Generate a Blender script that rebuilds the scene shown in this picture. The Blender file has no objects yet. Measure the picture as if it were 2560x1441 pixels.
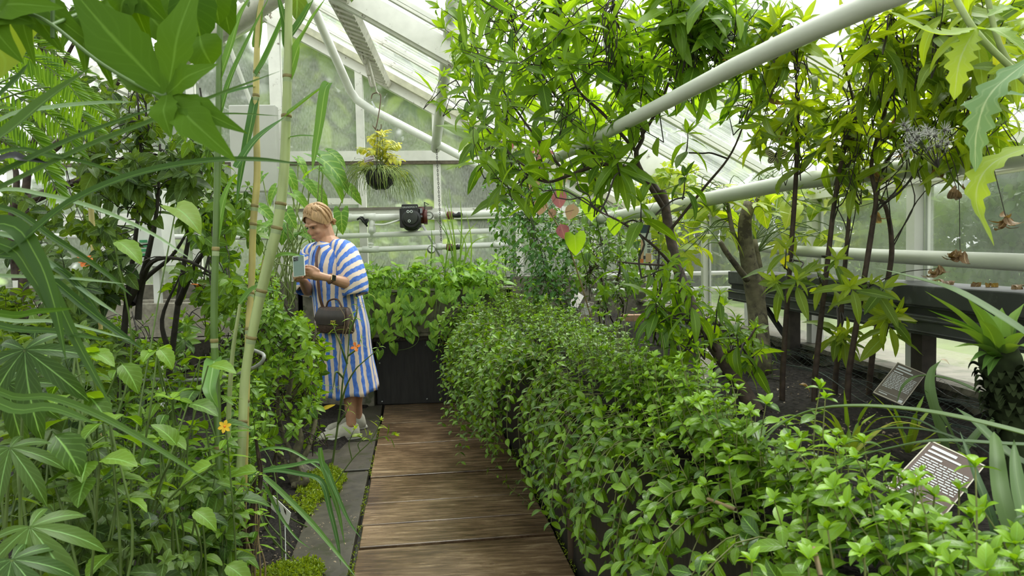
import bpy, math, random
import numpy as np
from mathutils import Vector, Matrix
random.seed(7); RNG = np.random.default_rng(7)
PI = math.pi
S = bpy.context.scene
COL = S.collection
def V3(*a): return np.array(a[0] if len(a) == 1 else a, dtype=float)

# ---------------------------------------------------------------- camera
YAW, PITCH, ROLL, FPX = math.radians(3.5), math.radians(2.93), math.radians(1.2), 1800.0
CAM = V3(0, 0, 1.25)
_f0 = V3(math.sin(YAW), math.cos(YAW), 0); _r0 = V3(math.cos(YAW), -math.sin(YAW), 0); _z = V3(0, 0, 1)
CF = math.cos(PITCH)*_f0 - math.sin(PITCH)*_z
_u0 = np.cross(_r0, CF)
CR = math.cos(ROLL)*_r0 - math.sin(ROLL)*_u0
CU = math.cos(ROLL)*_u0 + math.sin(ROLL)*_r0
cd = bpy.data.cameras.new('camera'); cam = bpy.data.objects.new('camera', cd); COL.objects.link(cam)
cd.sensor_width = 36.0; cd.lens = 36.0*FPX/2560; cd.clip_start = 0.02; cd.clip_end = 300
cd.dof.use_dof = True; cd.dof.focus_distance = 4.2; cd.dof.aperture_fstop = 13.0
M = Matrix.Identity(4)
for i in range(3):
    M[i][0], M[i][1], M[i][2], M[i][3] = CR[i], CU[i], -CF[i], CAM[i]
cam.matrix_world = M
S.camera = cam
def ray(px, py): return CF + CR*((px-1280)/FPX) + CU*((720.5-py)/FPX)
def P(px, py, D): return CAM + ray(px, py)*D              # a point seen at (px,py), D metres ahead
def on_plane(px, py, n, k):
    d = ray(px, py); n = V3(n); return CAM + d*((k - n@CAM)/(n@d))
def G(px, py, z=0.0): return on_plane(px, py, (0, 0, 1), z)
def BW(px, py, Y=6.6): return on_plane(px, py, (0, 1, 0), Y)
def RX(px, py, X=1.65): return on_plane(px, py, (1, 0, 0), X)

# ---------------------------------------------------------------- light
W = bpy.data.worlds.new('overcast'); S.world = W; W.use_nodes = True
nt = W.node_tree; bg = nt.nodes['Background']
tc = nt.nodes.new('ShaderNodeTexCoord'); sx = nt.nodes.new('ShaderNodeSeparateXYZ'); cr = nt.nodes.new('ShaderNodeValToRGB')
nt.links.new(tc.outputs['Generated'], sx.inputs[0]); nt.links.new(sx.outputs['Z'], cr.inputs[0])
cr.color_ramp.elements[0].position = 0.0; cr.color_ramp.elements[0].color = (0.86, 0.87, 0.85, 1)
cr.color_ramp.elements[1].position = 0.6; cr.color_ramp.elements[1].color = (1.0, 1.0, 0.98, 1)
nt.links.new(cr.outputs[0], bg.inputs[0]); bg.inputs[1].default_value = 0.9
sd = bpy.data.lights.new('hazy_sun', 'SUN'); sun = bpy.data.objects.new('hazy_sun', sd); COL.objects.link(sun)
sd.energy = 3.4; sd.angle = math.radians(40); sd.color = (1.0, 0.975, 0.92)
sun.rotation_euler = Vector((-0.30, -0.40, -1.0)).to_track_quat('-Z', 'Y').to_euler()
S.view_settings.view_transform = 'Standard'; S.view_settings.look = 'None'
S.view_settings.gamma = 1.0; S.view_settings.use_curve_mapping = False; S.view_settings.exposure = 1.08
cy = S.cycles
cy.max_bounces = 8; cy.diffuse_bounces = 4; cy.glossy_bounces = 2; cy.transmission_bounces = 4; cy.transparent_max_bounces = 12
cy.sample_clamp_indirect = 6.0; cy.caustics_reflective = False; cy.caustics_refractive = False
cy.use_adaptive_sampling = True; cy.adaptive_threshold = 0.02; cy.use_denoising = True
cy.use_fast_gi = False

# ---------------------------------------------------------------- materials
def _mat(name):
    m = bpy.data.materials.new(name); m.use_nodes = True
    m.node_tree.nodes.clear(); return m, m.node_tree.nodes, m.node_tree.links
def N(ns, t, **kw):
    n = ns.new('ShaderNode'+t)
    for k, v in kw.items(): setattr(n, k, v)
    return n
def plain(name, col, rough=0.5, metal=0.0, vary=0.12, scale=30.0, bump=0.0, spots=None, spot_scale=25.0, spot_at=0.62, coords='Object', stretch=(1, 1, 1)):
    """A surface of one colour with mottling; spots=(colour) adds stains or flaking."""
    m, ns, lk = _mat(name)
    out = N(ns, 'OutputMaterial'); b = N(ns, 'BsdfPrincipled'); lk.new(b.outputs[0], out.inputs[0])
    b.inputs['Roughness'].default_value = rough; b.inputs['Metallic'].default_value = metal
    if rough > 0.8: b.inputs['Specular IOR Level'].default_value = 0.12
    t = N(ns, 'TexCoord'); mp = N(ns, 'Mapping'); lk.new(t.outputs[coords], mp.inputs[0]); mp.inputs['Scale'].default_value = stretch
    nz = N(ns, 'TexNoise'); nz.inputs['Scale'].default_value = scale; nz.inputs['Detail'].default_value = 4; lk.new(mp.outputs[0], nz.inputs[0])
    r = N(ns, 'ValToRGB'); lk.new(nz.outputs[0], r.inputs[0])
    c = np.array(col[:3]); e = r.color_ramp.elements
    e[0].position, e[1].position = 0.3, 0.7
    e[0].color = (*np.clip(c*(1-vary), 0, 1), 1); e[1].color = (*np.clip(c*(1+vary), 0, 1), 1)
    src = r.outputs[0]
    if spots is not None:
        n2 = N(ns, 'TexNoise'); n2.inputs['Scale'].default_value = spot_scale; n2.inputs['Detail'].default_value = 6; n2.inputs['Roughness'].default_value = 0.65
        lk.new(mp.outputs[0], n2.inputs[0])
        r2 = N(ns, 'ValToRGB'); r2.color_ramp.elements[0].position = spot_at; r2.color_ramp.elements[1].position = spot_at+0.06
        lk.new(n2.outputs[0], r2.inputs[0])
        mx = N(ns, 'MixRGB'); lk.new(r2.outputs[0], mx.inputs[0]); lk.new(src, mx.inputs[1]); mx.inputs[2].default_value = (*spots, 1)
        src = mx.outputs[0]
    lk.new(src, b.inputs['Base Color'])
    if bump:
        bp = N(ns, 'Bump'); bp.inputs['Strength'].default_value = bump; bp.inputs['Distance'].default_value = 0.01
        lk.new(nz.outputs[0], bp.inputs['Height']); lk.new(bp.outputs[0], b.inputs['Normal'])
    return m
def leafmat(name, dark, light, rib=None, old=(0.55, 0.5, 0.06), old_at=0.97, rough=0.42, trans=0.34, veins=9.0, veinmix=0.25, bump=0.25, spec=0.28, tcol=None):
    """Foliage: per-leaf colour from attribute 'rnd', pale midrib and side veins from the leaf's own UV, light passing through."""
    m, ns, lk = _mat(name)
    out = N(ns, 'OutputMaterial'); b = N(ns, 'BsdfPrincipled'); tr = N(ns, 'BsdfTranslucent'); ms = N(ns, 'MixShader')
    ms.inputs[0].default_value = trans
    lk.new(b.outputs[0], ms.inputs[1]); lk.new(tr.outputs[0], ms.inputs[2]); lk.new(ms.outputs[0], out.inputs[0])
    b.inputs['Roughness'].default_value = rough; b.inputs['Specular IOR Level'].default_value = spec
    at = N(ns, 'Attribute'); at.attribute_name = 'rnd'
    r = N(ns, 'ValToRGB'); lk.new(at.outputs['Fac'], r.inputs[0]); e = r.color_ramp.elements
    e[0].position = 0.0; e[0].color = (*dark, 1); e[1].position = old_at-0.04; e[1].color = (*light, 1)
    x = e.new(min(1.0, old_at)); x.color = (*old, 1)
    uv = N(ns, 'UVMap'); sp = N(ns, 'SeparateXYZ'); lk.new(uv.outputs[0], sp.inputs[0])
    s = N(ns, 'Math', operation='SUBTRACT'); lk.new(sp.outputs[0], s.inputs[0]); s.inputs[1].default_value = 0.5
    ab = N(ns, 'Math', operation='ABSOLUTE'); lk.new(s.outputs[0], ab.inputs[0])
    rr = N(ns, 'ValToRGB'); lk.new(ab.outputs[0], rr.inputs[0])
    rr.color_ramp.elements[0].position = 0.012; rr.color_ramp.elements[0].color = (1, 1, 1, 1)
    rr.color_ramp.elements[1].position = 0.05; rr.color_ramp.elements[1].color = (0, 0, 0, 1)
    # side veins: saw of v*n - |u|*k
    k1 = N(ns, 'Math', operation='MULTIPLY'); lk.new(sp.outputs[1], k1.inputs[0]); k1.inputs[1].default_value = veins
    k2 = N(ns, 'Math', operation='MULTIPLY'); lk.new(ab.outputs[0], k2.inputs[0]); k2.inputs[1].default_value = veins*0.55
    k3 = N(ns, 'Math', operation='SUBTRACT'); lk.new(k1.outputs[0], k3.inputs[0]); lk.new(k2.outputs[0], k3.inputs[1])
    k4 = N(ns, 'Math', operation='PINGPONG'); lk.new(k3.outputs[0], k4.inputs[0]); k4.inputs[1].default_value = 0.5
    vr = N(ns, 'ValToRGB'); lk.new(k4.outputs[0], vr.inputs[0])
    vr.color_ramp.elements[0].position = 0.02; vr.color_ramp.elements[0].color = (1, 1, 1, 1)
    vr.color_ramp.elements[1].position = 0.16; vr.color_ramp.elements[1].color = (0, 0, 0, 1)
    vm = N(ns, 'Math', operation='MULTIPLY'); lk.new(vr.outputs[0], vm.inputs[0]); vm.inputs[1].default_value = veinmix
    mxx = N(ns, 'Math', operation='MAXIMUM'); lk.new(rr.outputs[0], mxx.inputs[0]); lk.new(vm.outputs[0], mxx.inputs[1])
    ribc = rib if rib is not None else tuple(min(1, c*1.5+0.05) for c in light)
    mc = N(ns, 'MixRGB'); lk.new(mxx.outputs[0], mc.inputs[0]); lk.new(r.outputs[0], mc.inputs[1]); mc.inputs[2].default_value = (*ribc, 1)
    lk.new(mc.outputs[0], b.inputs['Base Color'])
    tm = N(ns, 'MixRGB', blend_type='MULTIPLY'); tm.inputs[0].default_value = 1.0; lk.new(mc.outputs[0], tm.inputs[1])
    tm.inputs[2].default_value = (*(tcol or (1.95, 1.75, 0.32)), 1)
    lk.new(tm.outputs[0], tr.inputs['Color'])
    if bump:
        bp = N(ns, 'Bump'); bp.inputs['Strength'].default_value = bump; bp.inputs['Distance'].default_value = 0.002; bp.invert = True
        lk.new(mxx.outputs[0], bp.inputs['Height']); lk.new(bp.outputs[0], b.inputs['Normal'])
    return m
def glassmat(name, tint=(0.90, 0.975, 0.955), film=0.22, streak=(26, 26, 5), filmcol=(0.86, 0.95, 0.88), blur=0.0, contrast=1.0):
    """Wet, slightly dirty greenhouse glass."""
    m, ns, lk = _mat(name)
    out = N(ns, 'OutputMaterial'); t = N(ns, 'BsdfTransparent'); t.inputs[0].default_value = (*tint, 1)
    d = N(ns, 'BsdfTranslucent'); d.inputs[0].default_value = (*filmcol, 1)
    g = N(ns, 'BsdfGlossy'); g.inputs['Roughness'].default_value = 0.06
    tcn = N(ns, 'TexCoord'); mp = N(ns, 'Mapping'); mp.inputs['Scale'].default_value = streak; lk.new(tcn.outputs['Object'], mp.inputs[0])
    nz = N(ns, 'TexNoise'); nz.inputs['Scale'].default_value = 1.0; nz.inputs['Detail'].default_value = 8; nz.inputs['Roughness'].default_value = 0.7; lk.new(mp.outputs[0], nz.inputs[0])
    r = N(ns, 'ValToRGB'); lk.new(nz.outputs[0], r.inputs[0]); e = r.color_ramp.elements
    e[0].position = 0.38; e[0].color = (film*(1-.3*contrast),)*3+(1,); e[1].position = 0.72; e[1].color = (min(1, film*(1+1.6*contrast)),)*3+(1,)
    if blur:                                                     # condensation scatters what is seen through it
        rf = N(ns, 'BsdfRefraction'); rf.inputs['IOR'].default_value = 1.12; rf.inputs['Roughness'].default_value = 0.22; rf.inputs[0].default_value = (*tint, 1)
        mb = N(ns, 'MixShader'); mb.inputs[0].default_value = blur; lk.new(t.outputs[0], mb.inputs[1]); lk.new(rf.outputs[0], mb.inputs[2]); t = mb
    m1 = N(ns, 'MixShader'); lk.new(r.outputs[0], m1.inputs[0]); lk.new(t.outputs[0], m1.inputs[1]); lk.new(d.outputs[0], m1.inputs[2])
    lw = N(ns, 'LayerWeight'); pw = N(ns, 'Math', operation='POWER'); lk.new(lw.outputs['Facing'], pw.inputs[0]); pw.inputs[1].default_value = 4.0
    fr = N(ns, 'Math', operation='MULTIPLY_ADD'); lk.new(pw.outputs[0], fr.inputs[0]); fr.inputs[1].default_value = 0.45; fr.inputs[2].default_value = 0.025
    m2 = N(ns, 'MixShader'); lk.new(fr.outputs[0], m2.inputs[0]); lk.new(m1.outputs[0], m2.inputs[1]); lk.new(g.outputs[0], m2.inputs[2])
    lk.new(m2.outputs[0], out.inputs[0])
    return m

# ---------------------------------------------------------------- objects
def prop(o, label=None, cat=None, group=None, kind=None):
    if label: o['label'] = label
    if cat: o['category'] = cat
    if group: o['group'] = group
    if kind: o['kind'] = kind
    return o
def thing(name, label, cat, loc, group=None):
    o = bpy.data.objects.new(name, None); o.empty_display_size = 0.05; COL.objects.link(o); o.location = Vector(loc)
    return prop(o, label, cat, group)
def origin_of(parent):
    p = parent; off = Vector((0, 0, 0))
    while p is not None: off = off + p.location; p = p.parent
    return np.array(off)
def nrm(v):
    v = np.asarray(v, float); n = np.linalg.norm(v); return v/n if n > 1e-12 else V3(0, 0, 1)
def catmull(pts, n=6):
    pts = [np.asarray(p, float) for p in pts]
    if len(pts) < 3: 
        return [pts[0]+(pts[1]-pts[0])*t for t in np.linspace(0, 1, n+1)]
    q = [2*pts[0]-pts[1]]+pts+[2*pts[-1]-pts[-2]]; out = []
    for i in range(1, len(q)-2):
        p0, p1, p2, p3 = q[i-1:i+3]
        for t in np.linspace(0, 1, n, endpoint=False):
            out.append(0.5*((2*p1)+(-p0+p2)*t+(2*p0-5*p1+4*p2-p3)*t*t+(-p0+3*p1-3*p2+p3)*t**3))
    out.append(pts[-1]); return out
def lerpr(r, n):
    r = np.atleast_1d(np.asarray(r, float))
    return np.interp(np.linspace(0, 1, n), np.linspace(0, 1, len(r)), r) if len(r) > 1 else np.full(n, r[0])
class Geo:
    """Collects shapes and links them as ONE mesh object."""
    def __init__(self): self.v, self.f, self.uv, self.r, self.n = [], [], [], [], 0; self.pend = {}
    def raw(self, v, f, uv=None, r=0.5):
        v = np.asarray(v, float).reshape(-1, 3); f = np.asarray(f, int).reshape(-1, 4)
        self.v.append(v); self.f.append(f+self.n); self.n += len(v)
        self.uv.append(np.zeros((len(v), 2)) if uv is None else np.asarray(uv, float))
        self.r.append(np.full(len(v), r) if np.isscalar(r) else np.asarray(r, float))
    def leaf(self, T, pos, d, up, L, w=1.0, r=None):
        self.pend.setdefault(id(T), (T, []))[1].append((pos, d, up, L, w, random.random()*0.94 if r is None else r))
    def _flush(self):
        for T, L in self.pend.values():
            tv, tf, tuv = T
            pos = np.array([a[0] for a in L]); y = np.array([a[1] for a in L], float); up = np.array([a[2] for a in L], float)
            y /= np.maximum(np.linalg.norm(y, axis=1, keepdims=True), 1e-9)
            zz = up-(up*y).sum(1, keepdims=True)*y
            bad = np.linalg.norm(zz, axis=1) < 1e-4; zz[bad] = np.cross(y[bad], V3(1, 0.3, 0.2))
            zz /= np.linalg.norm(zz, axis=1, keepdims=True); xx = np.cross(y, zz)
            s = np.array([a[3] for a in L]); w = np.array([a[4] for a in L]); r = np.array([a[5] for a in L])
            B = np.stack([xx*w[:, None], y, zz], 1)*s[:, None, None]
            vv = np.einsum('mk,nkj->nmj', tv, B)+pos[:, None, :]
            n, m = len(L), len(tv)
            ff = (tf[None]+(np.arange(n)*m)[:, None, None]).reshape(-1, 4)
            self.raw(vv.reshape(-1, 3), ff, np.tile(tuv, (n, 1)), np.repeat(r, m))
        self.pend = {}
    def tube(self, pts, rad, n=6, r=0.5, cap=False, smooth=0):
        pts = [np.asarray(p, float) for p in pts]
        if smooth: pts = catmull(pts, smooth)
        k = len(pts); rad = lerpr(rad, k)
        if cap:
            pts = [pts[0]]+pts+[pts[-1]]; rad = np.concatenate([[rad[0]*0.02], rad, [rad[-1]*0.02]]); k += 2
        pa = np.array(pts); tg = np.gradient(pa, axis=0) if k > 2 else np.array([pa[1]-pa[0]]*2)
        if cap: tg[0] = tg[1] = pa[2]-pa[1]; tg[-1] = tg[-2] = pa[-2]-pa[-3]
        t0 = nrm(tg[0]); a = np.cross(t0, V3(0, 0, 1) if abs(t0[2]) < 0.9 else V3(1, 0, 0)); a = nrm(a)
        ang = np.arange(n)*2*PI/n; vs, uvs = [], []
        for i in range(k):
            t = nrm(tg[i]); a = nrm(a-t*(a@t)); b = np.cross(t, a)
            vs.append(pa[i]+rad[i]*(np.cos(ang)[:, None]*a+np.sin(ang)[:, None]*b))
            uvs.append(np.stack([np.arange(n)/n, np.full(n, i/max(1, k-1))], 1))
        i0 = np.arange(k-1)[:, None]*n; j = np.arange(n); j2 = (j+1) % n
        f = np.stack([i0+j, i0+j2, i0+n+j2, i0+n+j], -1).reshape(-1, 4)
        self.raw(np.concatenate(vs), f, np.concatenate(uvs), r)
    def ribbon(self, pts, w, up, fold=0.25, r=None, prof=None, smooth=5, twist=0.0):
        """A strap leaf along pts: w = width at widest, up = which way its upper face looks."""
        pts = catmull(pts, smooth); k = len(pts); pa = np.array(pts); tg = np.gradient(pa, axis=0)
        t = np.linspace(0, 1, k)
        wd = (np.interp(t, *prof) if prof else np.clip(np.minimum(0.45+t*4, 1), 0, 1)*np.clip((1-t)**0.6*1.25, 0.02, 1))*w*0.5
        vs, uv = [], []
        for i in range(k):
            tt = nrm(tg[i]); x = np.cross(tt, up); x = nrm(x) if np.linalg.norm(x) > 1e-3 else V3(1, 0, 0)
            if twist:
                a = twist*t[i]; x = x*math.cos(a)+np.cross(tt, x)*math.sin(a)
            z = np.cross(x, tt)
            vs += [pa[i]-x*wd[i]+z*fold*wd[i], pa[i]-x*wd[i]*0.5+z*fold*wd[i]*0.35, pa[i], pa[i]+x*wd[i]*0.5+z*fold*wd[i]*0.35, pa[i]+x*wd[i]+z*fold*wd[i]]
            uv += [(0, t[i]), (0.25, t[i]), (0.5, t[i]), (0.75, t[i]), (1, t[i])]
        f = [(i*5+j, i*5+j+1, i*5+j+6, i*5+j+5) for i in range(k-1) for j in range(4)]
        self.raw(vs, f, uv, random.random()*0.94 if r is None else r)
    def box(self, lo, hi, r=0.5):
        lo = V3(lo); hi = V3(hi); self.obox((lo+hi)/2, (hi-lo)/2, r=r)
    def obox(self, c, h, ax=None, r=0.5):
        ax = np.eye(3) if ax is None else np.array([nrm(a) for a in ax]); h = V3(h); c = V3(c)
        q = np.array([(sx, sy, sz) for sx in (-1, 1) for sy in (-1, 1) for sz in (-1, 1)], float)*h
        f = [(0, 1, 3, 2), (4, 6, 7, 5), (0, 4, 5, 1), (2, 3, 7, 6), (0, 2, 6, 4), (1, 5, 7, 3)]
        self.raw(c+q@ax, f, (q[:, :2]/np.maximum(h[:2], 1e-6)+1)/2, r)
    def beam(self, a, b, w, h, up=(0, 0, 1), r=0.5):
        """A bar of section w x h from a to b."""
        a, b = V3(a), V3(b); y = nrm(b-a); x = nrm(np.cross(y, up)); z = np.cross(x, y)
        self.obox((a+b)/2, (w/2, np.linalg.norm(b-a)/2, h/2), (x, y, z), r)
    def quad(self, a, b, c, d, r=0.5): self.raw([a, b, c, d], [(0, 1, 2, 3)], [(0, 0), (1, 0), (1, 1), (0, 1)], r)
    def lathe(self, c, prof, n=20, ax=(0, 0, 1), r=0.5, sx=1.0):
        c = V3(c); z = nrm(ax); x = nrm(np.cross(z, V3(0, 0, 1) if abs(z[2]) < 0.9 else V3(1, 0, 0))); y = np.cross(z, x)
        ang = np.arange(n)*2*PI/n
        v = np.concatenate([c+z*h+rr*(np.cos(ang)[:, None]*x*sx+np.sin(ang)[:, None]*y) for rr, h in prof])
        k = len(prof); i0 = np.arange(k-1)[:, None]*n; j = np.arange(n); j2 = (j+1) % n
        self.raw(v, np.stack([i0+j, i0+j2, i0+n+j2, i0+n+j], -1).reshape(-1, 4), None, r)
    def ball(self, c, rad, n=10, m=7, r=0.5, ax=(0, 0, 1)):
        rad = V3(rad) if not np.isscalar(rad) else V3(rad, rad, rad)
        th = np.linspace(0.02, PI-0.02, m); ph = np.arange(n)*2*PI/n
        v = np.array([(math.sin(t)*math.cos(p), math.sin(t)*math.sin(p), math.cos(t)) for t in th for p in ph])*rad+V3(c)
        i0 = np.arange(m-1)[:, None]*n; j = np.arange(n); j2 = (j+1) % n
        self.raw(v, np.stack([i0+j, i0+n+j, i0+n+j2, i0+j2], -1).reshape(-1, 4), None, r)
    def build(self, name, mat, parent=None, smooth=True, bevel=0.0, origin=None):
        self._flush()
        if not self.v: return None
        v = np.concatenate(self.v); f = np.concatenate(self.f); uv = np.concatenate(self.uv); r = np.concatenate(self.r)
        if parent is not None: off = origin_of(parent)
        else: off = V3(origin) if origin is not None else V3((v[:, 0].min()+v[:, 0].max())/2, (v[:, 1].min()+v[:, 1].max())/2, v[:, 2].min())
        me = bpy.data.meshes.new(name); me.vertices.add(len(v)); me.vertices.foreach_set('co', (v-off).astype(np.float32).ravel())
        me.loops.add(len(f)*4); me.loops.foreach_set('vertex_index', f.astype(np.int32).ravel())
        me.polygons.add(len(f)); me.polygons.foreach_set('loop_start', np.arange(0, len(f)*4, 4, dtype=np.int32))
        me.polygons.foreach_set('use_smooth', np.full(len(f), smooth))
        ul = me.uv_layers.new(name='UVMap'); ul.data.foreach_set('uv', uv[f.ravel()].astype(np.float32).ravel())
        a = me.attributes.new('rnd', 'FLOAT', 'POINT'); a.data.foreach_set('value', r.astype(np.float32))
        me.update(calc_edges=True); me.validate()
        me.materials.append(mat)
        o = bpy.data.objects.new(name, me); COL.objects.link(o)
        if parent is not None: o.parent = parent
        else: o.location = Vector(off)
        if bevel:
            md = o.modifiers.new('bevel', 'BEVEL'); md.width = bevel; md.segments = 2; md.limit_method = 'ANGLE'
        return o

# leaf outlines: x half-widths, y of the edge, y of the midrib
def outline(xs, ye, ym=None, fold=0.25, curl=0.5, wave=0.0, waves=3.0, teeth=0.0, nteeth=9, sub=1):
    if ym is None: ym = ye
    xs, ye, ym = map(lambda a: np.asarray(a, float), (xs, ye, ym)); k = len(xs)
    if sub > 1:
        t = np.linspace(0, 1, k); tt = np.linspace(0, 1, (k-1)*sub+1)
        xs, ye, ym = np.interp(tt, t, xs), np.interp(tt, t, ye), np.interp(tt, t, ym); k = len(xs)
    if teeth:
        ph = (np.arange(k) % 2)*teeth; xs = xs*(1-ph); ye = ye-ph*0.05
    def bend(y):
        if abs(curl) < 1e-3: return y, 0*y
        R = 1/curl; return R*np.sin(y/R), -R*(1-np.cos(y/R))
    v, uv = [], []
    for i in range(k):
        for s in (-1, -0.5, 0, 0.5, 1):
            a = abs(s); y = ym[i]*(1-a)+ye[i]*a; yy, zz = bend(np.array(y)); x = xs[i]*s
            zz = zz+fold*abs(x)+(wave*math.sin(ye[i]*waves*2*PI+(1 if s > 0 else 0)) if a == 1 else 0)
            v.append((x*math.cos(math.atan(fold)), float(yy), float(zz))); uv.append((0.5+0.5*s, ym[i]))
    f = [(i*5+j, i*5+j+1, i*5+j+6, i*5+j+5) for i in range(k-1) for j in range(4)]
    return np.array(v), np.array(f), np.array(uv)
def lance(w, n=7, peak=0.45, fold=0.3, curl=0.6, wave=0.0, pet=0.0, teeth=0.0, k=2.0):
    t = np.linspace(0, 1, n); p = math.log(0.5)/math.log(peak)
    x = np.sin(PI*t**p)**(1/k*1.6)*w*0.5; x[0] = 0.012; x[-1] = 0.004
    y = pet+t*(1-pet)
    if pet: x = np.concatenate([[0.01], x]); y = np.concatenate([[0], y])
    return outline(x, y, None, fold, curl, wave, 3.0, teeth)
def compound(parts):
    """Several outlines about one base, each (outline, angle in degrees, scale, tilt)."""
    V, F, U, n = [], [], [], 0
    for (v, f, uv), a, s, tilt in parts:
        a = math.radians(a); c, q = math.cos(a), math.sin(a); v2 = v*s
        ct, st = math.cos(tilt), math.sin(tilt)
        v2 = np.stack([v2[:, 0], v2[:, 1]*ct-v2[:, 2]*st, v2[:, 1]*st+v2[:, 2]*ct], 1)
        v2 = np.stack([v2[:, 0]*c+v2[:, 1]*q, -v2[:, 0]*q+v2[:, 1]*c, v2[:, 2]], 1)
        V.append(v2); F.append(f+n); U.append(uv); n += len(v)
    return np.concatenate(V), np.concatenate(F), np.concatenate(U)
T_HEART = outline([0.02, 0.2, 0.38, 0.44, 0.40, 0.27, 0.12, 0.004], [0.0, -0.17, -0.15, 0.06, 0.32, 0.62, 0.84, 1.0], [0.0, 0.04, 0.1, 0.22, 0.4, 0.64, 0.84, 1.0], fold=0.22, curl=0.7)
T_HEART2 = outline([0.02, 0.24, 0.33, 0.31, 0.24, 0.13, 0.004], [0.0, -0.24, -0.12, 0.12, 0.4, 0.7, 1.0], [0.0, 0.03, 0.1, 0.24, 0.45, 0.72, 1.0], fold=0.35, curl=0.4)
T_TARO = outline([0.02, 0.2, 0.34, 0.4, 0.38, 0.3, 0.18, 0.004], [0.0, -0.3, -0.28, -0.02, 0.25, 0.55, 0.8, 1.0], [0.0, 0.03, 0.1, 0.22, 0.38, 0.6, 0.82, 1.0], fold=0.15, curl=0.9, wave=0.015, waves=4)
T_OVATE = lance(0.55, 7, 0.38, 0.25, 0.7, 0.0, 0.1)
T_OVATE2 = lance(0.5, 7, 0.42, 0.4, 1.2, 0.01, 0.12)
T_BROAD = lance(0.64, 13, 0.36, 0.28, 0.75, 0.014, 0.10, teeth=0.09)
T_LANCE = lance(0.27, 9, 0.42, 0.25, 0.8, 0.006, 0.05, teeth=0.06)
T_LANCE2 = lance(0.24, 9, 0.45, 0.4, 1.5, 0.01, 0.05, teeth=0.06)
T_LANCE3 = lance(0.3, 9, 0.4, 0.15, 0.3, 0.008, 0.05)
T_NARROW = lance(0.13, 6, 0.4, 0.3, 1.0)
T_MINT = lance(0.52, 7, 0.5, 0.32, 0.9, 0.0, 0.0, teeth=0.05)
T_MINT2 = lance(0.46, 7, 0.52, 0.2, 0.5, 0.0, 0.0, teeth=0.05)
T_SMALL = lance(0.6, 5, 0.45, 0.3, 0.6)
T_CARD = lance(0.7, 4, 0.45, 0.2, 0.5)
_l = outline([0.03, 0.05, 0.11, 0.13, 0.10, 0.15, 0.09, 0.05, 0.004], np.linspace(0, 1, 9), None, 0.12, 0.5)
T_PALM = compound([(_l, 0, 1.0, 0), (_l, 38, 0.86, 0), (_l, -38, 0.86, 0), (_l, 80, 0.62, 0), (_l, -80, 0.62, 0)])
_c = lance(0.24, 7, 0.5, 0.2, 0.9, 0.0, 0.0)
T_CASSAVA = compound([(_c, a, 1-abs(a)/230, -0.1) for a in (0, 42, -42, 85, -85, 130, -130)])

def rotv(v, ax, a):
    ax = nrm(ax); return v*math.cos(a)+np.cross(ax, v)*math.sin(a)+ax*(ax@v)*(1-math.cos(a))
def perp(d, ph=None):
    d = nrm(d); a = np.cross(d, V3(0, 0, 1)); a = nrm(a) if np.linalg.norm(a) > 1e-3 else V3(1, 0, 0)
    return rotv(a, d, random.uniform(0, 2*PI) if ph is None else ph)
def rs(a, b): return random.uniform(a, b)
def rv(s=1.0): return V3(random.gauss(0, s), random.gauss(0, s), random.gauss(0, s))
def shoot(lv, st, p, d, L, T, ll, n=6, style='opp', ang=62, rad=0.003, up=0.25, droop=0.25, tip=3, jit=0.08, bare=0.0, r=None, taper=0.55, tr=None):
    """A leafy shoot from p along d."""
    p = V3(p); d = nrm(d); pts = [p]; ph = rs(0, 2*PI); Ts = T if isinstance(T, list) else [T]
    seg = L/n
    for i in range(n):
        d = nrm(d+V3(0, 0, up/n)+rv(jit)); p = p+d*seg; pts.append(p)
        t = (i+1)/n
        if t < bare: continue
        size = ll*(1-(1-taper)*max(0, t-0.5)*2)*rs(0.82, 1.12)
        k = {'opp': 2, 'alt': 1, 'whorl': 3}[style]; ph += PI/2 if style == 'opp' else 2.4
        for q in range(k):
            rad_d = perp(d, ph+q*2*PI/k+rs(-0.2, 0.2)); a = math.radians(ang+rs(-12, 12))
            ld = nrm(d*math.cos(a)+rad_d*math.sin(a)-V3(0, 0, droop)*rs(0.4, 1.3))
            lv.leaf(random.choice(Ts), p, ld, nrm(d+V3(0, 0, 0.5)+rv(0.3)), size, rs(0.88, 1.12), r if r is not None else (tr() if tr else None))
    for q in range(tip):
        rad_d = perp(d, q*2.4+ph); a = math.radians(ang*rs(0.3, 0.65))
        lv.leaf(random.choice(Ts), p, nrm(d*math.cos(a)+rad_d*math.sin(a)), nrm(d+rv(0.1)), ll*taper*rs(0.6, 1.0), 1.0, min(0.93, rs(0.7, 0.93)) if r is None else r)
    if st is not None: st.tube(pts, [rad, rad*0.5], 5)
    return p
def sag(a, b, bow=0.15, side=0.05, n=3):
    """Curved way from a to b."""
    a, b = V3(a), V3(b); L = np.linalg.norm(b-a); o = [a]
    for i in range(1, n):
        t = i/n; o.append(a+(b-a)*t+V3(0, 0, bow*L*math.sin(PI*t))+rv(side*L))
    return o+[b]
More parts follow.
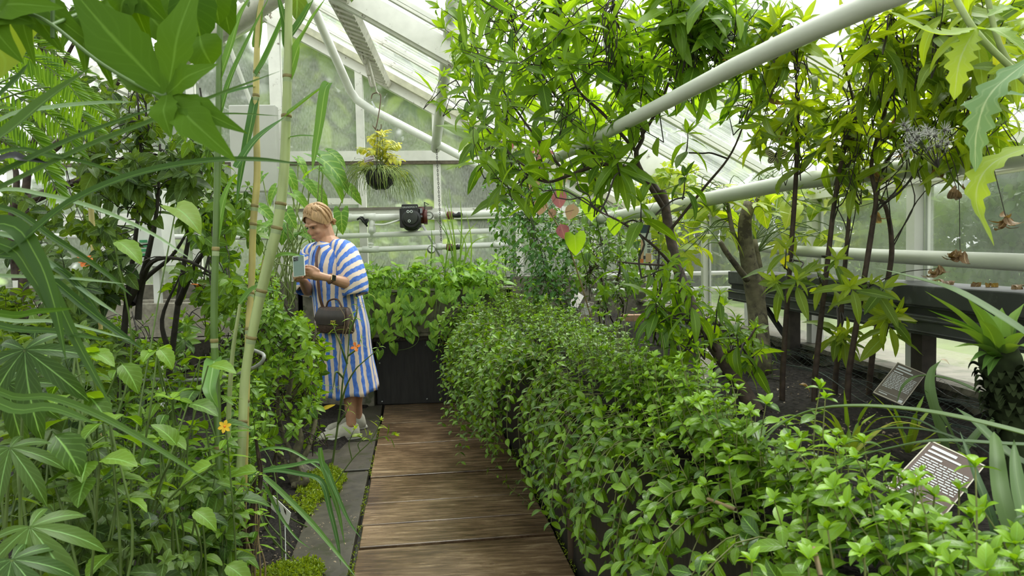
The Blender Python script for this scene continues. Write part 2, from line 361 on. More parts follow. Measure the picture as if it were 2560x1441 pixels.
# ================================================================ the setting
WHITE = plain('weathered_white_paint', (0.84, 0.83, 0.78), 0.5, vary=0.06, scale=14, bump=0.1, spots=(0.22, 0.19, 0.14), spot_scale=16, spot_at=0.64)
WHITE2 = plain('white_pipe_paint', (0.84, 0.85, 0.81), 0.38, vary=0.05, scale=9)
GREYW = plain('pale_grey_green_paint', (0.60, 0.62, 0.55), 0.4, vary=0.06, scale=8)
OLIVE = plain('stained_olive_paint', (0.50, 0.49, 0.36), 0.55, vary=0.15, scale=20)
CONC = plain('damp_concrete', (0.17, 0.155, 0.12), 0.75, vary=0.3, scale=22, bump=0.35, spots=(0.07, 0.08, 0.04), spot_scale=7, spot_at=0.55)
SLAB = plain('wet_grey_slab', (0.066, 0.058, 0.044), 0.42, vary=0.3, scale=18, bump=0.2, spots=(0.04, 0.04, 0.02), spot_scale=9, spot_at=0.56)
SOIL = plain('dark_bark_mulch', (0.022, 0.019, 0.017), 0.85, vary=0.7, scale=70, bump=0.9, spots=(0.09, 0.075, 0.055), spot_scale=110, spot_at=0.66)
LAWN = plain('lawn', (0.16, 0.24, 0.06), 0.9, vary=0.3, scale=3)
DARKW = plain('black_stained_timber', (0.018, 0.017, 0.016), 0.5, vary=0.4, scale=6, bump=0.2, stretch=(8, 8, 1))
GLASS_R = glassmat('wet_roof_glass', (0.915, 0.965, 0.945), 0.16, (2, 30, 2), (0.88, 0.95, 0.92))
GLASS_B = glassmat('wet_gable_glass', (0.94, 0.985, 0.955), 0.12, (85, 85, 34), (0.9, 0.97, 0.88), blur=0.85, contrast=0.7)
GLASS_S = glassmat('side_glass', (0.93, 0.97, 0.95), 0.08, (14, 14, 9), contrast=0.4, blur=0.5)
YB = 6.6; XRID, ZRID, SL = -1.75, 3.46, 0.57; XE = 1.65; XW = -5.15
def zroof(x): return ZRID-SL*abs(x-XRID)
_tr, _wi = [0], [0]
def trim(mat, *beams, bevel=0.0):
    _tr[0] += 1; g = Geo()
    for b in beams: g.beam(*b)
    return prop(g.build('trim_%d' % _tr[0], mat, None, False, bevel), kind='structure')
def pane(mat, a, b, c, d):
    _wi[0] += 1; g = Geo(); a, b, c, d = map(V3, (a, b, c, d)); n = nrm(np.cross(b-a, d-a))*0.002
    g.raw([a-n, b-n, c-n, d-n, a+n, b+n, c+n, d+n], [(0, 1, 2, 3), (7, 6, 5, 4), (0, 4, 5, 1), (1, 5, 6, 2), (2, 6, 7, 3), (3, 7, 4, 0)])
    # one thin sheet of glass
    g2 = Geo(); g2.quad(a, b, c, d)
    return prop(g2.build('window_%d' % _wi[0], mat, None, False), kind='structure')
for nm, lo, hi, m_ in (('ground_right', (XE+.16, -40, -.3), (60, 6.7, .50), LAWN), ('ground_back', (-60, 6.7, -.3), (60, 70, .50), LAWN), ('ground_left', (-60, -40, -.3), (XW-.13, 6.7, .50), LAWN)):
    g = Geo(); g.box(lo, hi); prop(g.build(nm, m_, None, False), kind='structure')
g = Geo(); g.box((XE+.17, -8, .49), (3.25, 12, .515)); prop(g.build('path_right', plain('pale_gravel', (0.25, 0.26, 0.17), 0.85, vary=.2, scale=50, spots=(.16, .2, .08), spot_scale=8, spot_at=.55), None, False), kind='structure')
g = Geo(); g.box((XW, -1.0, -0.2), (XE, 6.6, -0.06)); prop(g.build('floor', plain('wet_dark_earth', (0.035, 0.03, 0.025), 0.5, vary=0.4, scale=12, bump=0.4), None, False), kind='structure')
# ---- gable end
def gb(p, q): a, b = BW(*p), BW(*q); return a, b
trim(WHITE, ((XRID-0.02, YB, ZRID-0.02), (XE+0.1, YB, zroof(XE+0.1)-0.02), 0.10, 0.17, (0, 0, 1)))
trim(WHITE, ((XRID+0.02, YB, ZRID-0.02), (XW-0.1, YB, zroof(XW-0.1)-0.02), 0.10, 0.17, (0, 0, 1)))
trim(OLIVE, ((XRID+0.2, YB-0.1, ZRID-0.13), (XE, YB-0.1, zroof(XE)-0.01), 0.07, 0.055))
mull = [-4.7, -3.95, -3.2, -2.4, -1.66, -0.93, -0.255, 0.48, 1.15]
for x in mull:
    w = 0.1 if abs(x+1.66) < 0.01 else 0.065
    trim(WHITE, ((x, YB, 0.3), (x, YB, zroof(x)-0.05), w, 0.07, (0, 1, 0)))
trim(WHITE, ((XW, YB-0.02, 2.15), (XE, YB-0.02, 2.11), 0.09, 0.09))
trim(plain('dark_underside_strip', (0.13, 0.105, 0.075), 0.7, vary=0.4), ((XW, YB-0.03, 2.092), (XE, YB-0.03, 2.052), 0.06, 0.03))  # dark brown strip along the underside of the transom
trim(WHITE, ((-1.6, YB-0.03, 1.735), (-0.96, YB-0.03, 1.725), 0.06, 0.055))
trim(WHITE, ((XW, YB-0.03, 1.60), (XE, YB-0.03, 1.60), 0.09, 0.10))
trim(plain('grey_sash_groove', (0.2, 0.18, 0.15), 0.7), ((-1.6, YB-0.075, 1.655), (-0.3, YB-0.075, 1.655), 0.03, 0.022))
g = Geo(); g.box((XW-0.1, YB-0.05, -0.2), (XE+0.1, YB+0.08, 1.02)); prop(g.build('wall_back', CONC, None, False), kind='structure')
xs = [XW]+mull+[XE]
for i in range(len(xs)-1):
    a, b = xs[i], xs[i+1]
    for z0, z1 in ((1.02, 1.6), (1.6, 2.12)):
        if min(zroof(a), zroof(b)) > z1 - 0.05: pane(GLASS_B, (a, YB, z0), (b, YB, z0), (b, YB, z1), (a, YB, z1))
        else: pane(GLASS_B, (a, YB, z0), (b, YB, z0), (b, YB, max(z0, min(z1, zroof(b)))), (a, YB, max(z0, min(z1, zroof(a)))))
    if max(zroof(a), zroof(b)) > 2.2:
        pane(GLASS_B, (a, YB, 2.12), (b, YB, 2.12), (b, YB, max(2.12, zroof(b))), (a, YB, max(2.12, zroof(a))))
# ---- roof: bars down the slopes, purlins along the house
YF = -0.9
bars = [YB-0.62*k for k in range(0, 13)]
for k, y in enumerate(bars):
    for s in (1, -1):
        xe = XE if s > 0 else XW
        if k: trim(WHITE, ((XRID, y, ZRID), (xe, y, zroof(xe)), 0.035, 0.05))
        if k and s > 0: trim(WHITE, ((XRID, y-0.06, ZRID-0.01), (xe, y-0.06, zroof(xe)-0.01), 0.012, 0.02))
        if k < len(bars)-1:
            y2 = bars[k+1]; pane(GLASS_R, (XRID, y, ZRID+0.02), (xe, y, zroof(xe)+0.02), (xe, y2, zroof(xe)+0.02), (XRID, y2, ZRID+0.02))
yr = 4.4
for y in (yr,):
    trim(WHITE, ((XRID, y, ZRID-0.06), (XE, y, zroof(XE)-0.06), 0.11, 0.12), ((XRID, y, ZRID-0.13), (XE, y, zroof(XE)-0.13), 0.05, 0.03))
    trim(WHITE, ((XRID, y, ZRID-0.06), (XW, y, zroof(XW)-0.06), 0.11, 0.12))
trim(WHITE, ((XRID, YF, ZRID-0.04), (XRID, YB, ZRID-0.04), 0.10, 0.2))
for x in (-2.9, -4.2): trim(WHITE, ((x, YF, zroof(x)-0.09), (x, YB, zroof(x)-0.09), 0.05, 0.09))
# the latticed purlin
x = -0.72; zz = zroof(x)-0.10
g = Geo(); g.beam((x, YF, zz), (x, YB-0.05, zz), 0.12, 0.012, (SL, 0, 1))
for o_, zo in ((-0.065, 0.04), (0.065, -0.03)): g.beam((x+o_, YF, zz+zo), (x+o_, YB-0.05, zz+zo), 0.02, 0.05, (SL, 0, 1))
for i in range(60): 
    y = YB-0.15-i*0.11; g.beam((x-0.06, y, zz-0.005), (x+0.06, y-0.05, zz-0.062), 0.008, 0.012)
prop(g.build('trim_60', plain('lattice_cream', (0.58, 0.56, 0.48), 0.6, vary=0.15, scale=20, spots=(0.3, 0.26, 0.2), spot_scale=30, spot_at=0.62), None, False), kind='structure')
# ---- right side wall
ZE = zroof(XE)
trim(WHITE, ((XE, YF, ZE), (XE, YB, ZE), 0.08, 0.12))
RM = sorted([RX(2296, 700)[1]+0.78*k for k in range(-4, 7)])
for y in RM:
    if YF < y < YB-0.1: trim(WHITE2, ((XE-0.015, y, 0.78), (XE-0.015, y, ZE), 0.035, 0.05, (0, 1, 0)), ((XE+0.01, y-0.034, 0.78), (XE+0.01, y-0.034, ZE), 0.012, 0.018, (0, 1, 0)))
g = Geo(); g.box((XE-0.06, YF, -0.2), (XE+0.15, YB, 0.775)); g.box((XE-0.09, YF, 0.765), (XE+0.17, YB, 0.785)); prop(g.build('wall_right', CONC, None, False), kind='structure')
ys = [YF]+[y for y in RM if YF < y < YB-0.1]+[YB]
for a, b in zip(ys[:-1], ys[1:]): pane(GLASS_S, (XE, a, 0.785), (XE, b, 0.785), (XE, b, ZE), (XE, a, ZE))
# ---- left side wall
g = Geo(); g.box((XW-0.12, YF, -0.2), (XW+0.05, YB, 0.8)); prop(g.build('wall_left', CONC, None, False), kind='structure')
trim(WHITE, ((XW, YF, 1.5), (XW, YB, 1.5), 0.08, 0.1))
for k in range(9):
    y = YF+0.9*k; trim(WHITE, ((XW, y, 0.8), (XW, y, 1.5), 0.05, 0.06, (0, 1, 0)))
    if y+0.9 < YB+0.8: pane(GLASS_S, (XW, y, 0.8), (XW, min(YB, y+0.9), 0.8), (XW, min(YB, y+0.9), 1.5), (XW, y, 1.5))
# ---- raised bed on the right
def XE_(Y): return .415-.08*(Y-2.75)                             # left edge of the raised bed
g = Geo(); a, b = XE_(YF)+.02, XE_(5.55)+.02
g.raw([(a, YF, -.2), (XE-.06, YF, -.2), (XE-.06, 5.55, -.2), (b, 5.55, -.2), (a, YF, .7), (XE-.06, YF, .7), (XE-.06, 5.55, .7), (b, 5.55, .7)], [(0, 3, 2, 1), (4, 5, 6, 7), (0, 1, 5, 4), (1, 2, 6, 5), (2, 3, 7, 6), (3, 0, 4, 7)])
nx, ny = 26, 120; X = np.linspace(0, 1, nx); Y = np.linspace(YF, 5.6, ny); XX, YY = np.meshgrid(X, Y, indexing='ij'); XX = XE_(YY)-.015+(XE-.045-XE_(YY))*XX
ZZ = 0.725+0.012*np.sin(XX*9+YY*5)+0.01*np.sin(YY*13-XX*7)+RNG.normal(0, 0.007, XX.shape)
v = np.stack([XX, YY, ZZ], -1).reshape(-1, 3); i = np.arange(nx-1)[:, None]*ny; j = np.arange(ny-1)
g.raw(v, np.stack([i+j, i+ny+j, i+ny+j+1, i+j+1], -1).reshape(-1, 4)); prop(g.build('ground_soil_right', SOIL, None, True), kind='structure')
# ---- soil on the left
nx, ny = 60, 90; X = np.linspace(XW+0.05, -0.62, nx); Y = np.linspace(YF, 6.5, ny); XX, YY = np.meshgrid(X, Y, indexing='ij')
edge = -0.80-(YY-2.8)*0.015
ZZ = 0.01+0.012*np.sin(XX*7+YY*4)+0.012*np.sin(YY*11-XX*6)+RNG.normal(0, 0.008, XX.shape)+0.05*np.clip(edge-XX-0.1, 0, 1); ZZ = np.where(XX > edge, -0.08, ZZ)
v = np.stack([XX, YY, ZZ], -1).reshape(-1, 3); i = np.arange(nx-1)[:, None]*ny; j = np.arange(ny-1)
g = Geo(); g.raw(v, np.stack([i+j, i+ny+j, i+ny+j+1, i+j+1], -1).reshape(-1, 4)); prop(g.build('ground_soil_left', SOIL, None, True), kind='structure')
# ================================================================ objects
BLACK = plain('black_plastic', (0.018, 0.018, 0.02), 0.35, vary=0.2)
DKGREY = plain('charcoal_plastic', (0.035, 0.038, 0.036), 0.5, vary=0.15)
MAROON = plain('dark_red_enamel', (0.10, 0.02, 0.016), 0.35, vary=0.3)
STEEL = plain('dull_steel', (0.45, 0.46, 0.45), 0.35, 0.7, vary=0.1)
SIGNB = plain('brown_sign_plate', (0.115, 0.075, 0.062), 0.38, vary=0.06)
SIGNG = plain('grey_brown_sign_plate', (0.17, 0.15, 0.125), 0.38, vary=0.08)
CREAM = plain('cream_print', (0.62, 0.58, 0.48), 0.5, vary=0.03)
PALE = plain('white_print', (0.72, 0.76, 0.78), 0.5, vary=0.03)
STEM_G = plain('green_stem', (0.10, 0.16, 0.035), 0.5, vary=0.3, scale=12)
STEM_B = plain('brown_bark', (0.055, 0.036, 0.026), 0.75, vary=0.45, scale=40, bump=0.5)
STEM_D = plain('dark_twig', (0.03, 0.024, 0.018), 0.75, vary=0.4, scale=40)
STEM_T = plain('tan_twig', (0.22, 0.16, 0.08), 0.7, vary=0.35, scale=30)
STEM_Y = plain('grey_mossy_bark', (0.13, 0.115, 0.07), 0.8, vary=0.45, scale=28, bump=0.6, spots=(0.05, 0.04, 0.03), spot_scale=20, spot_at=0.55)

# ---- boardwalk
def woodmat():
    m, ns, lk = _mat('wet_worn_wood'); out = N(ns, 'OutputMaterial'); b = N(ns, 'BsdfPrincipled'); lk.new(b.outputs[0], out.inputs[0])
    t = N(ns, 'TexCoord'); mp = N(ns, 'Mapping'); mp.inputs['Scale'].default_value = (3, 26, 3); mp.inputs['Rotation'].default_value = (0, 0, math.radians(4.3)); lk.new(t.outputs['Object'], mp.inputs[0])
    n1 = N(ns, 'TexNoise'); n1.inputs['Scale'].default_value = 1.6; n1.inputs['Detail'].default_value = 9; n1.inputs['Roughness'].default_value = 0.7; n1.inputs['Distortion'].default_value = 0.6; lk.new(mp.outputs[0], n1.inputs[0])
    r = N(ns, 'ValToRGB'); lk.new(n1.outputs[0], r.inputs[0]); e = r.color_ramp.elements
    e[0].position = 0.28; e[0].color = (0.055, 0.036, 0.023, 1); e[1].position = 0.70; e[1].color = (0.44, 0.355, 0.25, 1)
    x = e.new(0.48); x.color = (0.16, 0.108, 0.066, 1); x = e.new(0.58); x.color = (0.25, 0.178, 0.115, 1)
    n2 = N(ns, 'TexNoise'); n2.inputs['Scale'].default_value = 2.2; n2.inputs['Detail'].default_value = 5; lk.new(t.outputs['Object'], n2.inputs[0])
    r2 = N(ns, 'ValToRGB'); lk.new(n2.outputs[0], r2.inputs[0]); r2.color_ramp.elements[0].position = 0.35; r2.color_ramp.elements[0].color = (0.55, 0.5, 0.45, 1); r2.color_ramp.elements[1].position = 0.65; r2.color_ramp.elements[1].color = (1.15, 1.1, 1.0, 1)
    mm = N(ns, 'MixRGB', blend_type='MULTIPLY'); mm.inputs[0].default_value = 1; lk.new(r.outputs[0], mm.inputs[1]); lk.new(r2.outputs[0], mm.inputs[2]); lk.new(mm.outputs[0], b.inputs['Base Color'])
    r3 = N(ns, 'ValToRGB'); lk.new(n2.outputs[0], r3.inputs[0]); r3.color_ramp.elements[0].position = 0.3; r3.color_ramp.elements[0].color = (0.10,)*3+(1,); r3.color_ramp.elements[1].position = 0.75; r3.color_ramp.elements[1].color = (0.34,)*3+(1,)
    lk.new(r3.outputs[0], b.inputs['Roughness'])
    bp = N(ns, 'Bump'); bp.inputs['Strength'].default_value = 0.35; bp.inputs['Distance'].default_value = 0.004; lk.new(n1.outputs[0], bp.inputs['Height']); lk.new(bp.outputs[0], b.inputs['Normal'])
    return m
WOOD = woodmat()
AX = nrm(V3(-0.075, 1, 0)); CX = V3(AX[1], -AX[0], 0); WO = V3(-0.05, 2.8, 0)
def way(s, c, z=0.0): return WO+AX*(s-2.8)+CX*c+V3(0, 0, z)
bw = thing('boardwalk', 'wet brown plank walkway running between the beds to the dark panel', 'walkway', way(3.0, 0, -0.04))
lines = [(-0.6, 0), (0.35, .004), (1.0, .006), (1.75, .004), (2.42, .006), (3.07, .030), (3.33, .006), (3.62, .008), (4.05, .026), (4.74, .008), (5.33, .026), (5.98, 0)]
for (a, ga), (b_, gb_) in zip(lines[:-1], lines[1:]):
    g = Geo(); n = 8; cs = np.linspace(-0.425, 0.425, n+1); lo = a+ga*0.5; hi = b_-gb_*0.5; o1, o2 = rs(-.006, .006), rs(-.006, .006)
    g.obox(way((lo+hi)/2, rs(-.006, .006), -0.02+rs(-.002, .002)), (0.425, (hi-lo)/2, 0.02), (CX, AX, V3(0, 0, 1)))
    g.build('plank', WOOD, bw, False, bevel=0.004)
# ---- edging slabs
se = [(-0.8, 1.2), (1.2, 2.75), (2.75, 4.18), (4.2, 4.86), (4.88, 6.15)]
labs = ['wet grey edging slab lowest beside the boardwalk at the left bed', 'long wet grey edging slab beside the moss at the left bed', 'wet grey edging slab along the bare soil beside the boardwalk', 'short grey edging slab just in front of the shoes', 'grey edging slab under the shoes of the standing person']
for (a, b_), l in zip(se, labs):
    g = Geo(); g.obox(way((a+b_)/2, -0.57 if a < 4.1 else -0.72, -0.025), (0.125 if a < 4.1 else 0.28, (b_-a)/2-0.008, 0.028), (CX, AX, V3(0, 0, 1)))
    prop(g.build('edging_slab', SLAB, None, False, 0.006), l, 'slab', 'edging slabs of the left bed')
# ---- concrete trough with the dark panel
tr = thing('concrete_planter', 'long weathered concrete planter across the end of the boardwalk', 'planter', (-0.3, 5.9, 0.62))
g = Geo()
for lo, hi in (((-1.35, 5.78, 0.60), (0.35, 5.83, 0.95)), ((-1.35, 6.3, 0.60), (0.35, 6.35, 0.95)), ((-1.35, 5.78, 0.60), (-1.3, 6.35, 0.95)), ((0.3, 5.78, 0.60), (0.35, 6.35, 0.95)), ((-1.35, 5.78, 0.58), (0.35, 6.35, 0.62))): g.box(lo, hi)
g.build('trough', CONC, tr, False, 0.008)
g = Geo(); g.box((-1.37, 5.76, 0.945), (0.37, 5.85, 0.965)); g.build('rim', plain('pale_concrete_rim', (0.26, 0.24, 0.2), 0.6, vary=0.2), tr, False, 0.004)
g = Geo(); g.box((-1.3, 5.83, 0.62), (0.3, 6.3, 0.9)); g.build('soil', SOIL, tr, False)
g = Geo(); g.box((-1.35, 5.92, -0.1), (-0.79, 6.3, 0.58)); prop(g.build('planter_pier', CONC, None, False, 0.006), 'square concrete pier carrying the planter behind the person', 'pier')
pn = thing('access_panel', 'black stained panel below the concrete planter at the boardwalk end', 'panel', (-0.35, 5.98, 0))
g = Geo(); g.box((-0.77, 5.95, 0.005), (0.32, 6.0, 0.53)); g.build('board', DARKW, pn, False, 0.004)
g = Geo(); g.box((-0.79, 5.94, 0.53), (0.32, 6.02, 0.56)); g.build('top_edge', plain('worn_panel_edge', (0.09, 0.08, 0.065), 0.6, vary=0.5, scale=60), pn, False, 0.003)
for x, z in ((-0.73, 0.03), (-0.36, 0.04), (-0.36, 0.49), (0.2, 0.49), (-0.74, 0.35)): g = Geo(); g.lathe((x, 5.95, z), [(0.0001, -0.004), (0.007, -0.004), (0.007, 0.002)], 8, (0, 1, 0)); g.build('screw', STEEL, pn)
# planter at the far left
t2 = thing('concrete_planter', 'beige concrete planter half hidden by stems at the far left back', 'planter', (-3.2, 6.0, 0.6))
g = Geo()
for lo, hi in (((-5.0, 5.78, 0.62), (-1.6, 5.83, 0.90)), ((-5.0, 6.3, 0.62), (-1.6, 6.35, 0.90)), ((-5.0, 5.78, 0.60), (-1.6, 6.35, 0.64))): g.box(lo, hi)
g.build('trough', plain('beige_render', (0.33, 0.3, 0.24), 0.7, vary=0.25), t2, False, 0.006)
g = Geo(); g.box((-5, 5.83, 0.64), (-1.6, 6.3, 0.85)); g.build('soil', SOIL, t2, False)
for x in (-4.8, -3.3, -1.8): g = Geo(); g.box((x-0.05, 5.9, -0.1), (x+0.05, 6.2, 0.61)); g.build('support', CONC, t2, False)
# ---- retaining posts of the raised bed
g = Geo(); g.tube([G(1430, 1425, -0.05), G(1430, 1425, 0)+V3(0.0, 0, 0.68)], 0.016, 8, cap=True)
prop(g.build('stake', plain('wet_grey_stake', (0.13, 0.10, 0.07), 0.6, vary=0.3, stretch=(1, 1, 0.1)), None), 'weathered wooden stake at the foot of the creeping hedge', 'stake')
g = Geo(); g.beam((XE_(YF), YF, .31), (XE_(5.6), 5.6, .31), .022, .80); prop(g.build('retaining_board', DARKW, None, False), 'dark retaining board of the raised bed behind the hedge', 'board')

# ---- bench-like black duct along the right wall
dk = thing('duct_box', 'long black two-tier duct box on posts along the right windows', 'duct box', (1.52, 2.0, 0.72))
DUCT = plain('weathered_black_metal', (0.05, 0.052, 0.055), 0.42, vary=0.25, scale=9, spots=(0.10, 0.105, 0.11), spot_scale=5, spot_at=0.55)
y0, y1 = 0.2, 3.95
g = Geo(); g.box((1.455, y0, 1.045), (1.635, y1, 1.112)); g.box((1.462, y0, 1.038), (1.635, y1, 1.046)); g.build('lid', DUCT, dk, False, 0.008)
g = Geo(); g.box((1.475, y0, 1.012), (1.63, y1, 1.04)); g.build('recess', BLACK, dk, False)
g = Geo(); g.box((1.455, y0, 0.952), (1.635, y1, 1.016)); g.box((1.449, y0, 0.996), (1.46, y1, 1.006)); g.box((1.449, y0, 0.960), (1.46, y1, 0.967)); g.build('lower_tray', DUCT, dk, False, 0.006)
for y in (3.3, 2.32, 1.3):
    g = Geo(); g.box((1.50, y-0.03, 0.70), (1.55, y+0.03, 0.955)); g.build('leg', plain('rusty_leg', (0.05, 0.04, 0.034), 0.7, vary=0.3), dk, False)
g = Geo(); g.beam((1.52, 3.62, 0.95), (1.52, 3.34, 0.8), 0.02, 0.02); g.build('brace', BLACK, dk, False)
# dry leaves lying on it
DRY = leafmat('dry_leaf', (0.20, 0.12, 0.06), (0.38, 0.27, 0.16), old=(0.5, 0.3, 0.15), trans=0.15, veinmix=0.15)
TC = lance(0.5, 7, 0.4, 0.5, 2.2, 0.04)
for i, (px, py) in enumerate([(2452, 738), (2540, 742), (2480, 735), (2330, 722), (2375, 719), (2552, 750)]):
    p = RX(px, py, 1.56); p[2] = 1.117; g = Geo()
    for q in range(2): g.leaf(TC, p+rv(0.006)*V3(1, 1, 0)+V3(0, 0, 0.006), rv()*V3(1, 1, 0.1), V3(0, 0, 1), rs(0.035, 0.06), 1, rs(0, .9))
    prop(g.build('dry_leaf', DRY, None), 'curled brown dry leaf lying on the black duct box', 'leaf', 'dry leaves on the duct box')
for i, (px, py, l) in enumerate([(1998, 962, 'long tan fallen leaf on the dark soil under the thin trunks'), (2352, 900, 'crumpled brown leaf on the window sill near the duct post'), (2350, 950, 'small brown leaf on the netting beside the sill'), (2495, 966, 'pale brown leaf at the foot of the spiky trunk')]):
    p = G(px, py, 0.755 if i != 1 else 0.795); g = Geo(); g.leaf(TC, p, V3(1, -0.5, 0.05), V3(0, 0, 1), (0.075, 0.06, 0.035, 0.04)[i], 1, 0.8)
    prop(g.build('fallen_leaf', DRY, None), l, 'leaf')
# ---- netting on the soil
g = Geo(); A = [G(*q, 0.75) for q in ((1990, 868), (2260, 905), (2560, 985))]
A = catmull([V3(1.545, 3.5, 0.775), V3(1.545, 2.6, 0.775), V3(1.545, 1.9, 0.775), V3(1.545, 1.2, 0.775)], 16); B = catmull([V3(1.35, 3.4, 0.765), V3(1.31, 2.6, 0.752), V3(1.25, 1.9, 0.752), V3(1.18, 1.2, 0.755)], 16)
nn = len(A); mm = 11
def npt(i, j):
    t = j/mm; p = A[i]*(1-t)+B[i]*t; p = p.copy(); p[2] += 0.012*math.sin(i*0.9+j)*(1-t)+0.018*math.sin(j*0.8+i*0.35); return p
for i in range(nn): g.tube([npt(i, j) for j in range(mm+1)], 0.0007, 3)
for j in range(mm+1): g.tube([npt(i, j) for i in range(nn)], 0.0008 if j < mm else 0.0022, 3)
for i in range(nn-1):
    g.tube([(npt(i, j)+npt(i+1, j))/2 for j in range(mm+1)], 0.0006, 3)
prop(g.build('plastic_netting', plain('dark_green_netting', (0.03, 0.05, 0.04), 0.4), None), 'dark plastic netting lying over soil along the right sill', 'netting')

# ---- pipes
def pipe(label, pts, r, mat=WHITE2, extra=None, smooth=0, n=16, name='heating_pipe'):
    t = thing(name, label, 'pipe', pts[0])
    g = Geo(); g.tube(pts, r, n, cap=True, smooth=smooth); g.build('tube', mat, t)
    if extra:
        for p, d, rr, h in extra: g = Geo(); g.lathe(V3(p)-nrm(d)*h/2, [(0.001, 0), (rr, 0), (rr, h), (0.001, h)], 14, d); g.build('coupling', mat, t)
    return t
YP = 6.33
def B(px, py, Y=YP): return BW(px, py, Y)
X1 = V3(1, 0, 0)
tee_pipe = pipe('white pipe left of the black pump with a tee down', [B(700, 556), B(870, 545), B(1006, 543)], 0.030, extra=[(B(870, 545), X1, .036, .06), (B(925, 544), X1, .036, .10), (B(1004, 543), X1, .042, .03)])
pipe('short white pipe dropping from the tee left of pump', [B(930, 545), B(930, 592)], 0.026, extra=[(B(930, 575), V3(0, 0, 1), .032, .05)])
pipe('white pipe right of the pump gauge ending in leaves', [B(1085, 540), B(1265, 532), B(1330, 530)], 0.030, extra=[(B(1100, 539), X1, .034, .05), (B(1245, 533), X1, .034, .02)])
pipe('white middle heating pipe behind the person and the gable plants', [B(0, 590), B(690, 594), B(880, 590), B(1240, 577)], 0.023)
low_pipe = pipe('white lowest heating pipe just above the planter leaves', [B(690, 632), B(860, 627), B(1272, 611)], 0.024, extra=[(B(927, 624), X1, .030, .14), (B(1098, 617), X1, .031, .05), (B(1243, 612), X1, .030, .06)])
pipe('short white upright pipe joining the two lower pipes', [B(1243, 575), B(1243, 612)], 0.021)
pipe('thin white hose curving from the tee to the pump', [B(936, 562, 6.3), B(960, 562, 6.25), B(985, 555, 6.25), B(1004, 549, 6.3)], 0.009, smooth=5, name='hose')
pipe('thin grey strut slanting down behind the lower pipes', [B(1056, 562, 6.45), B(1103, 645, 6.45), V3(B(1120, 690, 6.5)[0], 6.53, .98)], 0.012, STEEL, name='strut')
g = Geo(); c = B(927, 611); g.lathe(c-V3(0, 0, .03), [(0.001, 0), (.028, 0), (.028, .012), (.02, .014), (.02, .022), (.026, .024), (.026, .036), (.012, .045), (0.001, .046)], 14)
g.build('valve_cap', WHITE2, low_pipe)
pipe('white bent pipe running down the roof and along the rafter', [P(752, -60, 4.6), P(775, 0, 5.1), P(828, 120, 5.7), P(876, 228, 6.15), P(892, 250, 6.2), P(925, 272, 6.2), P(1188, 410, 6.2), P(1330, 482, 6.2)], 0.034)
pipe('grey green pipe slanting from the roof to the hanging chain', [P(1140, -40, 3.6), P(1124, 90, 4.3), P(1108, 220, 5.2), P(1092, 345, 6.1), P(1089, 372, 6.3)], 0.042, GREYW)
pipe('thin pale pipe crossing behind the canes to the gable post', [P(520, -10, 6.0), P(575, 120, 6.1), P(636, 280, 6.2), P(692, 392, 6.25)], 0.018, GREYW)
pipe('fat pale pipe at the upper left crossing the gable', [P(380, 190, 5.6), P(540, 85, 5.2), P(640, 20, 5.0), P(740, -50, 4.7)], 0.075, plain('pale_pipe', (0.55, 0.54, 0.47), 0.45, vary=0.08))
pipe('thick grey green pipe sloping up across the leafy tree', [P(1350, 415, 3.5), P(1440, 372, 2.95), P(1520, 330, 2.5), P(1680, 248, 2.02), P(1840, 165, 1.66), P(2010, 85, 1.38), P(2200, 0, 1.16), P(2420, -90, .98)], [0.022, 0.0205, 0.0195], GREYW)
pipe('thick grey green pipe above the side window with a joint', [P(1480, 552, 4.4), P(1640, 522, 3.6), P(1800, 492, 3.1), P(1980, 455, 2.8), P(2180, 432, 2.45), P(2430, 405, 2.15), P(2600, 385, 1.95), V3(1.45, -.85, 1.5)], 0.032, GREYW, extra=[(P(2420, 406, 2.16), P(2430, 405, 2.15)-P(2180, 432, 2.45), .037, .035)])
pipe('long white rail pipe along the right side windows', [P(1900, 618, 3.80), P(1950, 625, 3.55), P(2200, 640, 2.68), P(2560, 657, 1.98), P(2700, 668, 1.80), V3(1.53, -.85, 1.245)], 0.025, GREYW)
pipe('thin white pipe behind the bark stump, upper of two', [B(1480, 690, 5.6), B(1825, 682, 5.6)], 0.016)
pipe('thin white pipe behind the bark stump, lower of two', [B(1480, 728, 5.6), B(1825, 722, 5.6)], 0.018)

# ---- pump, gauges, valves
k = 6.25/1800
pm = thing('circulation_pump', 'black circulation pump with round dial face on the white pipe', 'pump', B(1033, 560, 6.25))
pc = B(1030, 543, 6.25)
def q(dx, dy, y=0.0): return pc+V3(dx*k, y, -dy*k)
g = Geo(); g.box(q(-30, 26, -.02), q(22, -22, .09)); g.build('housing', BLACK, pm, False, 0.006)
g = Geo(); g.box(q(-24, -2, -.05), q(16, -31, .0)); g.build('control_head', BLACK, pm, False, 0.008)
g = Geo(); g.lathe(q(-1, 6, -.02), [(24*k, 0), (24*k, .03), (18*k, .032)], 26, (0, -1, 0)); g.lathe(q(-2, 12, .03), [(24*k, 0.06), (24*k, -.02), (20*k, -.04), (.001, -.04)], 26, (0, 1, 0)); g.build('motor_can', BLACK, pm)
g = Geo(); g.lathe(q(-2, 2, -.052), [(17*k, 0), (17*k, .012), (16*k, .014), (.001, .014)], 28, (0, -1, 0)); g.build('dial', DKGREY, pm)
for dx, dy in ((-8, -12.5), (0, -12.5), (-5.5, 10.5)):
    g = Geo(); c = q(dx, dy, -.067); g.lathe(c, [(3.6*k, 0), (3.6*k, .003), (1.9*k, .003), (1.9*k, 0)], 16, (0, -1, 0)); g.build('button', PALE, pm)
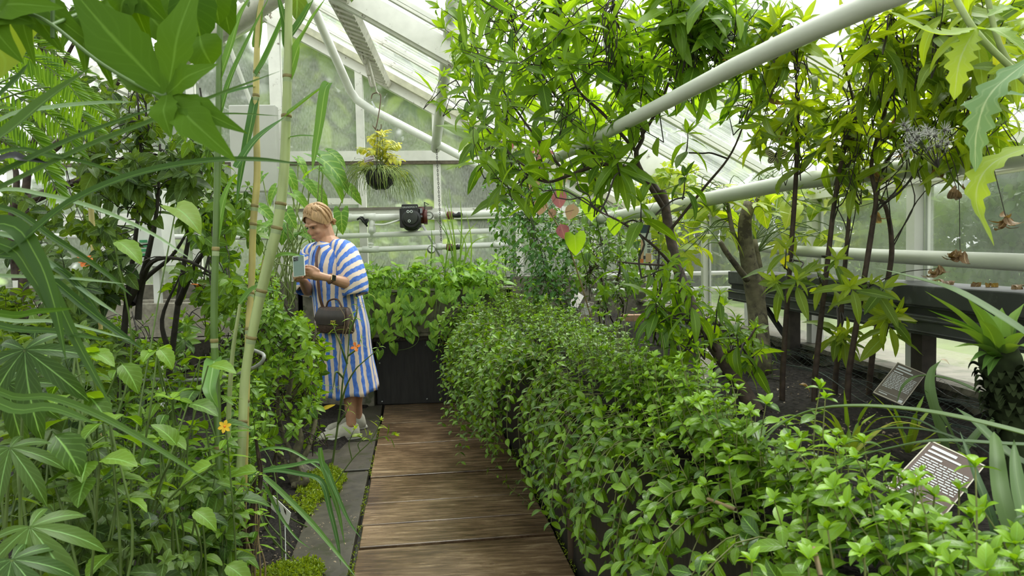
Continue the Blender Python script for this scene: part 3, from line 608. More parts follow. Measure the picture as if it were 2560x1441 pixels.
def lettering(txt, c, right, up, h, mat, parent, name='lettering'):
    cu = bpy.data.curves.new(name, 'FONT'); cu.body = txt; cu.size = h; cu.align_x = 'CENTER'; cu.align_y = 'CENTER'; cu.extrude = 0.0004
    o = bpy.data.objects.new(name, cu); COL.objects.link(o); cu.materials.append(mat)
    x = nrm(right); z = nrm(np.cross(x, up)); y = np.cross(z, x); m = Matrix.Identity(4)
    for i in range(3): m[i][0], m[i][1], m[i][2] = x[i], y[i], z[i]; m[i][3] = c[i]-origin_of(parent)[i]
    bpy.context.view_layer.update(); me = bpy.data.meshes.new_from_object(o.evaluated_get(bpy.context.evaluated_depsgraph_get())); bpy.data.objects.remove(o)
    o = bpy.data.objects.new(name, me); COL.objects.link(o); o.parent = parent; o.matrix_local = m; return o
lettering('GRUNDFOS X', q(-4, -23.5, -.0535), V3(1, 0, .02), V3(0, 0, 1), 0.020, PALE, pm)
g = Geo(); g.box(q(17, -24, -.01), q(30, 16, .06)); g.lathe(q(29, 0, .02), [(.001, 0), (19*k, 0), (19*k, .03), (.001, .03)], 18, X1); g.build('flange', MAROON, pm, True)
g = Geo(); g.box(q(18, -21, -.02), q(26, -9, -.005)); g.box(q(18, -3.5, -.02), q(26, 1, -.005)); g.build('connector', plain('bluish_grey_clip', (0.3, 0.31, 0.36), 0.4), pm, False)
g = Geo(); g.tube([q(31, -36), q(42, -30), q(34, -26), q(31, -36), q(32, -18)], 0.004, 6); g.build('handle', BLACK, pm)
def gauge(c, r, label, nrmv=(-0.15, -1, 0.05)):
    t = thing('pressure_gauge', label, 'gauge', c); a = nrm(nrmv)
    g = Geo(); g.lathe(c, [(.001, -.03), (r, -.03), (r*1.02, .004), (r*0.9, .006), (r*0.9, 0.0)], 22, a); g.build('case', plain('gauge_case', (0.12, 0.12, 0.11), 0.4, .3), t)
    g = Geo(); g.lathe(c+a*0.001, [(r*0.9, 0), (.001, 0)], 22, a); g.build('dial_face', plain('gauge_face', (0.72, 0.74, 0.7), 0.4, vary=0.02), t)
    x = nrm(np.cross(V3(0, 0, 1), a)); z = np.cross(a, x)
    g = Geo(); g.beam(c+a*0.003-x*r*0.6+z*r*0.1, c+a*0.003+x*r*0.3-z*r*0.05, 0.003, 0.001, a)
    g.build('needle', BLACK, t)
    g = Geo()
    for i in range(11):
        an = -0.8+i*(PI+1.6)/10; d = x*math.cos(an)+z*math.sin(an); g.beam(c+a*0.002+d*r*0.68, c+a*0.002+d*r*0.84, 0.0018, 0.0008, a)
    g.build('scale_marks', BLACK, t)
gauge(B(1073, 539, 6.22), 9.5*k, 'round white dial gauge directly right of the black pump')
gauge(B(1079, 623, 6.22), 9.5*k, 'round gauge half sunk behind planter leaves on the lowest pipe', (0.25, -1, 0.3))
def valve(c, label, s=1.0):
    t = thing('shutoff_valve', label, 'valve', c)
    g = Geo(); g.lathe(c-X1*.055*s, [(.001, 0), (.03*s, 0), (.036*s, .02), (.036*s, .05), (.028*s, .065), (.001, .065)], 14, X1+V3(0, 0, -.1)); g.build('body', plain('red_brown_valve', (0.16, 0.05, 0.03), 0.4, vary=0.3), t)
    g = Geo(); g.tube([c+V3(0.0, -.02, 0), c+V3(.03*s, -.03, -.008), c+V3(.06*s, -.03, 0), c+V3(.075*s, -.02, .01)], [.02*s, .018*s, .028*s, .016*s], 10, cap=True, smooth=3); g.build('handle', BLACK, t)
valve(B(1132, 538, 6.27), 'red brown valve with black handle on the upper pipe')
valve(B(1130, 618, 6.27), 'dark red valve with black handle on the lowest pipe', 0.9)
g = Geo(); c = B(903, 553, 6.25)
for i in range(3): g.tube([c+rv(.012), c+V3(.03, -.02, .02)+rv(.012), c+V3(.04, -.01, -.03)+rv(.01)], 0.009, 6, cap=True, smooth=3)
g.build('valve_handle', BLACK, tee_pipe)['label'] = 'black lever'
# ---- chain
g = Geo(); a, b_ = P(1091, 365, 6.22), P(1103, 602, 6.15); nl = 44; ax = nrm(b_-a)
for i in range(nl):
    c = a+(b_-a)*(i+.5)/nl; s = X1 if i % 2 else V3(0, 1, 0); L = np.linalg.norm(b_-a)/nl*0.62
    g.tube([c+ax*L*math.cos(t)+s*0.006*math.sin(t) for t in np.linspace(0, 2*PI, 9)], 0.0022, 4)
prop(g.build('chain', plain('dark_chain', (0.06, 0.05, 0.045), 0.4, 0.6), None), 'thin dark chain hanging from the slanting roof pipe', 'chain')
# ---- hanging basket
hb = thing('hanging_basket', 'black round hanging basket on a wire hook below the roof', 'hanging basket', P(950, 473, 5.6))
D5 = 5.6; kb = D5/1800; bc = P(950, 428, D5)
g = Geo(); rr = 36*kb; g.lathe(bc, [(rr*0.05, -46*kb), (rr*0.55, -44*kb), (rr*0.85, -30*kb), (rr*0.98, -10*kb), (rr, 0), (rr*0.95, 0), (rr*0.9, -12*kb), (rr*0.5, -38*kb), (.001, -40*kb)], 26); g.build('bowl', BLACK, hb)
g = Geo()
for i in range(16):
    a = i*2*PI/16; g.tube([bc+V3(rr*1.01*math.cos(a), rr*1.01*math.sin(a), 0), bc+V3(rr*0.88*math.cos(a), rr*0.88*math.sin(a), -30*kb), bc+V3(rr*0.3*math.cos(a), rr*0.3*math.sin(a), -46*kb)], 0.0025, 4, smooth=3)
g.build('wire_cage', STEM_D, hb)
g = Geo(); tp = P(944, 322, D5)
for i in range(3):
    a = i*2*PI/3+.4; g.tube([bc+V3(rr*math.cos(a), rr*math.sin(a), 0), tp], 0.002, 4)
g.build('hanger_wire', STEM_D, hb)
hk = P(945, 240, D5); Z1 = V3(0, 0, 1)
g = Geo(); g.tube([P(928, 247, D5), P(932, 235, D5), P(945, 233, D5), P(952, 243, D5), P(946, 290, D5), P(939, 322, D5), P(936, 318, D5)], 0.0045, 6, smooth=5); g.tube([P(953, 311, D5), P(952, 322, D5), P(945, 327, D5), P(936, 320, D5), P(932, 314, D5)], 0.004, 5, smooth=4)
prop(g.build('wire_hook', plain('rusty_wire', (0.16, 0.11, 0.07), 0.6, 0.3), None), 'long bent wire hook carrying the hanging basket', 'hook')
g = Geo()
for i, (px, py) in enumerate([(898, 95), (904, 130), (914, 160), (922, 190)]): 
    a = P(px, py, 5.4+.05*i); g.tube([a, a+V3(.01, 0, -.06), a+V3(.025, -.01, -.085), a+V3(.03, -.01, -.06)], 0.011, 6, smooth=3); g.tube([a, a+V3(0, 0, .04)], 0.016, 6)
g.tube([P(896, 60, 5.3), P(936, 215, 5.55)], 0.014, 6); g.tube([P(936, 205, 5.56), P(941, 228, 5.6), P(948, 236, 5.6)], .006, 5)
prop(g.build('hook_rail', plain('cream_metal', (0.55, 0.53, 0.46), 0.5, vary=0.15), None), 'cream rail of curled hooks hanging under the latticed purlin', 'rail')
g = Geo(); c = P(934, 262, 5.6); g.obox(c, (.006, .002, .03), (V3(1, 0, .5), V3(0, 1, 0), V3(-.5, 0, 1))); prop(g.build('plastic_tag', PALE, None, False), 'small pale tag hanging beside the basket hook', 'tag')
# ---- panels at the left of the gable
g = Geo(); g.box((BW(572, 300, 6.3)[0], 6.3, BW(600, 480, 6.3)[2]), (BW(688, 300, 6.3)[0], 6.42, BW(600, 262, 6.3)[2]))
prop(g.build('wall_cabinet', plain('grey_white_panel', (0.56, 0.56, 0.52), 0.5, vary=0.05, scale=5, spots=(0.4, 0.38, 0.33), spot_scale=6, spot_at=0.66), None, False, 0.01), 'tall pale grey wall cabinet behind the canes beside the gable post', 'cabinet')
wb = thing('white_box', 'white metal box with green marks behind the dark stems', 'box', P(390, 665, 5.6)); r_ = nrm(V3(1, -0.1, 0)); f_ = nrm(V3(0.1, 1, 0))
c = P(388, 572, 5.7); g = Geo(); g.obox(c, (.10, .10, .30), (r_, f_, V3(-.08, 0, 1))); g.build('case', WHITE2, wb, False, 0.006)
g = Geo(); g.beam(c-V3(0, 0, .28), V3(c[0], c[1], -.05), .05, .05, (0, 1, 0)); g.build('post', WHITE2, wb, False)
g = Geo()
for i in range(4): g.obox(c+V3(-.05, -.105, -.1-.035*i), (.03, .003, .010), (r_, f_, V3(0, 0, 1)))
g.build('green_marks', plain('green_print', (0.05, 0.3, 0.12), 0.5), wb, False)

# ---- signs
def sign(label, TL, TR, BL, mat=SIGNB, rows=11, stake=True, pic=False, border=CREAM, ground=0.72, seed=1):
    TL, TR, BL = map(V3, (TL, TR, BL)); R, Dn = TR-TL, BL-TL; n = nrm(np.cross(R, Dn)); 
    if n@(CAM-TL) < 0: n = -n
    rnd = random.Random(seed); w, h = np.linalg.norm(R), np.linalg.norm(Dn); x, y = R/w, -Dn/h; y = nrm(y-(y@x)*x) if not pic else y
    c = TL+R/2+Dn/2
    t = thing('plant_sign' if not pic else 'butterfly_sign', label, 'sign', c+Dn*0.5)
    g = Geo(); g.raw([TL+a*R+b*Dn+n*s for s in (0, -.003) for a, b in ((0, 0), (1, 0), (1, 1), (0, 1))], [(0, 1, 2, 3), (7, 6, 5, 4), (0, 4, 5, 1), (1, 5, 6, 2), (2, 6, 7, 3), (3, 7, 4, 0)]); g.build('plate', mat, t, False)
    def bar(u0, u1, v0, v1, gg, lift=.0008): 
        q4 = [TL+R*u+Dn*v+n*lift for u, v in ((u0, v0), (u1, v0), (u1, v1), (u0, v1))]; gg.quad(*q4)
    if border is not None:
        g = Geo(); e = .022; bar(0, 1, 0, e, g); bar(0, 1, 1-e, 1, g); bar(0, e, 0, 1, g); bar(1-e, 1, 0, 1, g); g.build('border', border, t, False)
    if not pic:
        g = Geo(); bar(.09, .55, .07, .12, g); bar(.09, .68, .16, .195, g); bar(.09, .40, .245, .275, g)
        for i in range(rows):
            v = .31+i*.45/rows; u = .08; end = .92 if i < rows-1 else .4
            while u < end:
                l = rnd.uniform(.05, .14); bar(u, min(end, u+l), v, v+.19/rows, g); u += l+.022
        bar(.08, .9, .865, .872, g); bar(.12, .4, .905, .925, g); bar(.80, .93, .9, .97, g); g.build('printed_lines', PALE if border is CREAM else CREAM, t, False)
    else:
        g = Geo(); q1 = lambda u, v, l=.001: TL+R*u+Dn*v+n*l
        g.quad(q1(.34, .18), q1(.5, .62), q1(.34, .92), q1(.26, .55)); g.build('blue_wing', plain('blue_wing_print', (0.03, 0.24, 0.5), 0.4, vary=0.4, scale=90), t, False)
        g = Geo(); g.quad(q1(.33, .15, .0006), q1(.53, .62, .0006), q1(.34, .98, .0006), q1(.23, .55, .0006)); g.quad(q1(.60, .06), q1(.76, .18), q1(.82, .48), q1(.70, .36)); g.build('dark_wing', plain('brown_wing_print', (0.06, 0.045, 0.03), 0.5), t, False)
    if stake:
        b = c+Dn*0.2; g = Geo(); g.tube([b-n*.006, V3(b[0]+.01, b[1]+.01, ground-.06)], 0.003, 6); g.build('stake', STEEL, t)
    return t
sign('large brown plant sign with pale border nearest the camera behind hedge leaves', P(2327, 1102, 1.32), P(2463, 1165, 1.29), P(2214, 1220, 1.20), seed=2)
sign('brown plant sign on the soil in front of the duct post', P(2244, 906, 2.36), P(2315, 936, 2.34), P(2182, 982, 2.24), SIGNG, seed=3)
sign('grey plant sign leaning against the foot of the main trunk', P(1767, 869, 2.76), P(1802, 890, 2.74), P(1729, 931, 2.66), SIGNG, seed=4, border=None)
sign('grey plant sign in the hedge back, left of the pair', P(1441, 728, 5.02), P(1460, 741, 5.0), P(1422, 762, 4.9), SIGNG, seed=5, border=None, rows=8)
sign('dark plant sign in the hedge back, right of the pair', P(1463, 754, 4.7), P(1485, 757, 4.7), P(1444, 800, 4.6), SIGNB, seed=6, rows=8)
sign('tiny dark plant sign tucked in the hanging basket', P(909, 394, 5.4), P(934, 389, 5.4), P(911, 407, 5.38), SIGNB, rows=4, stake=False, seed=7)
sign('brown plant sign standing in the moss beside the edging slabs', P(754, 1155, 4.15), P(790, 1173, 4.13), P(746, 1183, 4.1), SIGNG, rows=6, ground=0.0, seed=8, border=None)
sign('narrow brown plant sign tilted behind the white butterfly card', P(640, 1176, 3.45), P(659, 1168, 3.43), P(655, 1243, 3.4), SIGNB, rows=9, ground=0.0, seed=9)
bs = sign('white card with a blue butterfly picture on a metal stake', P(682, 1240, 3.1), P(727, 1283, 3.08), P(676, 1270, 3.1), plain('white_card_paper', (.9, .89, .85), .5, vary=.02), pic=True, border=None, ground=0.0, stake=False)
g = Geo(); g.tube([P(712, 1296, 3.1), P(715, 1425, 2.95)], 0.0028, 6); g.build('stake', STEEL, bs)
# hanging seed-packet like tag in the tree
pt = thing('plant_tag', 'pale upright plant tag with orange foot hanging among leaves', 'tag', P(1610, 655, 3.4)); c = P(1614, 610, 3.4); kk = 3.4/1800
def tb(u0, u1, v0, v1, gg, z=0.0):
    gg.obox(c+CR*((u0+u1)/2*kk)-CU*((v0+v1)/2*kk)-CF*z, ((u1-u0)/2*kk, .001, (v1-v0)/2*kk), (CR, CF, CU))
g = Geo(); tb(-12, 14, -28, 46, g); g.build('card', plain('pale_card', (0.5, 0.55, 0.5), 0.5), pt, False)
g = Geo(); g.tube([c+CU*44*kk, c+CU*75*kk+CR*.01, P(1640, 500, 2.72), P(1655, 485, 2.69)], .0009, 4, smooth=3); g.build('string', STEM_T, pt)
g = Geo(); tb(-14, 9, -47, -27, g, .001); g.build('dark_head', plain('dark_blue_print', (0.012, 0.04, 0.05), 0.4), pt, False)
g = Geo(); tb(-12, -5, -10, 46, g, .0025); tb(0, 14, 24, 46, g, .002); g.build('tan_patch', plain('tan_print', (0.5, 0.33, 0.19), 0.5), pt, False)
g = Geo(); tb(-14, -6, 38, 50, g, .004); g.build('orange_patch', plain('orange_print', (0.55, 0.16, 0.04), 0.5), pt, False)
g = Geo(); tb(-6, -1, 30, 38, g, .004)
for v in (-10, -6, 0, 6, 14, 19): tb(4, 12, v, v+2.2, g, .003)
g.build('dark_marks', BLACK, pt, False)
# ---- hose loop on the left
g = Geo(); g.tube([G(300, 1180, .0), P(330, 990, 3.2), P(370, 950, 3.2), P(440, 953, 3.2), P(540, 945, 3.2), P(610, 930, 3.15), P(650, 910, 3.1), P(660, 890, 3.1), P(645, 880, 3.2), P(628, 874, 3.3)], 0.008, 8, smooth=6)
prop(g.build('garden_hose', plain('grey_hose', (0.3, 0.31, 0.29), 0.45), None), 'thin grey hose curving round through the left shrub', 'hose')
# ================================================================ person
def closed_rings(g, rings, uvs=None, r=0.5, caps=True):
    n = len(rings[0]); k = len(rings); i0 = np.arange(k-1)[:, None]*n; j = np.arange(n); j2 = (j+1) % n
    f = np.stack([i0+j, i0+j2, i0+n+j2, i0+n+j], -1).reshape(-1, 4).tolist()
    if caps:
        for b, rev in ((0, True), ((k-1)*n, False)):
            for q_ in range(n//2-1):
                w_ = [b+q_, b+q_+1, b+n-2-q_, b+n-1-q_]; f.append(w_[::-1] if rev else w_)
    g.raw(np.concatenate(rings), f, np.concatenate(uvs) if uvs is not None else None, r)
def limb(g, pts, rad, n=12, smooth=4):
    pts = catmull(pts, smooth); rad = lerpr(rad, len(pts)); pa = np.array(pts); tg = np.gradient(pa, axis=0)
    a = nrm(np.cross(tg[0], V3(0.3, 0.2, 1))); rings = []; ang = np.arange(n)*2*PI/n
    for i in range(len(pts)):
        t = nrm(tg[i]); a = nrm(a-t*(a@t)); b = np.cross(t, a); rings.append(pa[i]+rad[i]*(np.cos(ang)[:, None]*a+np.sin(ang)[:, None]*b))
    # rounded ends
    t0, t1 = nrm(tg[0]), nrm(tg[-1])
    c0 = [pa[0]-t0*rad[0]*s+(rings[0]-pa[0])*math.sqrt(max(0.02, 1-s*s)) for s in (.95, .6)]; c1 = [pa[-1]+t1*rad[-1]*s+(rings[-1]-pa[-1])*math.sqrt(max(0.02, 1-s*s)) for s in (.6, .95)]
    closed_rings(g, c0+rings+c1)
def ellip(g, c, ax, rad, n=16, m=11):
    ax = np.array([nrm(a) for a in ax]); rings = []; ang = np.arange(n)*2*PI/n
    for th in np.linspace(0.12, PI-0.12, m):
        loc = np.stack([np.cos(ang)*math.sin(th)*rad[0], np.sin(ang)*math.sin(th)*rad[1], np.full(n, math.cos(th)*rad[2])], 1); rings.append(V3(c)+loc@ax)
    closed_rings(g, rings[::-1])
SKIN = plain('tanned_skin', (0.50, 0.27, 0.17), 0.5, vary=0.06, scale=30)
def dressmat():
    m, ns, lk = _mat('blue_cream_striped_cloth'); out = N(ns, 'OutputMaterial'); b = N(ns, 'BsdfPrincipled'); lk.new(b.outputs[0], out.inputs[0]); b.inputs['Roughness'].default_value = 0.75
    uv = N(ns, 'UVMap'); sp = N(ns, 'SeparateXYZ'); lk.new(uv.outputs[0], sp.inputs[0])
    nz = N(ns, 'TexNoise'); nz.inputs['Scale'].default_value = 26; nz.inputs['Detail'].default_value = 2; lk.new(uv.outputs[0], nz.inputs[0])
    ad = N(ns, 'Math', operation='MULTIPLY_ADD'); lk.new(nz.outputs[0], ad.inputs[0]); ad.inputs[1].default_value = 0.02; lk.new(sp.outputs[0], ad.inputs[2])
    pp = N(ns, 'Math', operation='PINGPONG'); lk.new(ad.outputs[0], pp.inputs[0]); pp.inputs[1].default_value = 0.0285
    r = N(ns, 'ValToRGB'); r.color_ramp.elements[0].position = 0.0118; r.color_ramp.elements[1].position = 0.0135
    mu = N(ns, 'Math', operation='MULTIPLY'); lk.new(pp.outputs[0], mu.inputs[0]); mu.inputs[1].default_value = 30
    lk.new(mu.outputs[0], r.inputs[0]); r.color_ramp.elements[0].position = 0.40; r.color_ramp.elements[1].position = 0.46
    n2 = N(ns, 'TexNoise'); n2.inputs['Scale'].default_value = 40; lk.new(uv.outputs[0], n2.inputs[0])
    r2 = N(ns, 'ValToRGB'); lk.new(n2.outputs[0], r2.inputs[0]); r2.color_ramp.elements[0].position = 0.3; r2.color_ramp.elements[0].color = (0.035, 0.12, 0.56, 1); r2.color_ramp.elements[1].position = 0.75; r2.color_ramp.elements[1].color = (0.12, 0.27, 0.75, 1)
    mx = N(ns, 'MixRGB'); lk.new(r.outputs[0], mx.inputs[0]); lk.new(r2.outputs[0], mx.inputs[1]); mx.inputs[2].default_value = (0.78, 0.64, 0.54, 1)
    lk.new(mx.outputs[0], b.inputs['Base Color'])
    return m
DRESS = dressmat()
HR = V3(CR[0], CR[1], 0); HR = nrm(HR); HD = nrm(V3(CF[0], CF[1], 0)); ZU = V3(0, 0, 1)
dS = nrm(-HR*.93-HD*.25); FD = nrm(-0.78*HR-0.62*HD); LT = nrm(0.62*HR-0.78*HD)              # facing, and her left
pr = thing('person', 'person in a blue and cream striped dress bent over a phone', 'person', P(865, 1085, 5.0))
# --- body: one surface, grown together
g = Geo()
hc = P(795, 558, 4.97); ub = nrm(ZU*math.cos(.62)+FD*math.sin(.62)); FH = nrm(-.56*HR-.83*HD); ub = nrm(ZU*math.cos(.55)+FH*math.sin(.55)); fb = nrm(FH*math.cos(.55)-ZU*math.sin(.55)); lb = np.cross(fb, ub)
ellip(g, hc+ub*.02-fb*.012, (lb, fb, ub), (.072, .092, .098))
ellip(g, hc-ub*.045+fb*.028, (lb, fb, ub), (.056, .062, .070))
ellip(g, hc-ub*.088+fb*.058, (lb, fb, ub), (.028, .028, .026), 10, 7)                 # chin
limb(g, [hc+fb*.080+ub*.012, hc+fb*.092-ub*.018, hc+fb*.096-ub*.030], [.007, .009, .011], 8, 2)    # nose
for s in (-1, 1):
    ellip(g, hc+lb*s*.074-fb*.004-ub*.012, (lb, fb, ub), (.008, .018, .030), 10, 7)     # ears
    ellip(g, hc+lb*s*.036+fb*.064-ub*.028, (lb, fb, ub), (.022, .022, .020), 10, 7)     # cheeks
    limb(g, [hc+lb*s*.012+fb*.082+ub*.022, hc+lb*s*.034+fb*.078+ub*.026, hc+lb*s*.052+fb*.062+ub*.02], [.008, .009, .007], 8, 2)
ellip(g, hc-ub*.062+fb*.084, (lb, fb, ub), (.024, .012, .006), 10, 7); ellip(g, hc-ub*.072+fb*.082, (lb, fb, ub), (.021, .012, .007), 10, 7)
nb = P(822, 612, 5.02)
limb(g, [nb-ZU*.08, nb, hc-ub*.05-fb*.03], [.075, .058, .055])
limb(g, [P(856, 800, 5.02), P(842, 720, 5.0), P(832, 660, 5.0), P(824, 622, 5.02)], [.15, .135, .145, .10], 16)
shL, shR = P(860, 628, 4.90), P(779, 636, 5.13)
limb(g, [shR, P(822, 622, 5.02), shL], [.055, .075, .06])
elL, wrL = P(886, 714, 4.80), P(822, 696, 4.66); elR, wrR = P(770, 726, 4.98), P(757, 700, 4.72)
limb(g, [shL, P(878, 668, 4.84), elL], [.056, .05, .042]); limb(g, [elL, elL+(wrL-elL)*.4, wrL], [.043, .041, .027])
limb(g, [shR, (shR+elR)/2, elR], [.054, .048, .04]); limb(g, [elR, elR+(wrR-elR)*.4, wrR], [.041, .038, .026])
# legs
kL, aL = P(872, 945, 4.90), P(878, 1052, 4.87); kR, aR = P(884, 938, 5.10), P(894, 1036, 5.14)
for k_, a_, hp in ((kL, aL, P(866, 810, 4.94)), (kR, aR, P(856, 806, 5.10))):
    limb(g, [hp, (hp+k_)/2, k_], [.085, .075, .055]); limb(g, [k_, k_+(a_-k_)*.3-FD*.012, k_+(a_-k_)*.72, a_, a_-ZU*.03], [.054, .056, .040, .034, .036]); limb(g, [a_-ZU*.03, a_-ZU*.05+dS*.06], [.030, .024])
# hands
def hand(g, wr, pal, tipdir, curl, back, s=1):
    """wr wrist, pal palm centre, tipdir finger direction, curl = way the finger ends turn, back = across the knuckles."""
    d = nrm(pal-wr); limb(g, [wr, pal], [.024, .03], 10, 2); bk = nrm(back)
    kn0 = pal+d*.028
    ellip(g, pal+d*.008, (bk, np.cross(d, bk), d), (.040, .018, .045), 12, 8)
    for i, (o, l) in enumerate(((-.030, .068), (-.010, .078), (.010, .074), (.029, .058))):
        k0 = kn0+bk*o; m_ = k0+nrm(d*.6+tipdir*.8)*l*.45; e_ = m_+nrm(tipdir+curl*.5)*l*.33; t_ = e_+nrm(tipdir*.5+curl)*l*.25
        limb(g, [k0, m_, e_, t_], [.0095, .0088, .008, .0068], 8, 2)
    th0 = pal-d*.018-bk*.034*s; limb(g, [th0, th0-bk*.022*s+tipdir*.03+curl*.01, th0-bk*.022*s+tipdir*.06+curl*.004], [.013, .0105, .0085], 8, 2)
ph_c = P(747, 658, 4.597)
pu = nrm(CU*0.86+CF*0.42-CR*0.16); px_ = nrm(CR-(CR@pu)*pu); pn = np.cross(px_, pu)     # phone axes
hand(g, wrL, P(789, 688, 4.645), nrm(-CR+CU*.12), nrm(-CU*.1+CF*.5-CR*.3), nrm(-CU+CF*.25), 1)
hand(g, wrR, P(744, 692, 4.665), nrm(CU*.15+CR*.45-CF*.2), nrm(CR*.9), nrm(-CU*.95-CF*.1), 1)
body = g.build('body', SKIN, pr)
rm = body.modifiers.new('grow', 'REMESH'); rm.mode = 'VOXEL'; rm.voxel_size = 0.0045; rm.use_smooth_shade = True
sm = body.modifiers.new('soft', 'SMOOTH'); sm.factor = 0.5; sm.iterations = 5
g = Geo()
for s in (-1, 1):
    ellip(g, hc+lb*s*.031+fb*.0785+ub*.006, (lb, fb, ub), (.011, .006, .006), 8, 6)
g.build('eyes', plain('dark_eyes', (0.05, 0.035, 0.025), 0.25), pr)
g = Geo(); g.ball(hc-ub*.066+fb*.0915, (.017, .006, .005)); g.build('lips', plain('lips', (0.45, 0.16, 0.13), 0.5), pr)
# --- hair
def hairmat():
    m = plain('short_blond_hair', (0.44, 0.27, 0.13), 0.5, vary=0.3, scale=7, stretch=(14, 14, 2), bump=0.4); return m
g = Geo(); ang = np.arange(28)*2*PI/28
rings = []
for i, th in enumerate(np.linspace(0.06, 1.95, 15)):
    rr = []
    for a in ang:
        # hairline: lower at the back, higher over the face
        front = max(0, math.sin(a)); t2 = th*(1-0.53*front**1.5) if th > 0.8 else th*(1-0.53*front**1.5*(th/0.8))
        wv = 1+0.018*math.sin(a*9+th*3)+0.012*math.sin(a*17+th*5)
        rr.append(hc+ub*.022-fb*.012+lb*.086*math.sin(t2)*math.cos(a)*wv+fb*.106*math.sin(t2)*math.sin(a)*wv+ub*.112*math.cos(t2)*wv)
    rings.append(np.array(rr))
closed_rings(g, rings, None, .5, False)
for i in range(46):
    a = rs(0, 2*PI); t0, t1 = rs(.15, .7), rs(1.3, 2.0)
    if math.sin(a) > .1: t0, t1 = rs(-.3, .1), rs(.65, .9)
    pts = [hc+ub*.022-fb*.012+(lb*.088*math.sin(t)*math.cos(a)+fb*.108*math.sin(t)*math.sin(a)+ub*.114*math.cos(t))*1.0 for t in np.linspace(t0, t1, 5)]
    g.tube(pts, [.006, .011, .008, .003], 5, smooth=3)
for i in range(7): g.tube([hc-fb*.09-ub*.02+lb*rs(-.04, .04), hc-fb*rs(.10, .12)-ub*.05+lb*rs(-.04, .04), hc-fb*rs(.09, .11)-ub*rs(.06, .08)+lb*rs(-.05, .05)], [.012, .004], 5, smooth=3)
g.build('hair', hairmat(), pr)
# --- dress
g = Geo(); n = 44; ang = np.arange(n+1)*2*PI/n-PI
spec = [(604, 812, .050, .050, 5.0), (610, 815, .085, .065, 5.0), (618, 820, .150, .090, 5.01), (632, 822, .190, .118, 5.01), (660, 826, .198, .140, 5.0), (700, 834, .198, .152, 5.0), (740, 843, .20, .160, 5.0), (780, 850, .205, .168, 5.0), (820, 857, .205, .172, 5.0), (870, 862, .20, .172, 5.0), (920, 867, .205, .178, 5.0), (955, 871, .212, .185, 5.0), (978, 873, .220, .192, 5.0)]
ys_ = [s[0] for s in spec]; vs, uv = [], []; yy_ = np.concatenate([np.linspace(604, 660, 12), np.linspace(668, 978, 34)])
for y in yy_:
    cx, a_, b_, D_ = [np.interp(y, ys_, [s[q_] for s in spec]) for q_ in (1, 2, 3, 4)]; c = P(cx, y, D_); dn = max(0, (y-700)/278)
    for t in ang:
        w_ = 1+dn*(0.05*math.sin(t*9+1)+0.03*math.sin(t*15+y*.01))+.012*math.sin(t*6+y*.05)
        pt = c+LT*math.sin(t)*a_*w_+FD*math.cos(t)*b_*w_
        pt = pt+ZU*(-.02*math.cos(t)*dn+.008*dn*math.sin(t*7))
        slant = max(0, (740-y)/115)*0.10*math.sin(max(-PI/2, min(t, PI/2)))
        vs.append(pt); uv.append((t*.185*min(1, a_/.195)-slant+1.0, (y-600)*.002))
f = [(i*(n+1)+j, i*(n+1)+j+1, (i+1)*(n+1)+j+1, (i+1)*(n+1)+j) for i in range(len(yy_)-1) for j in range(n)]
g.raw(vs, f, uv)
def sleeve(g, pts, rad, flare):
    pts = catmull(pts, 5); rad = lerpr(rad, len(pts)); pa = np.array(pts); tg = np.gradient(pa, axis=0); n = 24; vs, uv = [], []; a = nrm(np.cross(tg[0], FD))
    for i in range(len(pts)):
        t = nrm(tg[i]); a = nrm(a-t*(a@t)); b = np.cross(t, a)
        for j in range(n+1):
            th = j*2*PI/n; w_ = 1+.04*math.sin(th*5+i*.6)*i/len(pts)
            vs.append(pa[i]+rad[i]*w_*(math.cos(th)*a+math.sin(th)*b*flare)); uv.append((i*0.022-abs(((th/PI+.5) % 2)-1)*.10, th*.1))
    f = [(i*(n+1)+j, i*(n+1)+j+1, (i+1)*(n+1)+j+1, (i+1)*(n+1)+j) for i in range(len(pts)-1) for j in range(n)]; g.raw(vs, f, uv)
sleeve(g, [P(838, 622, 4.95), P(862, 632, 4.9), P(876, 668, 4.85), P(884, 705, 4.82), P(890, 738, 4.81)], [.070, .085, .095, .098, .088], 0.95)
sleeve(g, [P(800, 628, 5.07), P(779, 640, 5.12), P(774, 680, 5.07), P(772, 728, 4.99)], [.070, .082, .09, .085], 0.95)
dr = g.build('dress', DRESS, pr); sd2 = dr.modifiers.new('thick', 'SOLIDIFY'); sd2.thickness = 0.003
g = Geo(); fr = [P(np.interp(y, ys_, [s[1] for s in spec]), y, 5.0)+FD*(np.interp(y, ys_, [s[3] for s in spec])+.006)-ZU*.0 for y in np.linspace(625, 760, 12)]
g.ribbon(fr, .035, FD, 0, prof=([0, 1], [1, 1])); g.build('placket', plain('pale_blue_placket', (0.35, 0.45, 0.70), 0.7, vary=0.12), dr)
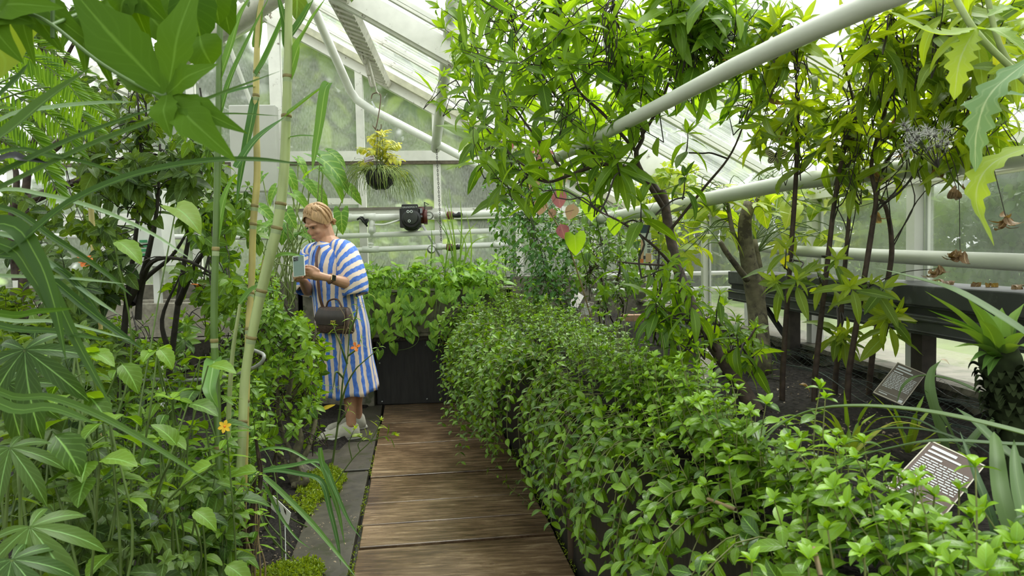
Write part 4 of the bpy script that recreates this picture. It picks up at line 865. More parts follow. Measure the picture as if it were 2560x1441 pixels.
# --- shoes
SHOE = plain('cream_canvas', (0.52, 0.50, 0.42), 0.8, vary=0.1, scale=60); SOLE = plain('white_rubber', (0.62, 0.61, 0.55), 0.6, vary=0.1)
def shoe(an, d, zf):
    b0 = V3(an[0], an[1], zf)-d*.055; x = np.cross(d, ZU); L = .275
    sh = None; g = Geo(); rings = []
    for t, w_, h in ((0, .024, .06), (.03, .036, .095), (.10, .042, .118), (.22, .044, .126), (.36, .044, .116), (.52, .046, .092), (.70, .048, .070), (.86, .047, .062), (.95, .040, .052), (1.0, .022, .036)):
        r_ = []
        for a in np.arange(16)*2*PI/16:
            c_, s_ = math.cos(a), math.sin(a); r_.append(b0+d*t*L+x*w_*c_*(1 if s_ < 0 else (1-.35*s_*s_))+ZU*(.020+(h-.020)*(max(s_, 0)**.8 if s_ > 0 else .1*s_)))
        rings.append(np.array(r_))
    closed_rings(g, rings); sh = g.build('shoe', SHOE, pr)
    g = Geo(); rings = []
    for zz_, e in ((0, 1.0), (.008, 1.06), (.018, 1.04), (.027, 1.0)):
        r_ = []
        for a in np.arange(28)*2*PI/28:
            t = .5-.52*math.copysign(abs(math.cos(a))**.8, math.cos(a))*e; w_ = .049*abs(math.sin(a))**.45*(1 if t > .4 else .85)*e; r_.append(b0+d*t*L+x*w_*(1 if math.sin(a) > 0 else -1)+ZU*zz_)
        rings.append(np.array(r_))
    closed_rings(g, rings); g.build('sole', SOLE, sh)
    g = Geo(); g.tube([b0+d*t*L+x*s*(.047*abs(math.sin(math.acos(max(-1, min(1, (1-2*t)))))))**1+ZU*.017 for s in (1,) for t in np.linspace(.02, .98, 14)], .002, 4); g.tube([b0+d*t*L-x*(.048*abs(math.sin(math.acos(1-2*t))))+ZU*.017 for t in np.linspace(.02, .98, 14)], .002, 4)
    g.build('sole_stripe', plain('grey_line', (0.2, 0.2, 0.2), 0.6), sh)
dS = nrm(-HR*.93-HD*.25)
shoe(aL, dS, 0.004); shoe(aR, nrm(-HR*.9-HD*.4), 0.004)
# --- watch (worn)
g = Geo(); wd = nrm(wrL-elL); wp = wrL-wd*.012; nn_ = nrm(-CF*.9+CU*.25); nn_ = nrm(nn_-wd*(nn_@wd)); sd_ = np.cross(wd, nn_)
g.tube([wp+(nn_*math.cos(t)+sd_*math.sin(t))*.031 for t in np.linspace(0, 2*PI, 20)], .007, 6); w_o = g.build('watch', plain('watch_band', (0.12, 0.06, 0.04), 0.5), pr)
g = Geo(); g.obox(wp+nn_*.036, (.017, .020, .005), (wd, sd_, nn_)); g.build('watch_case', plain('gold_metal', (0.7, 0.5, 0.25), 0.25, 0.8), w_o, False, .004)
g = Geo(); g.obox(wp+nn_*.0405, (.0145, .0175, .0015), (wd, sd_, nn_)); g.build('watch_face', plain('watch_glass', (0.01, 0.01, 0.012), 0.12), w_o, False, .001)
# --- phone
ph = thing('phone', 'pale mint smartphone with dark camera bump held by the person', 'phone', ph_c-pu*.07)
pc_ = ph_c-pu*.022
g = Geo(); g.obox(pc_, (.036, .074, .004), (px_, pu, pn)); g.build('case', plain('mint_case', (0.10, 0.16, 0.13), 0.3, vary=0.05), ph, False, .004)
g = Geo(); g.obox(pc_-pn*.0006, (.0375, .0755, .0038), (px_, pu, pn)); g.build('clear_bumper', plain('pale_bumper', (0.62, 0.64, 0.6), 0.3), ph, False, .003)
fdir = pn if pn@(CAM-pc_) > 0 else -pn
g = Geo(); g.obox(pc_+px_*-.017+pu*.052+fdir*.0045, (.015, .015, .0018), (px_, pu, pn)); cb = g.build('camera_bump', plain('dark_bump', (0.03, 0.035, 0.035), 0.25), ph, False, .003)
for dx, dy in ((-.024, .058), (-.024, .045), (-.010, .052)):
    g = Geo(); g.lathe(pc_+px_*dx+pu*dy+fdir*.006, [(.0052, 0), (.0052, .0018), (.001, .0018)], 14, fdir); g.build('lens', BLACK, cb)
# --- handbag on a shoulder strap
hbag = thing('handbag', 'dark brown handbag with gold clasp hanging before the striped dress', 'handbag', P(835, 832, 4.78))
BAGM = plain('brown_coated_canvas', (0.075, 0.045, 0.036), 0.45, vary=0.45, scale=80, bump=0.1)
bx = nrm(HR*.86-HD*.5); bn = np.cross(bx, ZU); bc_ = P(836, 800, 4.77)
g = Geo(); rings = []
for z_, w_, d_ in ((-.088, .145, .032), (-.078, .153, .040), (-.02, .151, .040), (.04, .143, .034), (.075, .130, .024), (.085, .12, .015)):
    rings.append(np.array([bc_+ZU*z_+bx*w_*np.sign(math.cos(a))*abs(math.cos(a))**.45+bn*d_*np.sign(math.sin(a))*abs(math.sin(a))**.45 for a in np.arange(28)*2*PI/28]))
closed_rings(g, rings); g.build('bag_body', BAGM, hbag)
fs = bn if bn@(CAM-bc_) > 0 else -bn
g = Geo(); g.ribbon([bc_+ZU*.078+fs*.02, bc_+ZU*.03+fs*.041, bc_-ZU*.030+fs*.046], .28, fs, 0, prof=([0, .7, 1], [.86, 1, .82])); g.build('flap', plain('dark_brown_leather', (0.03, 0.02, 0.017), 0.4, vary=0.3), hbag)
g = Geo(); g.obox(bc_-ZU*.012+fs*.05+bx*.035, (.021, .003, .012), (bx, fs, ZU)); cl_ = g.build('clasp', plain('brass', (0.75, 0.58, 0.15), 0.25, 0.85), hbag, False, .002)
g = Geo()
for s in (-1, 1): g.obox(bc_-ZU*.012+fs*.0532+bx*(.035+s*.009), (.003, .0008, .003), (bx, fs, ZU))
g.build('clasp_hole', BLACK, cl_, False)
LEA = plain('brown_strap', (0.10, 0.045, 0.032), 0.45, vary=0.2)
g = Geo(); g.tube([bc_+bx*-.07+ZU*.08, bc_+bx*-.045+ZU*.125, bc_+bx*.03+ZU*.135, bc_+bx*.075+ZU*.08], .006, 8, smooth=6); g.build('carry_handle', LEA, hbag)
g = Geo(); s0 = bc_-bx*.095+ZU*.07
g.ribbon([s0, P(800, 745, 4.80), P(795, 700, 4.81), P(791, 655, 4.83), P(794, 630, 4.86), P(806, 606, 4.96)], .020, -CF, 0, prof=([0, 1], [1, 1])); g.build('shoulder_strap', LEA, hbag)
# ================================================================ planting helpers
def inpoly(x, y, poly):
    c = False; j = len(poly)-1
    for i in range(len(poly)):
        (xi, yi), (xj, yj) = poly[i], poly[j]
        if (yi > y) != (yj > y) and x < (xj-xi)*(y-yi)/(yj-yi)+xi: c = not c
        j = i
    return c
def pick(poly):
    xs_, ys2 = [p[0] for p in poly], [p[1] for p in poly]
    while True:
        x, y = rs(min(xs_), max(xs_)), rs(min(ys2), max(ys2))
        if inpoly(x, y, poly): return x, y
def PI_(x, y, D):
    """P, drawn nearer where it would lie outside the glass."""
    p = P(x, y, D)
    while D > .5 and (p[2] > zroof(p[0])-.07 or p[0] > XE-.09): D *= .96; p = P(x, y, D)
    return p
def pts_px(L): return [PI_(*q_) for q_ in L]
def nearest(p, cand):
    d = np.linalg.norm(cand-p, axis=1); i = int(np.argmin(d+RNG.random(len(d))*.08)); return cand[i]
def crown(lv, st, joints, n, poly, dr, T, ll, SL=.16, nodes=6, style='alt', ang=58, droop=.3, up=.3, twig=.0028, bias=None, tip=5, toward=None, jit=.08):
    """n leafy shoots ending in the region poly x dr, each joined by a twig to the nearest of joints."""
    cand = np.array(joints)
    for i in range(n):
        x, y = pick(poly); p = PI_(x, y, rs(*dr)); a = nearest(p, cand)
        out = p-a; dd = nrm(out*.8+V3(0, 0, .12)+rv(.05)+(V3(bias) if bias is not None else 0))
        p0 = p-dd*SL
        if st is not None and np.linalg.norm(p0-a) > .02: st.tube(sag(a, p0, .12, .05), [twig*1.3, twig], 4, smooth=3)
        shoot(lv, st, p0, dd, SL*rs(.8, 1.2), T, ll*rs(.75, 1.15), nodes, style, ang, twig, up, droop, tip, jit)
def flower(name, c, nv, R, mat, parent, n=5, core=None, w=.6):
    T = lance(w, 5, .6, .1, .3); g = Geo(); nv = nrm(nv)
    for i in range(n):
        a = perp(nv, i*2*PI/n+.3); g.leaf(T, c, a*.95+nv*.25, nv, R, 1, .5)
    o = g.build(name, mat, parent)
    if core is not None and o is not None:
        g = Geo(); g.ball(c+nv*R*.12, R*.16, 8, 5); g.build('flower_centre', core, o)
    return o

# ---- greenery outside the glass
OUT1 = leafmat('outdoor_leaf_light', (0.07, 0.14, 0.028), (0.19, 0.28, 0.06), old_at=1.0, old=(.4, .45, .1), rib=(.2, .3, .06), veinmix=0, bump=0, trans=.4)
OUT2 = leafmat('outdoor_leaf_mid', (0.018, 0.05, 0.012), (0.07, 0.14, 0.03), old_at=1.0, old=(.2, .3, .05), rib=(.05, .1, .022), veinmix=0, bump=0, trans=.3)
def outdoor(name, label, x, y, h, r, mat, n=700, ls=.3, trunk=True, zc=None):
    t = thing(name, label, 'tree' if 'tree' in name else 'bush', (x, y, .5)); g = Geo(); zc = zc or h*.58
    for i in range(n):
        d = nrm(rv()); rr = rs(.55, 1)**.5; p = V3(x, y, zc)+d*rr*V3(r, r, h-zc if d[2] > 0 else zc*.95)*(1+.18*math.sin(d[0]*7+x)+.14*math.sin(d[2]*9+y))
        g.leaf(T_CARD, p, rv(), d+rv(.4), ls*rs(.6, 1.3), 1)
    g.build('foliage', mat, t)
    if trunk:
        g = Geo(); g.tube([(x, y, .45), (x+.1, y, .5+zc*.6), (x, y+.1, .5+zc)], [.16, .1, .05], 8, smooth=3)
        for i in range(4): a = rs(0, 6.3); g.tube([(x, y, .5+zc*.5), (x+math.cos(a)*r*.5, y+math.sin(a)*r*.5, .5+zc*1.1)], [.07, .02], 5)
        g.build('trunk', STEM_B, t)
for i, (nm, x, y, h, r, m_, l) in enumerate([
    ('outdoor_tree', -4.5, 15, 5.6, 2.4, OUT2, 'tree outside behind the gable at the far left'), ('outdoor_tree', -1.6, 13.5, 5.2, 1.9, OUT1, 'pale tree outside behind the canes and the gable post'),
    ('outdoor_tree', .6, 15.5, 4.8, 1.9, OUT2, 'darker tree outside behind the pump pipes'), ('outdoor_tree', 3.4, 14, 4.2, 1.8, OUT1, 'pale tree outside behind the right gable corner'),
    ('outdoor_bush', -.9, 10.2, 1.9, 1.3, OUT1, 'pale bush outside right behind the hanging basket pane'), ('outdoor_bush', .9, 10.6, 1.7, 1.2, OUT2, 'bush outside behind the gauge and valves'), ('outdoor_bush', -3.2, 10.5, 2.1, 1.5, OUT1, 'pale bush outside behind the wall cabinet'),
    ('outdoor_bush', -5.2, 10, 2.3, 1.4, OUT2, 'dark bush outside behind the left gable panes'),
    ('outdoor_bush', 3.9, .9, 2.3, 1.15, OUT2, 'dark bush outside the nearest right side window'), ('outdoor_bush', 5.0, 7.1, 2.3, 1.3, OUT2, 'dark bush outside behind the right rail pipe'), ('outdoor_bush', 4.7, 4.8, 2.2, 1.25, OUT2, 'dark bush outside the middle right side window'),
    ('outdoor_bush', 5.2, 9.6, 2.0, 1.5, OUT1, 'pale bush outside the farthest right side window'), ('outdoor_tree', 8.5, 6, 5.0, 2.3, OUT2, 'tall tree outside beyond the right roof slope'),
    ('outdoor_bush', -7.6, 2, 2.6, 1.5, OUT2, 'bush outside the near left wall'), ('outdoor_bush', -7.8, 5.5, 2.8, 1.6, OUT1, 'bush outside the far left wall')]):
    outdoor(nm, l, x, y, h, r, m_, 1300 if 'tree' in nm else (9000 if 4.5 < x < 5.1 else 3600), .5 if 'tree' in nm else (.085 if 4.5 < x < 5.1 else .15), 'tree' in nm)

# ---- creeping hedge on the edge of the raised bed
HED = leafmat('hedge_leaf', (0.026, 0.075, 0.006), (0.205, 0.375, 0.016), rib=(0.20, 0.40, 0.05), old=(0.45, 0.55, 0.06), old_at=.99, rough=.28, spec=.42, trans=.26, veins=7, veinmix=.22)
hd = thing('creeping_hedge', 'dense creeping green hedge spilling over the raised bed onto the boardwalk', 'hedge', (.4, 3, .72))
lv, st = Geo(), Geo()
def inner(Y): return np.interp(Y, [.4, .8, 1.0, 1.3, 1.65, 2.5, 3.8, 5.0, 5.6], [.86, .78, .72, .60, .63, .66, .66, .62, .45])
def add_top(n, y0, y1, ll, T, zmax):
    for i in range(n):
        Y = rs(y0, y1); a = XE_(Y)-np.interp(Y, [2.8, 3.6], [.03, .14]); b = inner(Y); t = random.random(); x = a+(b-a)*t
        z0 = .74 if x > XE_(Y) else .62; hgt = rs(.08, zmax)*(1-.45*max(0, t-.55)/.45)
        d = nrm(V3(-.35*(1-t)+rs(-.25, .25), rs(-.3, .3), 1))
        shoot(lv, st, (x, Y, z0+hgt*rs(.0, .4)), d, hgt*rs(.6, 1), T, ll*rs(.75, 1.2), 4, 'opp', 66, .0017, .3, .18, 4, .1, tr=None)
add_top(165, .55, 1.25, .050, [T_MINT, T_MINT2], .22)
add_top(300, 1.25, 2.3, .047, [T_MINT, T_MINT2], .24)
add_top(360, 2.3, 3.8, .040, [T_MINT, T_MINT2], .26)
add_top(460, 3.8, 5.75, .036, [T_SMALL, T_MINT2], .28)
for i in range(330):                                              # trails hanging over the board
    Y = rs(1.0, 5.9) if i % 3 else rs(3.2, 5.9); X0 = XE_(Y); bul = .10+.16*np.interp(Y, [1, 3.1, 3.7, 4.6, 5.9], [-.3, -.2, .6, 1, .9]); L = rs(.25, .78)*np.interp(Y, [1, 3.1, 3.6], [.6, .75, 1])
    p = V3(X0+rs(-.02, .05), Y, .74); d = nrm(V3(-1, rs(-.35, .35), rs(.2, .9) if Y > 3.1 else rs(-.3, .3))); path = [p]; seg = .045; ph = rs(0, 6)
    ll = np.interp(Y, [1, 2.3, 4, 6], [.048, .044, .038, .034])
    while L > 0:
        d = nrm(d+V3(0.06 if p[0] < X0-bul else -.02, 0, (-.22 if Y > 3.1 else -.4) if p[0] < X0-.02 else -.05)+rv(.10)); p = p+d*seg; L -= seg
        if p[2] < .05: break
        if p[0] > X0-.025 and p[2] < .7: p[0] = X0-.03
        path.append(p); ph += PI/2
        for q_ in (0, PI):
            r_ = perp(d, ph+q_); lv.leaf(T_MINT if Y < 3.5 else T_SMALL, p, nrm(d*.45+r_+V3(-.25, 0, .12)), nrm(V3(-.6, -.2, .9)+rv(.25)), ll*rs(.65, 1.15), 1, rs(0, .8))
    if len(path) > 1: st.tube(path, [.0018, .0011], 4)
for (px, py, D, L) in [(1300, 880, 5.6, .0), (1140, 560, 5.9, 0)]: pass
# loose sprigs reaching over the walkway, each seen on its own in the photo
for px, py, D, dx, dy, L, s in [(1255, 1030, 5.0, -95, -10, .26, .036), (1370, 1200, 3.75, -160, 10, .32, .038), (1215, 880, 5.6, -60, 60, .3, .032), (1180, 900, 5.7, -5, 110, .36, .03), (1480, 1290, 2.6, -50, -10, .12, .055), (1490, 1340, 2.4, 20, 40, .12, .055), (1300, 1120, 4.4, -90, 30, .25, .036), (1170, 820, 5.8, -40, 90, .35, .03), (1340, 1270, 3.5, -60, -40, .2, .036)]:
    d = CR*dx-CU*dy; shoot(lv, st, P(px, py, D), d, L, [T_MINT], s, 6, 'opp', 65, .0018, .15, .1, 4, .12)
# tall sprigs in front of the nearest sign
for px, py, D, h, s in [(2318, 1235, 1.06, .10, .058), (2440, 1300, 1.02, .12, .055), (2215, 1260, 1.06, .10, .055), (2395, 1225, 1.1, .08, .045), (2010, 1240, 1.15, .12, .05), (1985, 1090, 1.5, .13, .055), (1830, 960, 2.2, .12, .045), (2470, 1400, .85, .1, .055), (2170, 1390, .9, .1, .055), (2330, 1400, .85, .08, .055), (2030, 1400, .92, .1, .055), (1880, 1410, .98, .1, .052), (2090, 1330, 1.0, .08, .05), (2520, 1330, .95, .1, .05)]:
    p = P(px, py, D); shoot(lv, st, p-V3(0, 0, h), V3(rs(-.1, .1), rs(-.1, .1), 1), h, [T_MINT, T_MINT2], s, 3, 'opp', 64, .0025, .2, .15, 4, .05)
    st.tube([V3(p[0]+.01, p[1]+.01, .71), p-V3(0, 0, h)], .0022, 5)
lv.build('foliage', HED, hd); st.build('stem', plain('hedge_stem', (0.15, 0.17, 0.05), 0.6, vary=.4), hd)
g = Geo()
for a, b in [((1545, 1095, 2.3), (1640, 1240, 2.0)), ((1728, 978, 2.4), (1752, 1012, 2.3)), ((1770, 1248, 1.4), (1840, 1275, 1.3)), ((2034, 1370, .95), (2052, 1441, .92))]: g.tube([P(*a), P(*b)], .0035, 6)
g.build('dry_stalk', STEM_T, hd)

# ---- the vines in the concrete planter
VIN = leafmat('sweet_potato_leaf', (0.07, 0.20, 0.014), (0.28, 0.48, 0.035), rib=(.32, .50, .10), old=(.5, .5, .08), old_at=.985, rough=.38, trans=.36, veins=6)
vn = thing('trailing_vine', 'heart-leaved green vine filling and spilling over the concrete planter', 'vine', (-.4, 5.95, .92)); lv, st = Geo(), Geo()
for i in range(150):
    x = rs(-1.25, .28); y = rs(5.72, 6.28); h = rs(.08, .30); p = V3(x, y, .90); q_ = p+V3(rs(-.08, .08), rs(-.14, .05), h); st.tube(sag(p, q_, .1, .08), [.003, .002], 4, smooth=3)
    for j in range(6):
        t = rs(.35, 1.05); c = p+(q_-p)*t+rv(.03); lv.leaf(random.choice([T_HEART2, T_HEART2, T_HEART]), c, nrm(V3(rs(-1, 1), rs(-1.3, .5), rs(-.55, .25))), nrm(V3(0, -.35, 1)+rv(.25)), rs(.055, .095), 1, rs(.2, .95))
for i in range(30):
    x = rs(-1.2, .2) if i < 34 else rs(-1.2, -.5); p = V3(x, 5.77, .97); L = rs(.12, .5); d = V3(rs(-.2, .2), -1, .3); path = [p]; ph = 0
    while L > 0:
        d = nrm(d+V3(rs(-.15, .15), .10, -.40)); p = p+d*.05; L -= .05
        if p[1] > 5.735: p[1] = 5.735-rs(0, .03)
        path.append(p)
        if random.random() < .75: lv.leaf(random.choice([T_HEART2, T_HEART]), p+V3(rs(-.04, .04), -.03, .0), nrm(V3(rs(-.8, .8), -.5, -.8)), nrm(V3(rs(-.2, .2), -1, .35)), rs(.055, .09), 1, rs(0, .85))
    st.tube(path, [.003, .0018], 5, smooth=2)
for L in [[(1040, 812, 5.72), (1046, 850, 5.72), (1025, 870, 5.68), (985, 878, 5.68)], [(1018, 825, 5.7), (990, 850, 5.68), (970, 838, 5.7)], [(1090, 825, 5.72), (1105, 860, 5.7), (1140, 915, 5.7), (1165, 990, 5.72)]]:
    st.tube(pts_px(L), [.0035, .002], 5, smooth=5)
for px, py, s in [(945, 800, .105), (985, 875, .09), (960, 850, .085), (950, 890, .08), (930, 830, .1), (1005, 760, .09), (1078, 755, .09), (1010, 790, .08), (1055, 800, .085), (960, 775, .08), (1100, 720, .08)]:
    lv.leaf(T_HEART, P(px, py-12, 5.66), V3(rs(-.3, .3), -.3, -1), V3(rs(-.2, .2), -1, .25), s, 1, rs(.3, .8))
lv.build('foliage', VIN, vn); st.build('stem', STEM_G, vn)
# tall thin grass in the planter
BLADE = leafmat('grass_blade', (0.10, 0.22, 0.03), (0.26, 0.42, 0.07), rib=(.3, .45, .12), old_at=1.0, old=(.4, .5, .1), veins=0, veinmix=0, bump=0, trans=.35)
gr = thing('tall_grass', 'clump of tall thin grass standing in the planter before the valves', 'grass', P(1140, 690, 5.95)); 
for i, L in enumerate([[(1140, 690), (1130, 600), (1106, 500)], [(1142, 690), (1135, 590), (1112, 490)], [(1138, 690), (1122, 600), (1088, 545)], [(1145, 690), (1160, 600), (1195, 552)], [(1150, 690), (1180, 610), (1225, 590)], [(1148, 690), (1154, 560), (1150, 500)], [(1140, 690), (1136, 610), (1122, 460)], [(1075, 690), (1080, 610), (1078, 570)], [(1176, 690), (1178, 600), (1165, 530)], [(1150, 690), (1165, 620), (1140, 560)], [(1110, 690), (1120, 600), (1100, 540)]]):
    g = Geo(); g.ribbon([P(x, y, 5.95-.01*i) for x, y in L], .012, V3(0.2, -1, .2), .2); g.build('blade', BLADE, gr)

# ---- hanging basket plants
YEL = leafmat('yellow_green_frond', (0.30, 0.36, 0.04), (0.62, 0.60, 0.09), rib=(.6, .6, .2), old=(.75, .6, .12), old_at=.97, trans=.4, veins=0, veinmix=0, bump=0)
fp = thing('basket_fern', 'yellow green fern growing on top of the hanging basket', 'fern', bc+V3(0, 0, -.01)); lv, st = Geo(), Geo()
for px, py in [(945, 335), (900, 370), (925, 345), (985, 390), (995, 360), (1010, 430), (975, 350), (960, 330), (905, 405), (1000, 400), (930, 375), (960, 375)]:
    a = bc+V3(rs(-.05, .05), rs(-.05, .05), 0); b = P(px, py, 5.6+rs(-.1, .1)); path = catmull(sag(a, b, .25, .03), 4); st.tube(path, [.003, .001], 4)
    for j, c in enumerate(path[3:]):
        for s in (-1, 1):
            tg = nrm(path[min(j+4, len(path)-1)]-path[max(0, j+2)]); lv.leaf(T_LANCE, c, tg*.6+np.cross(tg, V3(0, -.6, 1))*s+V3(0, 0, -.1), V3(0, -.5, 1)+rv(.2), rs(.05, .085), 1.4)
lv.build('frond', YEL, fp); st.build('stem', STEM_G, fp)
mc_ = thing('drooping_basket_plant', 'thread-stemmed green plant drooping round the hanging basket bowl', 'plant', bc+V3(.02, 0, -.02)); g = Geo()
for i in range(300):
    a = rs(0, 2*PI); r_ = 36*kb*rs(.6, 1); p = bc+V3(r_*math.cos(a), r_*math.sin(a), .0); d = nrm(V3(math.cos(a)+.35, math.sin(a), rs(.3, 1.3))); path = [p]; n_ = random.randint(4, 10)
    for j in range(n_): d = nrm(d+V3(0, 0, -.36)+rv(.13)); p = p+d*.032; path.append(p)
    g.tube(path, [.0022, .0012], 3, r=rs(0, .9))
g.build('drooping_stems', leafmat('thread_stem', (0.10, 0.18, 0.03), (0.30, 0.38, 0.08), old_at=1., veins=0, veinmix=0, bump=0, trans=.2), mc_)

# ================================================================ right side plants
LAN = leafmat('tree_leaf', (0.055, 0.135, 0.014), (0.22, 0.37, 0.026), rib=(.26, .42, .08), old=(.50, .48, .07), old_at=.97, rough=.4, trans=.5, veins=10, veinmix=.16, spec=.4)
LAN2 = leafmat('thin_trunk_leaf', (0.075, 0.15, 0.012), (0.27, 0.37, 0.022), rib=(.28, .42, .1), old=(.58, .50, .08), old_at=.96, rough=.45, trans=.45, veins=9, veinmix=.14, spec=.35)
mt = thing('leafy_tree', 'tall leafy tree with one bent brown trunk leaning over the hedge', 'tree', G(1885, 1020, .72)); lv, st, tk = Geo(), Geo(), Geo()
trunk = catmull(pts_px([(1893, 1035, 2.27), (1850, 965, 2.32), (1800, 890, 2.38), (1745, 800, 2.46), (1700, 690, 2.55), (1675, 590, 2.62), (1662, 510, 2.66), (1655, 480, 2.68)]), 5)
tk.tube(trunk, [.027, .022, .020, .018, .016], 9)
br = []
for L, r0_, r1_ in [
    ([(1657, 495, 2.67), (1610, 435, 2.72), (1560, 418, 2.76), (1500, 412, 2.8), (1420, 440, 2.85), (1370, 455, 2.9), (1320, 440, 2.9)], .013, .004),
    ([(1665, 530, 2.65), (1610, 440, 2.6), (1590, 385, 2.6), (1607, 335, 2.6), (1575, 255, 2.6), (1560, 180, 2.6), (1545, 60, 2.65), (1530, -30, 2.7)], .010, .004),
    ([(1607, 335, 2.6), (1640, 280, 2.55), (1690, 160, 2.5), (1720, 40, 2.5)], .007, .003),
    ([(1592, 380, 2.6), (1513, 290, 2.65), (1440, 215, 2.7), (1410, 90, 2.75), (1400, -20, 2.8)], .007, .003),
    ([(1500, 412, 2.8), (1450, 335, 2.85), (1367, 203, 2.9), (1297, 100, 2.95), (1265, -10, 3.0)], .007, .003),
    ([(1420, 440, 2.85), (1330, 330, 2.95), (1240, 200, 3.05), (1150, 60, 3.1)], .006, .0025),
    ([(1370, 455, 2.9), (1280, 390, 3.0), (1200, 300, 3.1), (1140, 200, 3.1)], .005, .0025),
    ([(1672, 580, 2.62), (1760, 470, 2.55), (1830, 380, 2.5), (1880, 250, 2.45)], .006, .0025),
    ([(1700, 690, 2.55), (1640, 620, 2.4), (1560, 560, 2.35), (1500, 530, 2.35)], .006, .0025),
    ([(1790, 880, 2.38), (1750, 820, 2.2), (1720, 770, 2.1)], .006, .003),
    ([(1800, 890, 2.38), (1860, 860, 2.3), (1890, 820, 2.3)], .005, .003),
    ([(1690, 665, 2.56), (1600, 660, 2.7), (1545, 655, 2.85)], .005, .003)]:
    b = catmull(pts_px(L), 6); tk.tube(b, [r0_, r1_], 7); br += b
crown(lv, st, br, 165, [(1075, 10), (1110, 190), (1150, 300), (1200, 480), (1290, 440), (1420, 420), (1560, 400), (1560, 250), (1640, 130), (1900, 0), (1800, -60), (1080, -60)], (2.3, 3.4), [T_LANCE, T_LANCE2, T_LANCE3], .150, .19, 6, 'alt', 60, .35, .35, .0019, tip=5)
crown(lv, st, br, 46, [(1640, 0), (1920, -20), (1960, 120), (1820, 240), (1700, 260), (1620, 200)], (2.3, 2.9), [T_LANCE, T_LANCE2, T_LANCE3], .125, .15, 6, 'alt', 60, .35, .35, .0019, tip=5)
crown(lv, st, br, 16, [(1560, 610), (1720, 640), (1920, 800), (1900, 890), (1700, 860), (1600, 740)], (2.1, 2.5), [T_LANCE2, T_LANCE], .125, .10, 6, 'alt', 64, .75, .0, .003, tip=5)
for px, py, D, s in [(1545, 395, 2.4, .15), (1712, 455, 2.35, .14), (1722, 345, 2.45, .13), (1765, 175, 2.3, .13), (1725, 755, 2.05, .15), (1640, 770, 2.2, .12), (1850, 850, 2.2, .13), (1550, 655, 2.8, .13), (1600, 520, 2.3, .16), (1880, 150, 2.2, .13), (1490, 500, 2.5, .11), (1610, 200, 2.4, .13), (1250, 470, 2.9, .11), (1340, 130, 2.6, .13), (1470, 130, 2.6, .13)]:
    p = PI_(px, py, D); a = nearest(p, np.array(br)); st.tube(sag(a, p-V3(0, 0, .05), .15, .04), [.0035, .0028], 5, smooth=4); d = nrm(V3(rs(-.2, .2), rs(-.4, 0), 1))
    shoot(lv, st, p-d*.06, d, .075, [T_LANCE, T_LANCE3, T_LANCE2], s, 5, 'whorl' if random.random() < .4 else 'alt', 82, .003, .2, .5, 7, .06, r=rs(.0, .5))
tk.build('trunk', STEM_B, mt); st.build('twig', STEM_D, mt); lv.build('foliage', LAN, mt)
YFL = plain('yellow_petal', (0.85, 0.55, 0.02), 0.5, vary=.1); OFL = plain('orange_petal', (0.85, 0.22, 0.02), 0.5, vary=.15)
flower('yellow_flower', P(1829, 148, 2.2), V3(-.3, -.6, .8), .028, YFL, mt, 6)

# ---- five thin trunks
thin = [
    ('first of the thin trunked shrubs by the duct, with dark leaning top', [(1955, 960, 2.5), (1965, 800, 2.48), (1978, 620, 2.45), (1990, 440, 2.4), (1994, 283, 2.36), (1990, 190, 2.33), (1975, 60, 2.3)], [(1860, 300), (1880, 60), (1990, -30), (2080, 60), (2060, 250), (1960, 430)], 22, (2.1, 2.6)),
    ('second thin trunked shrub by the duct, stoutest of its row', [(2035, 965, 2.42), (2050, 820, 2.4), (2070, 646, 2.38), (2087, 501, 2.35), (2110, 380, 2.3), (2160, 240, 2.25), (2230, 40, 2.2)], [(2040, 250), (2080, 30), (2200, -30), (2290, 40), (2240, 300), (2120, 420)], 22, (2.0, 2.6)),
    ('slimmest of the thin trunked shrubs by the duct', [(2087, 960, 2.6), (2098, 850, 2.6), (2106, 740, 2.6), (2118, 600, 2.6), (2130, 450, 2.6), (2140, 300, 2.6), (2100, 120, 2.65)], [(1980, 420), (2000, 250), (2150, 200), (2260, 330), (2180, 470)], 15, (2.3, 2.9)),
    ('thin trunked shrub standing just left of the duct post sign', [(2118, 960, 2.36), (2135, 850, 2.33), (2160, 700, 2.3), (2182, 560, 2.28), (2190, 494, 2.26), (2180, 400, 2.24), (2240, 200, 2.2), (2330, 40, 2.15)], [(2220, 330), (2250, 80), (2380, -20), (2460, 100), (2400, 330), (2300, 420)], 20, (1.9, 2.5)),
    ('last thin trunked shrub by the duct, beside the brown sign', [(2172, 965, 2.5), (2190, 830, 2.48), (2225, 670, 2.45), (2228, 590, 2.44), (2215, 520, 2.42), (2190, 455, 2.42), (2290, 300, 2.4), (2400, 200, 2.35)], [(2300, 350), (2340, 180), (2480, 120), (2570, 240), (2520, 420), (2380, 420)], 16, (2.1, 2.7))]
low = [[(1925, 590), (2000, 570), (1990, 720), (1920, 720)], [(2030, 640), (2120, 600), (2160, 720), (2060, 760)], [(2080, 820), (2130, 800), (2120, 880)], [(2130, 650), (2230, 700), (2190, 790), (2120, 760)], [(2190, 780), (2260, 760), (2230, 840)]]
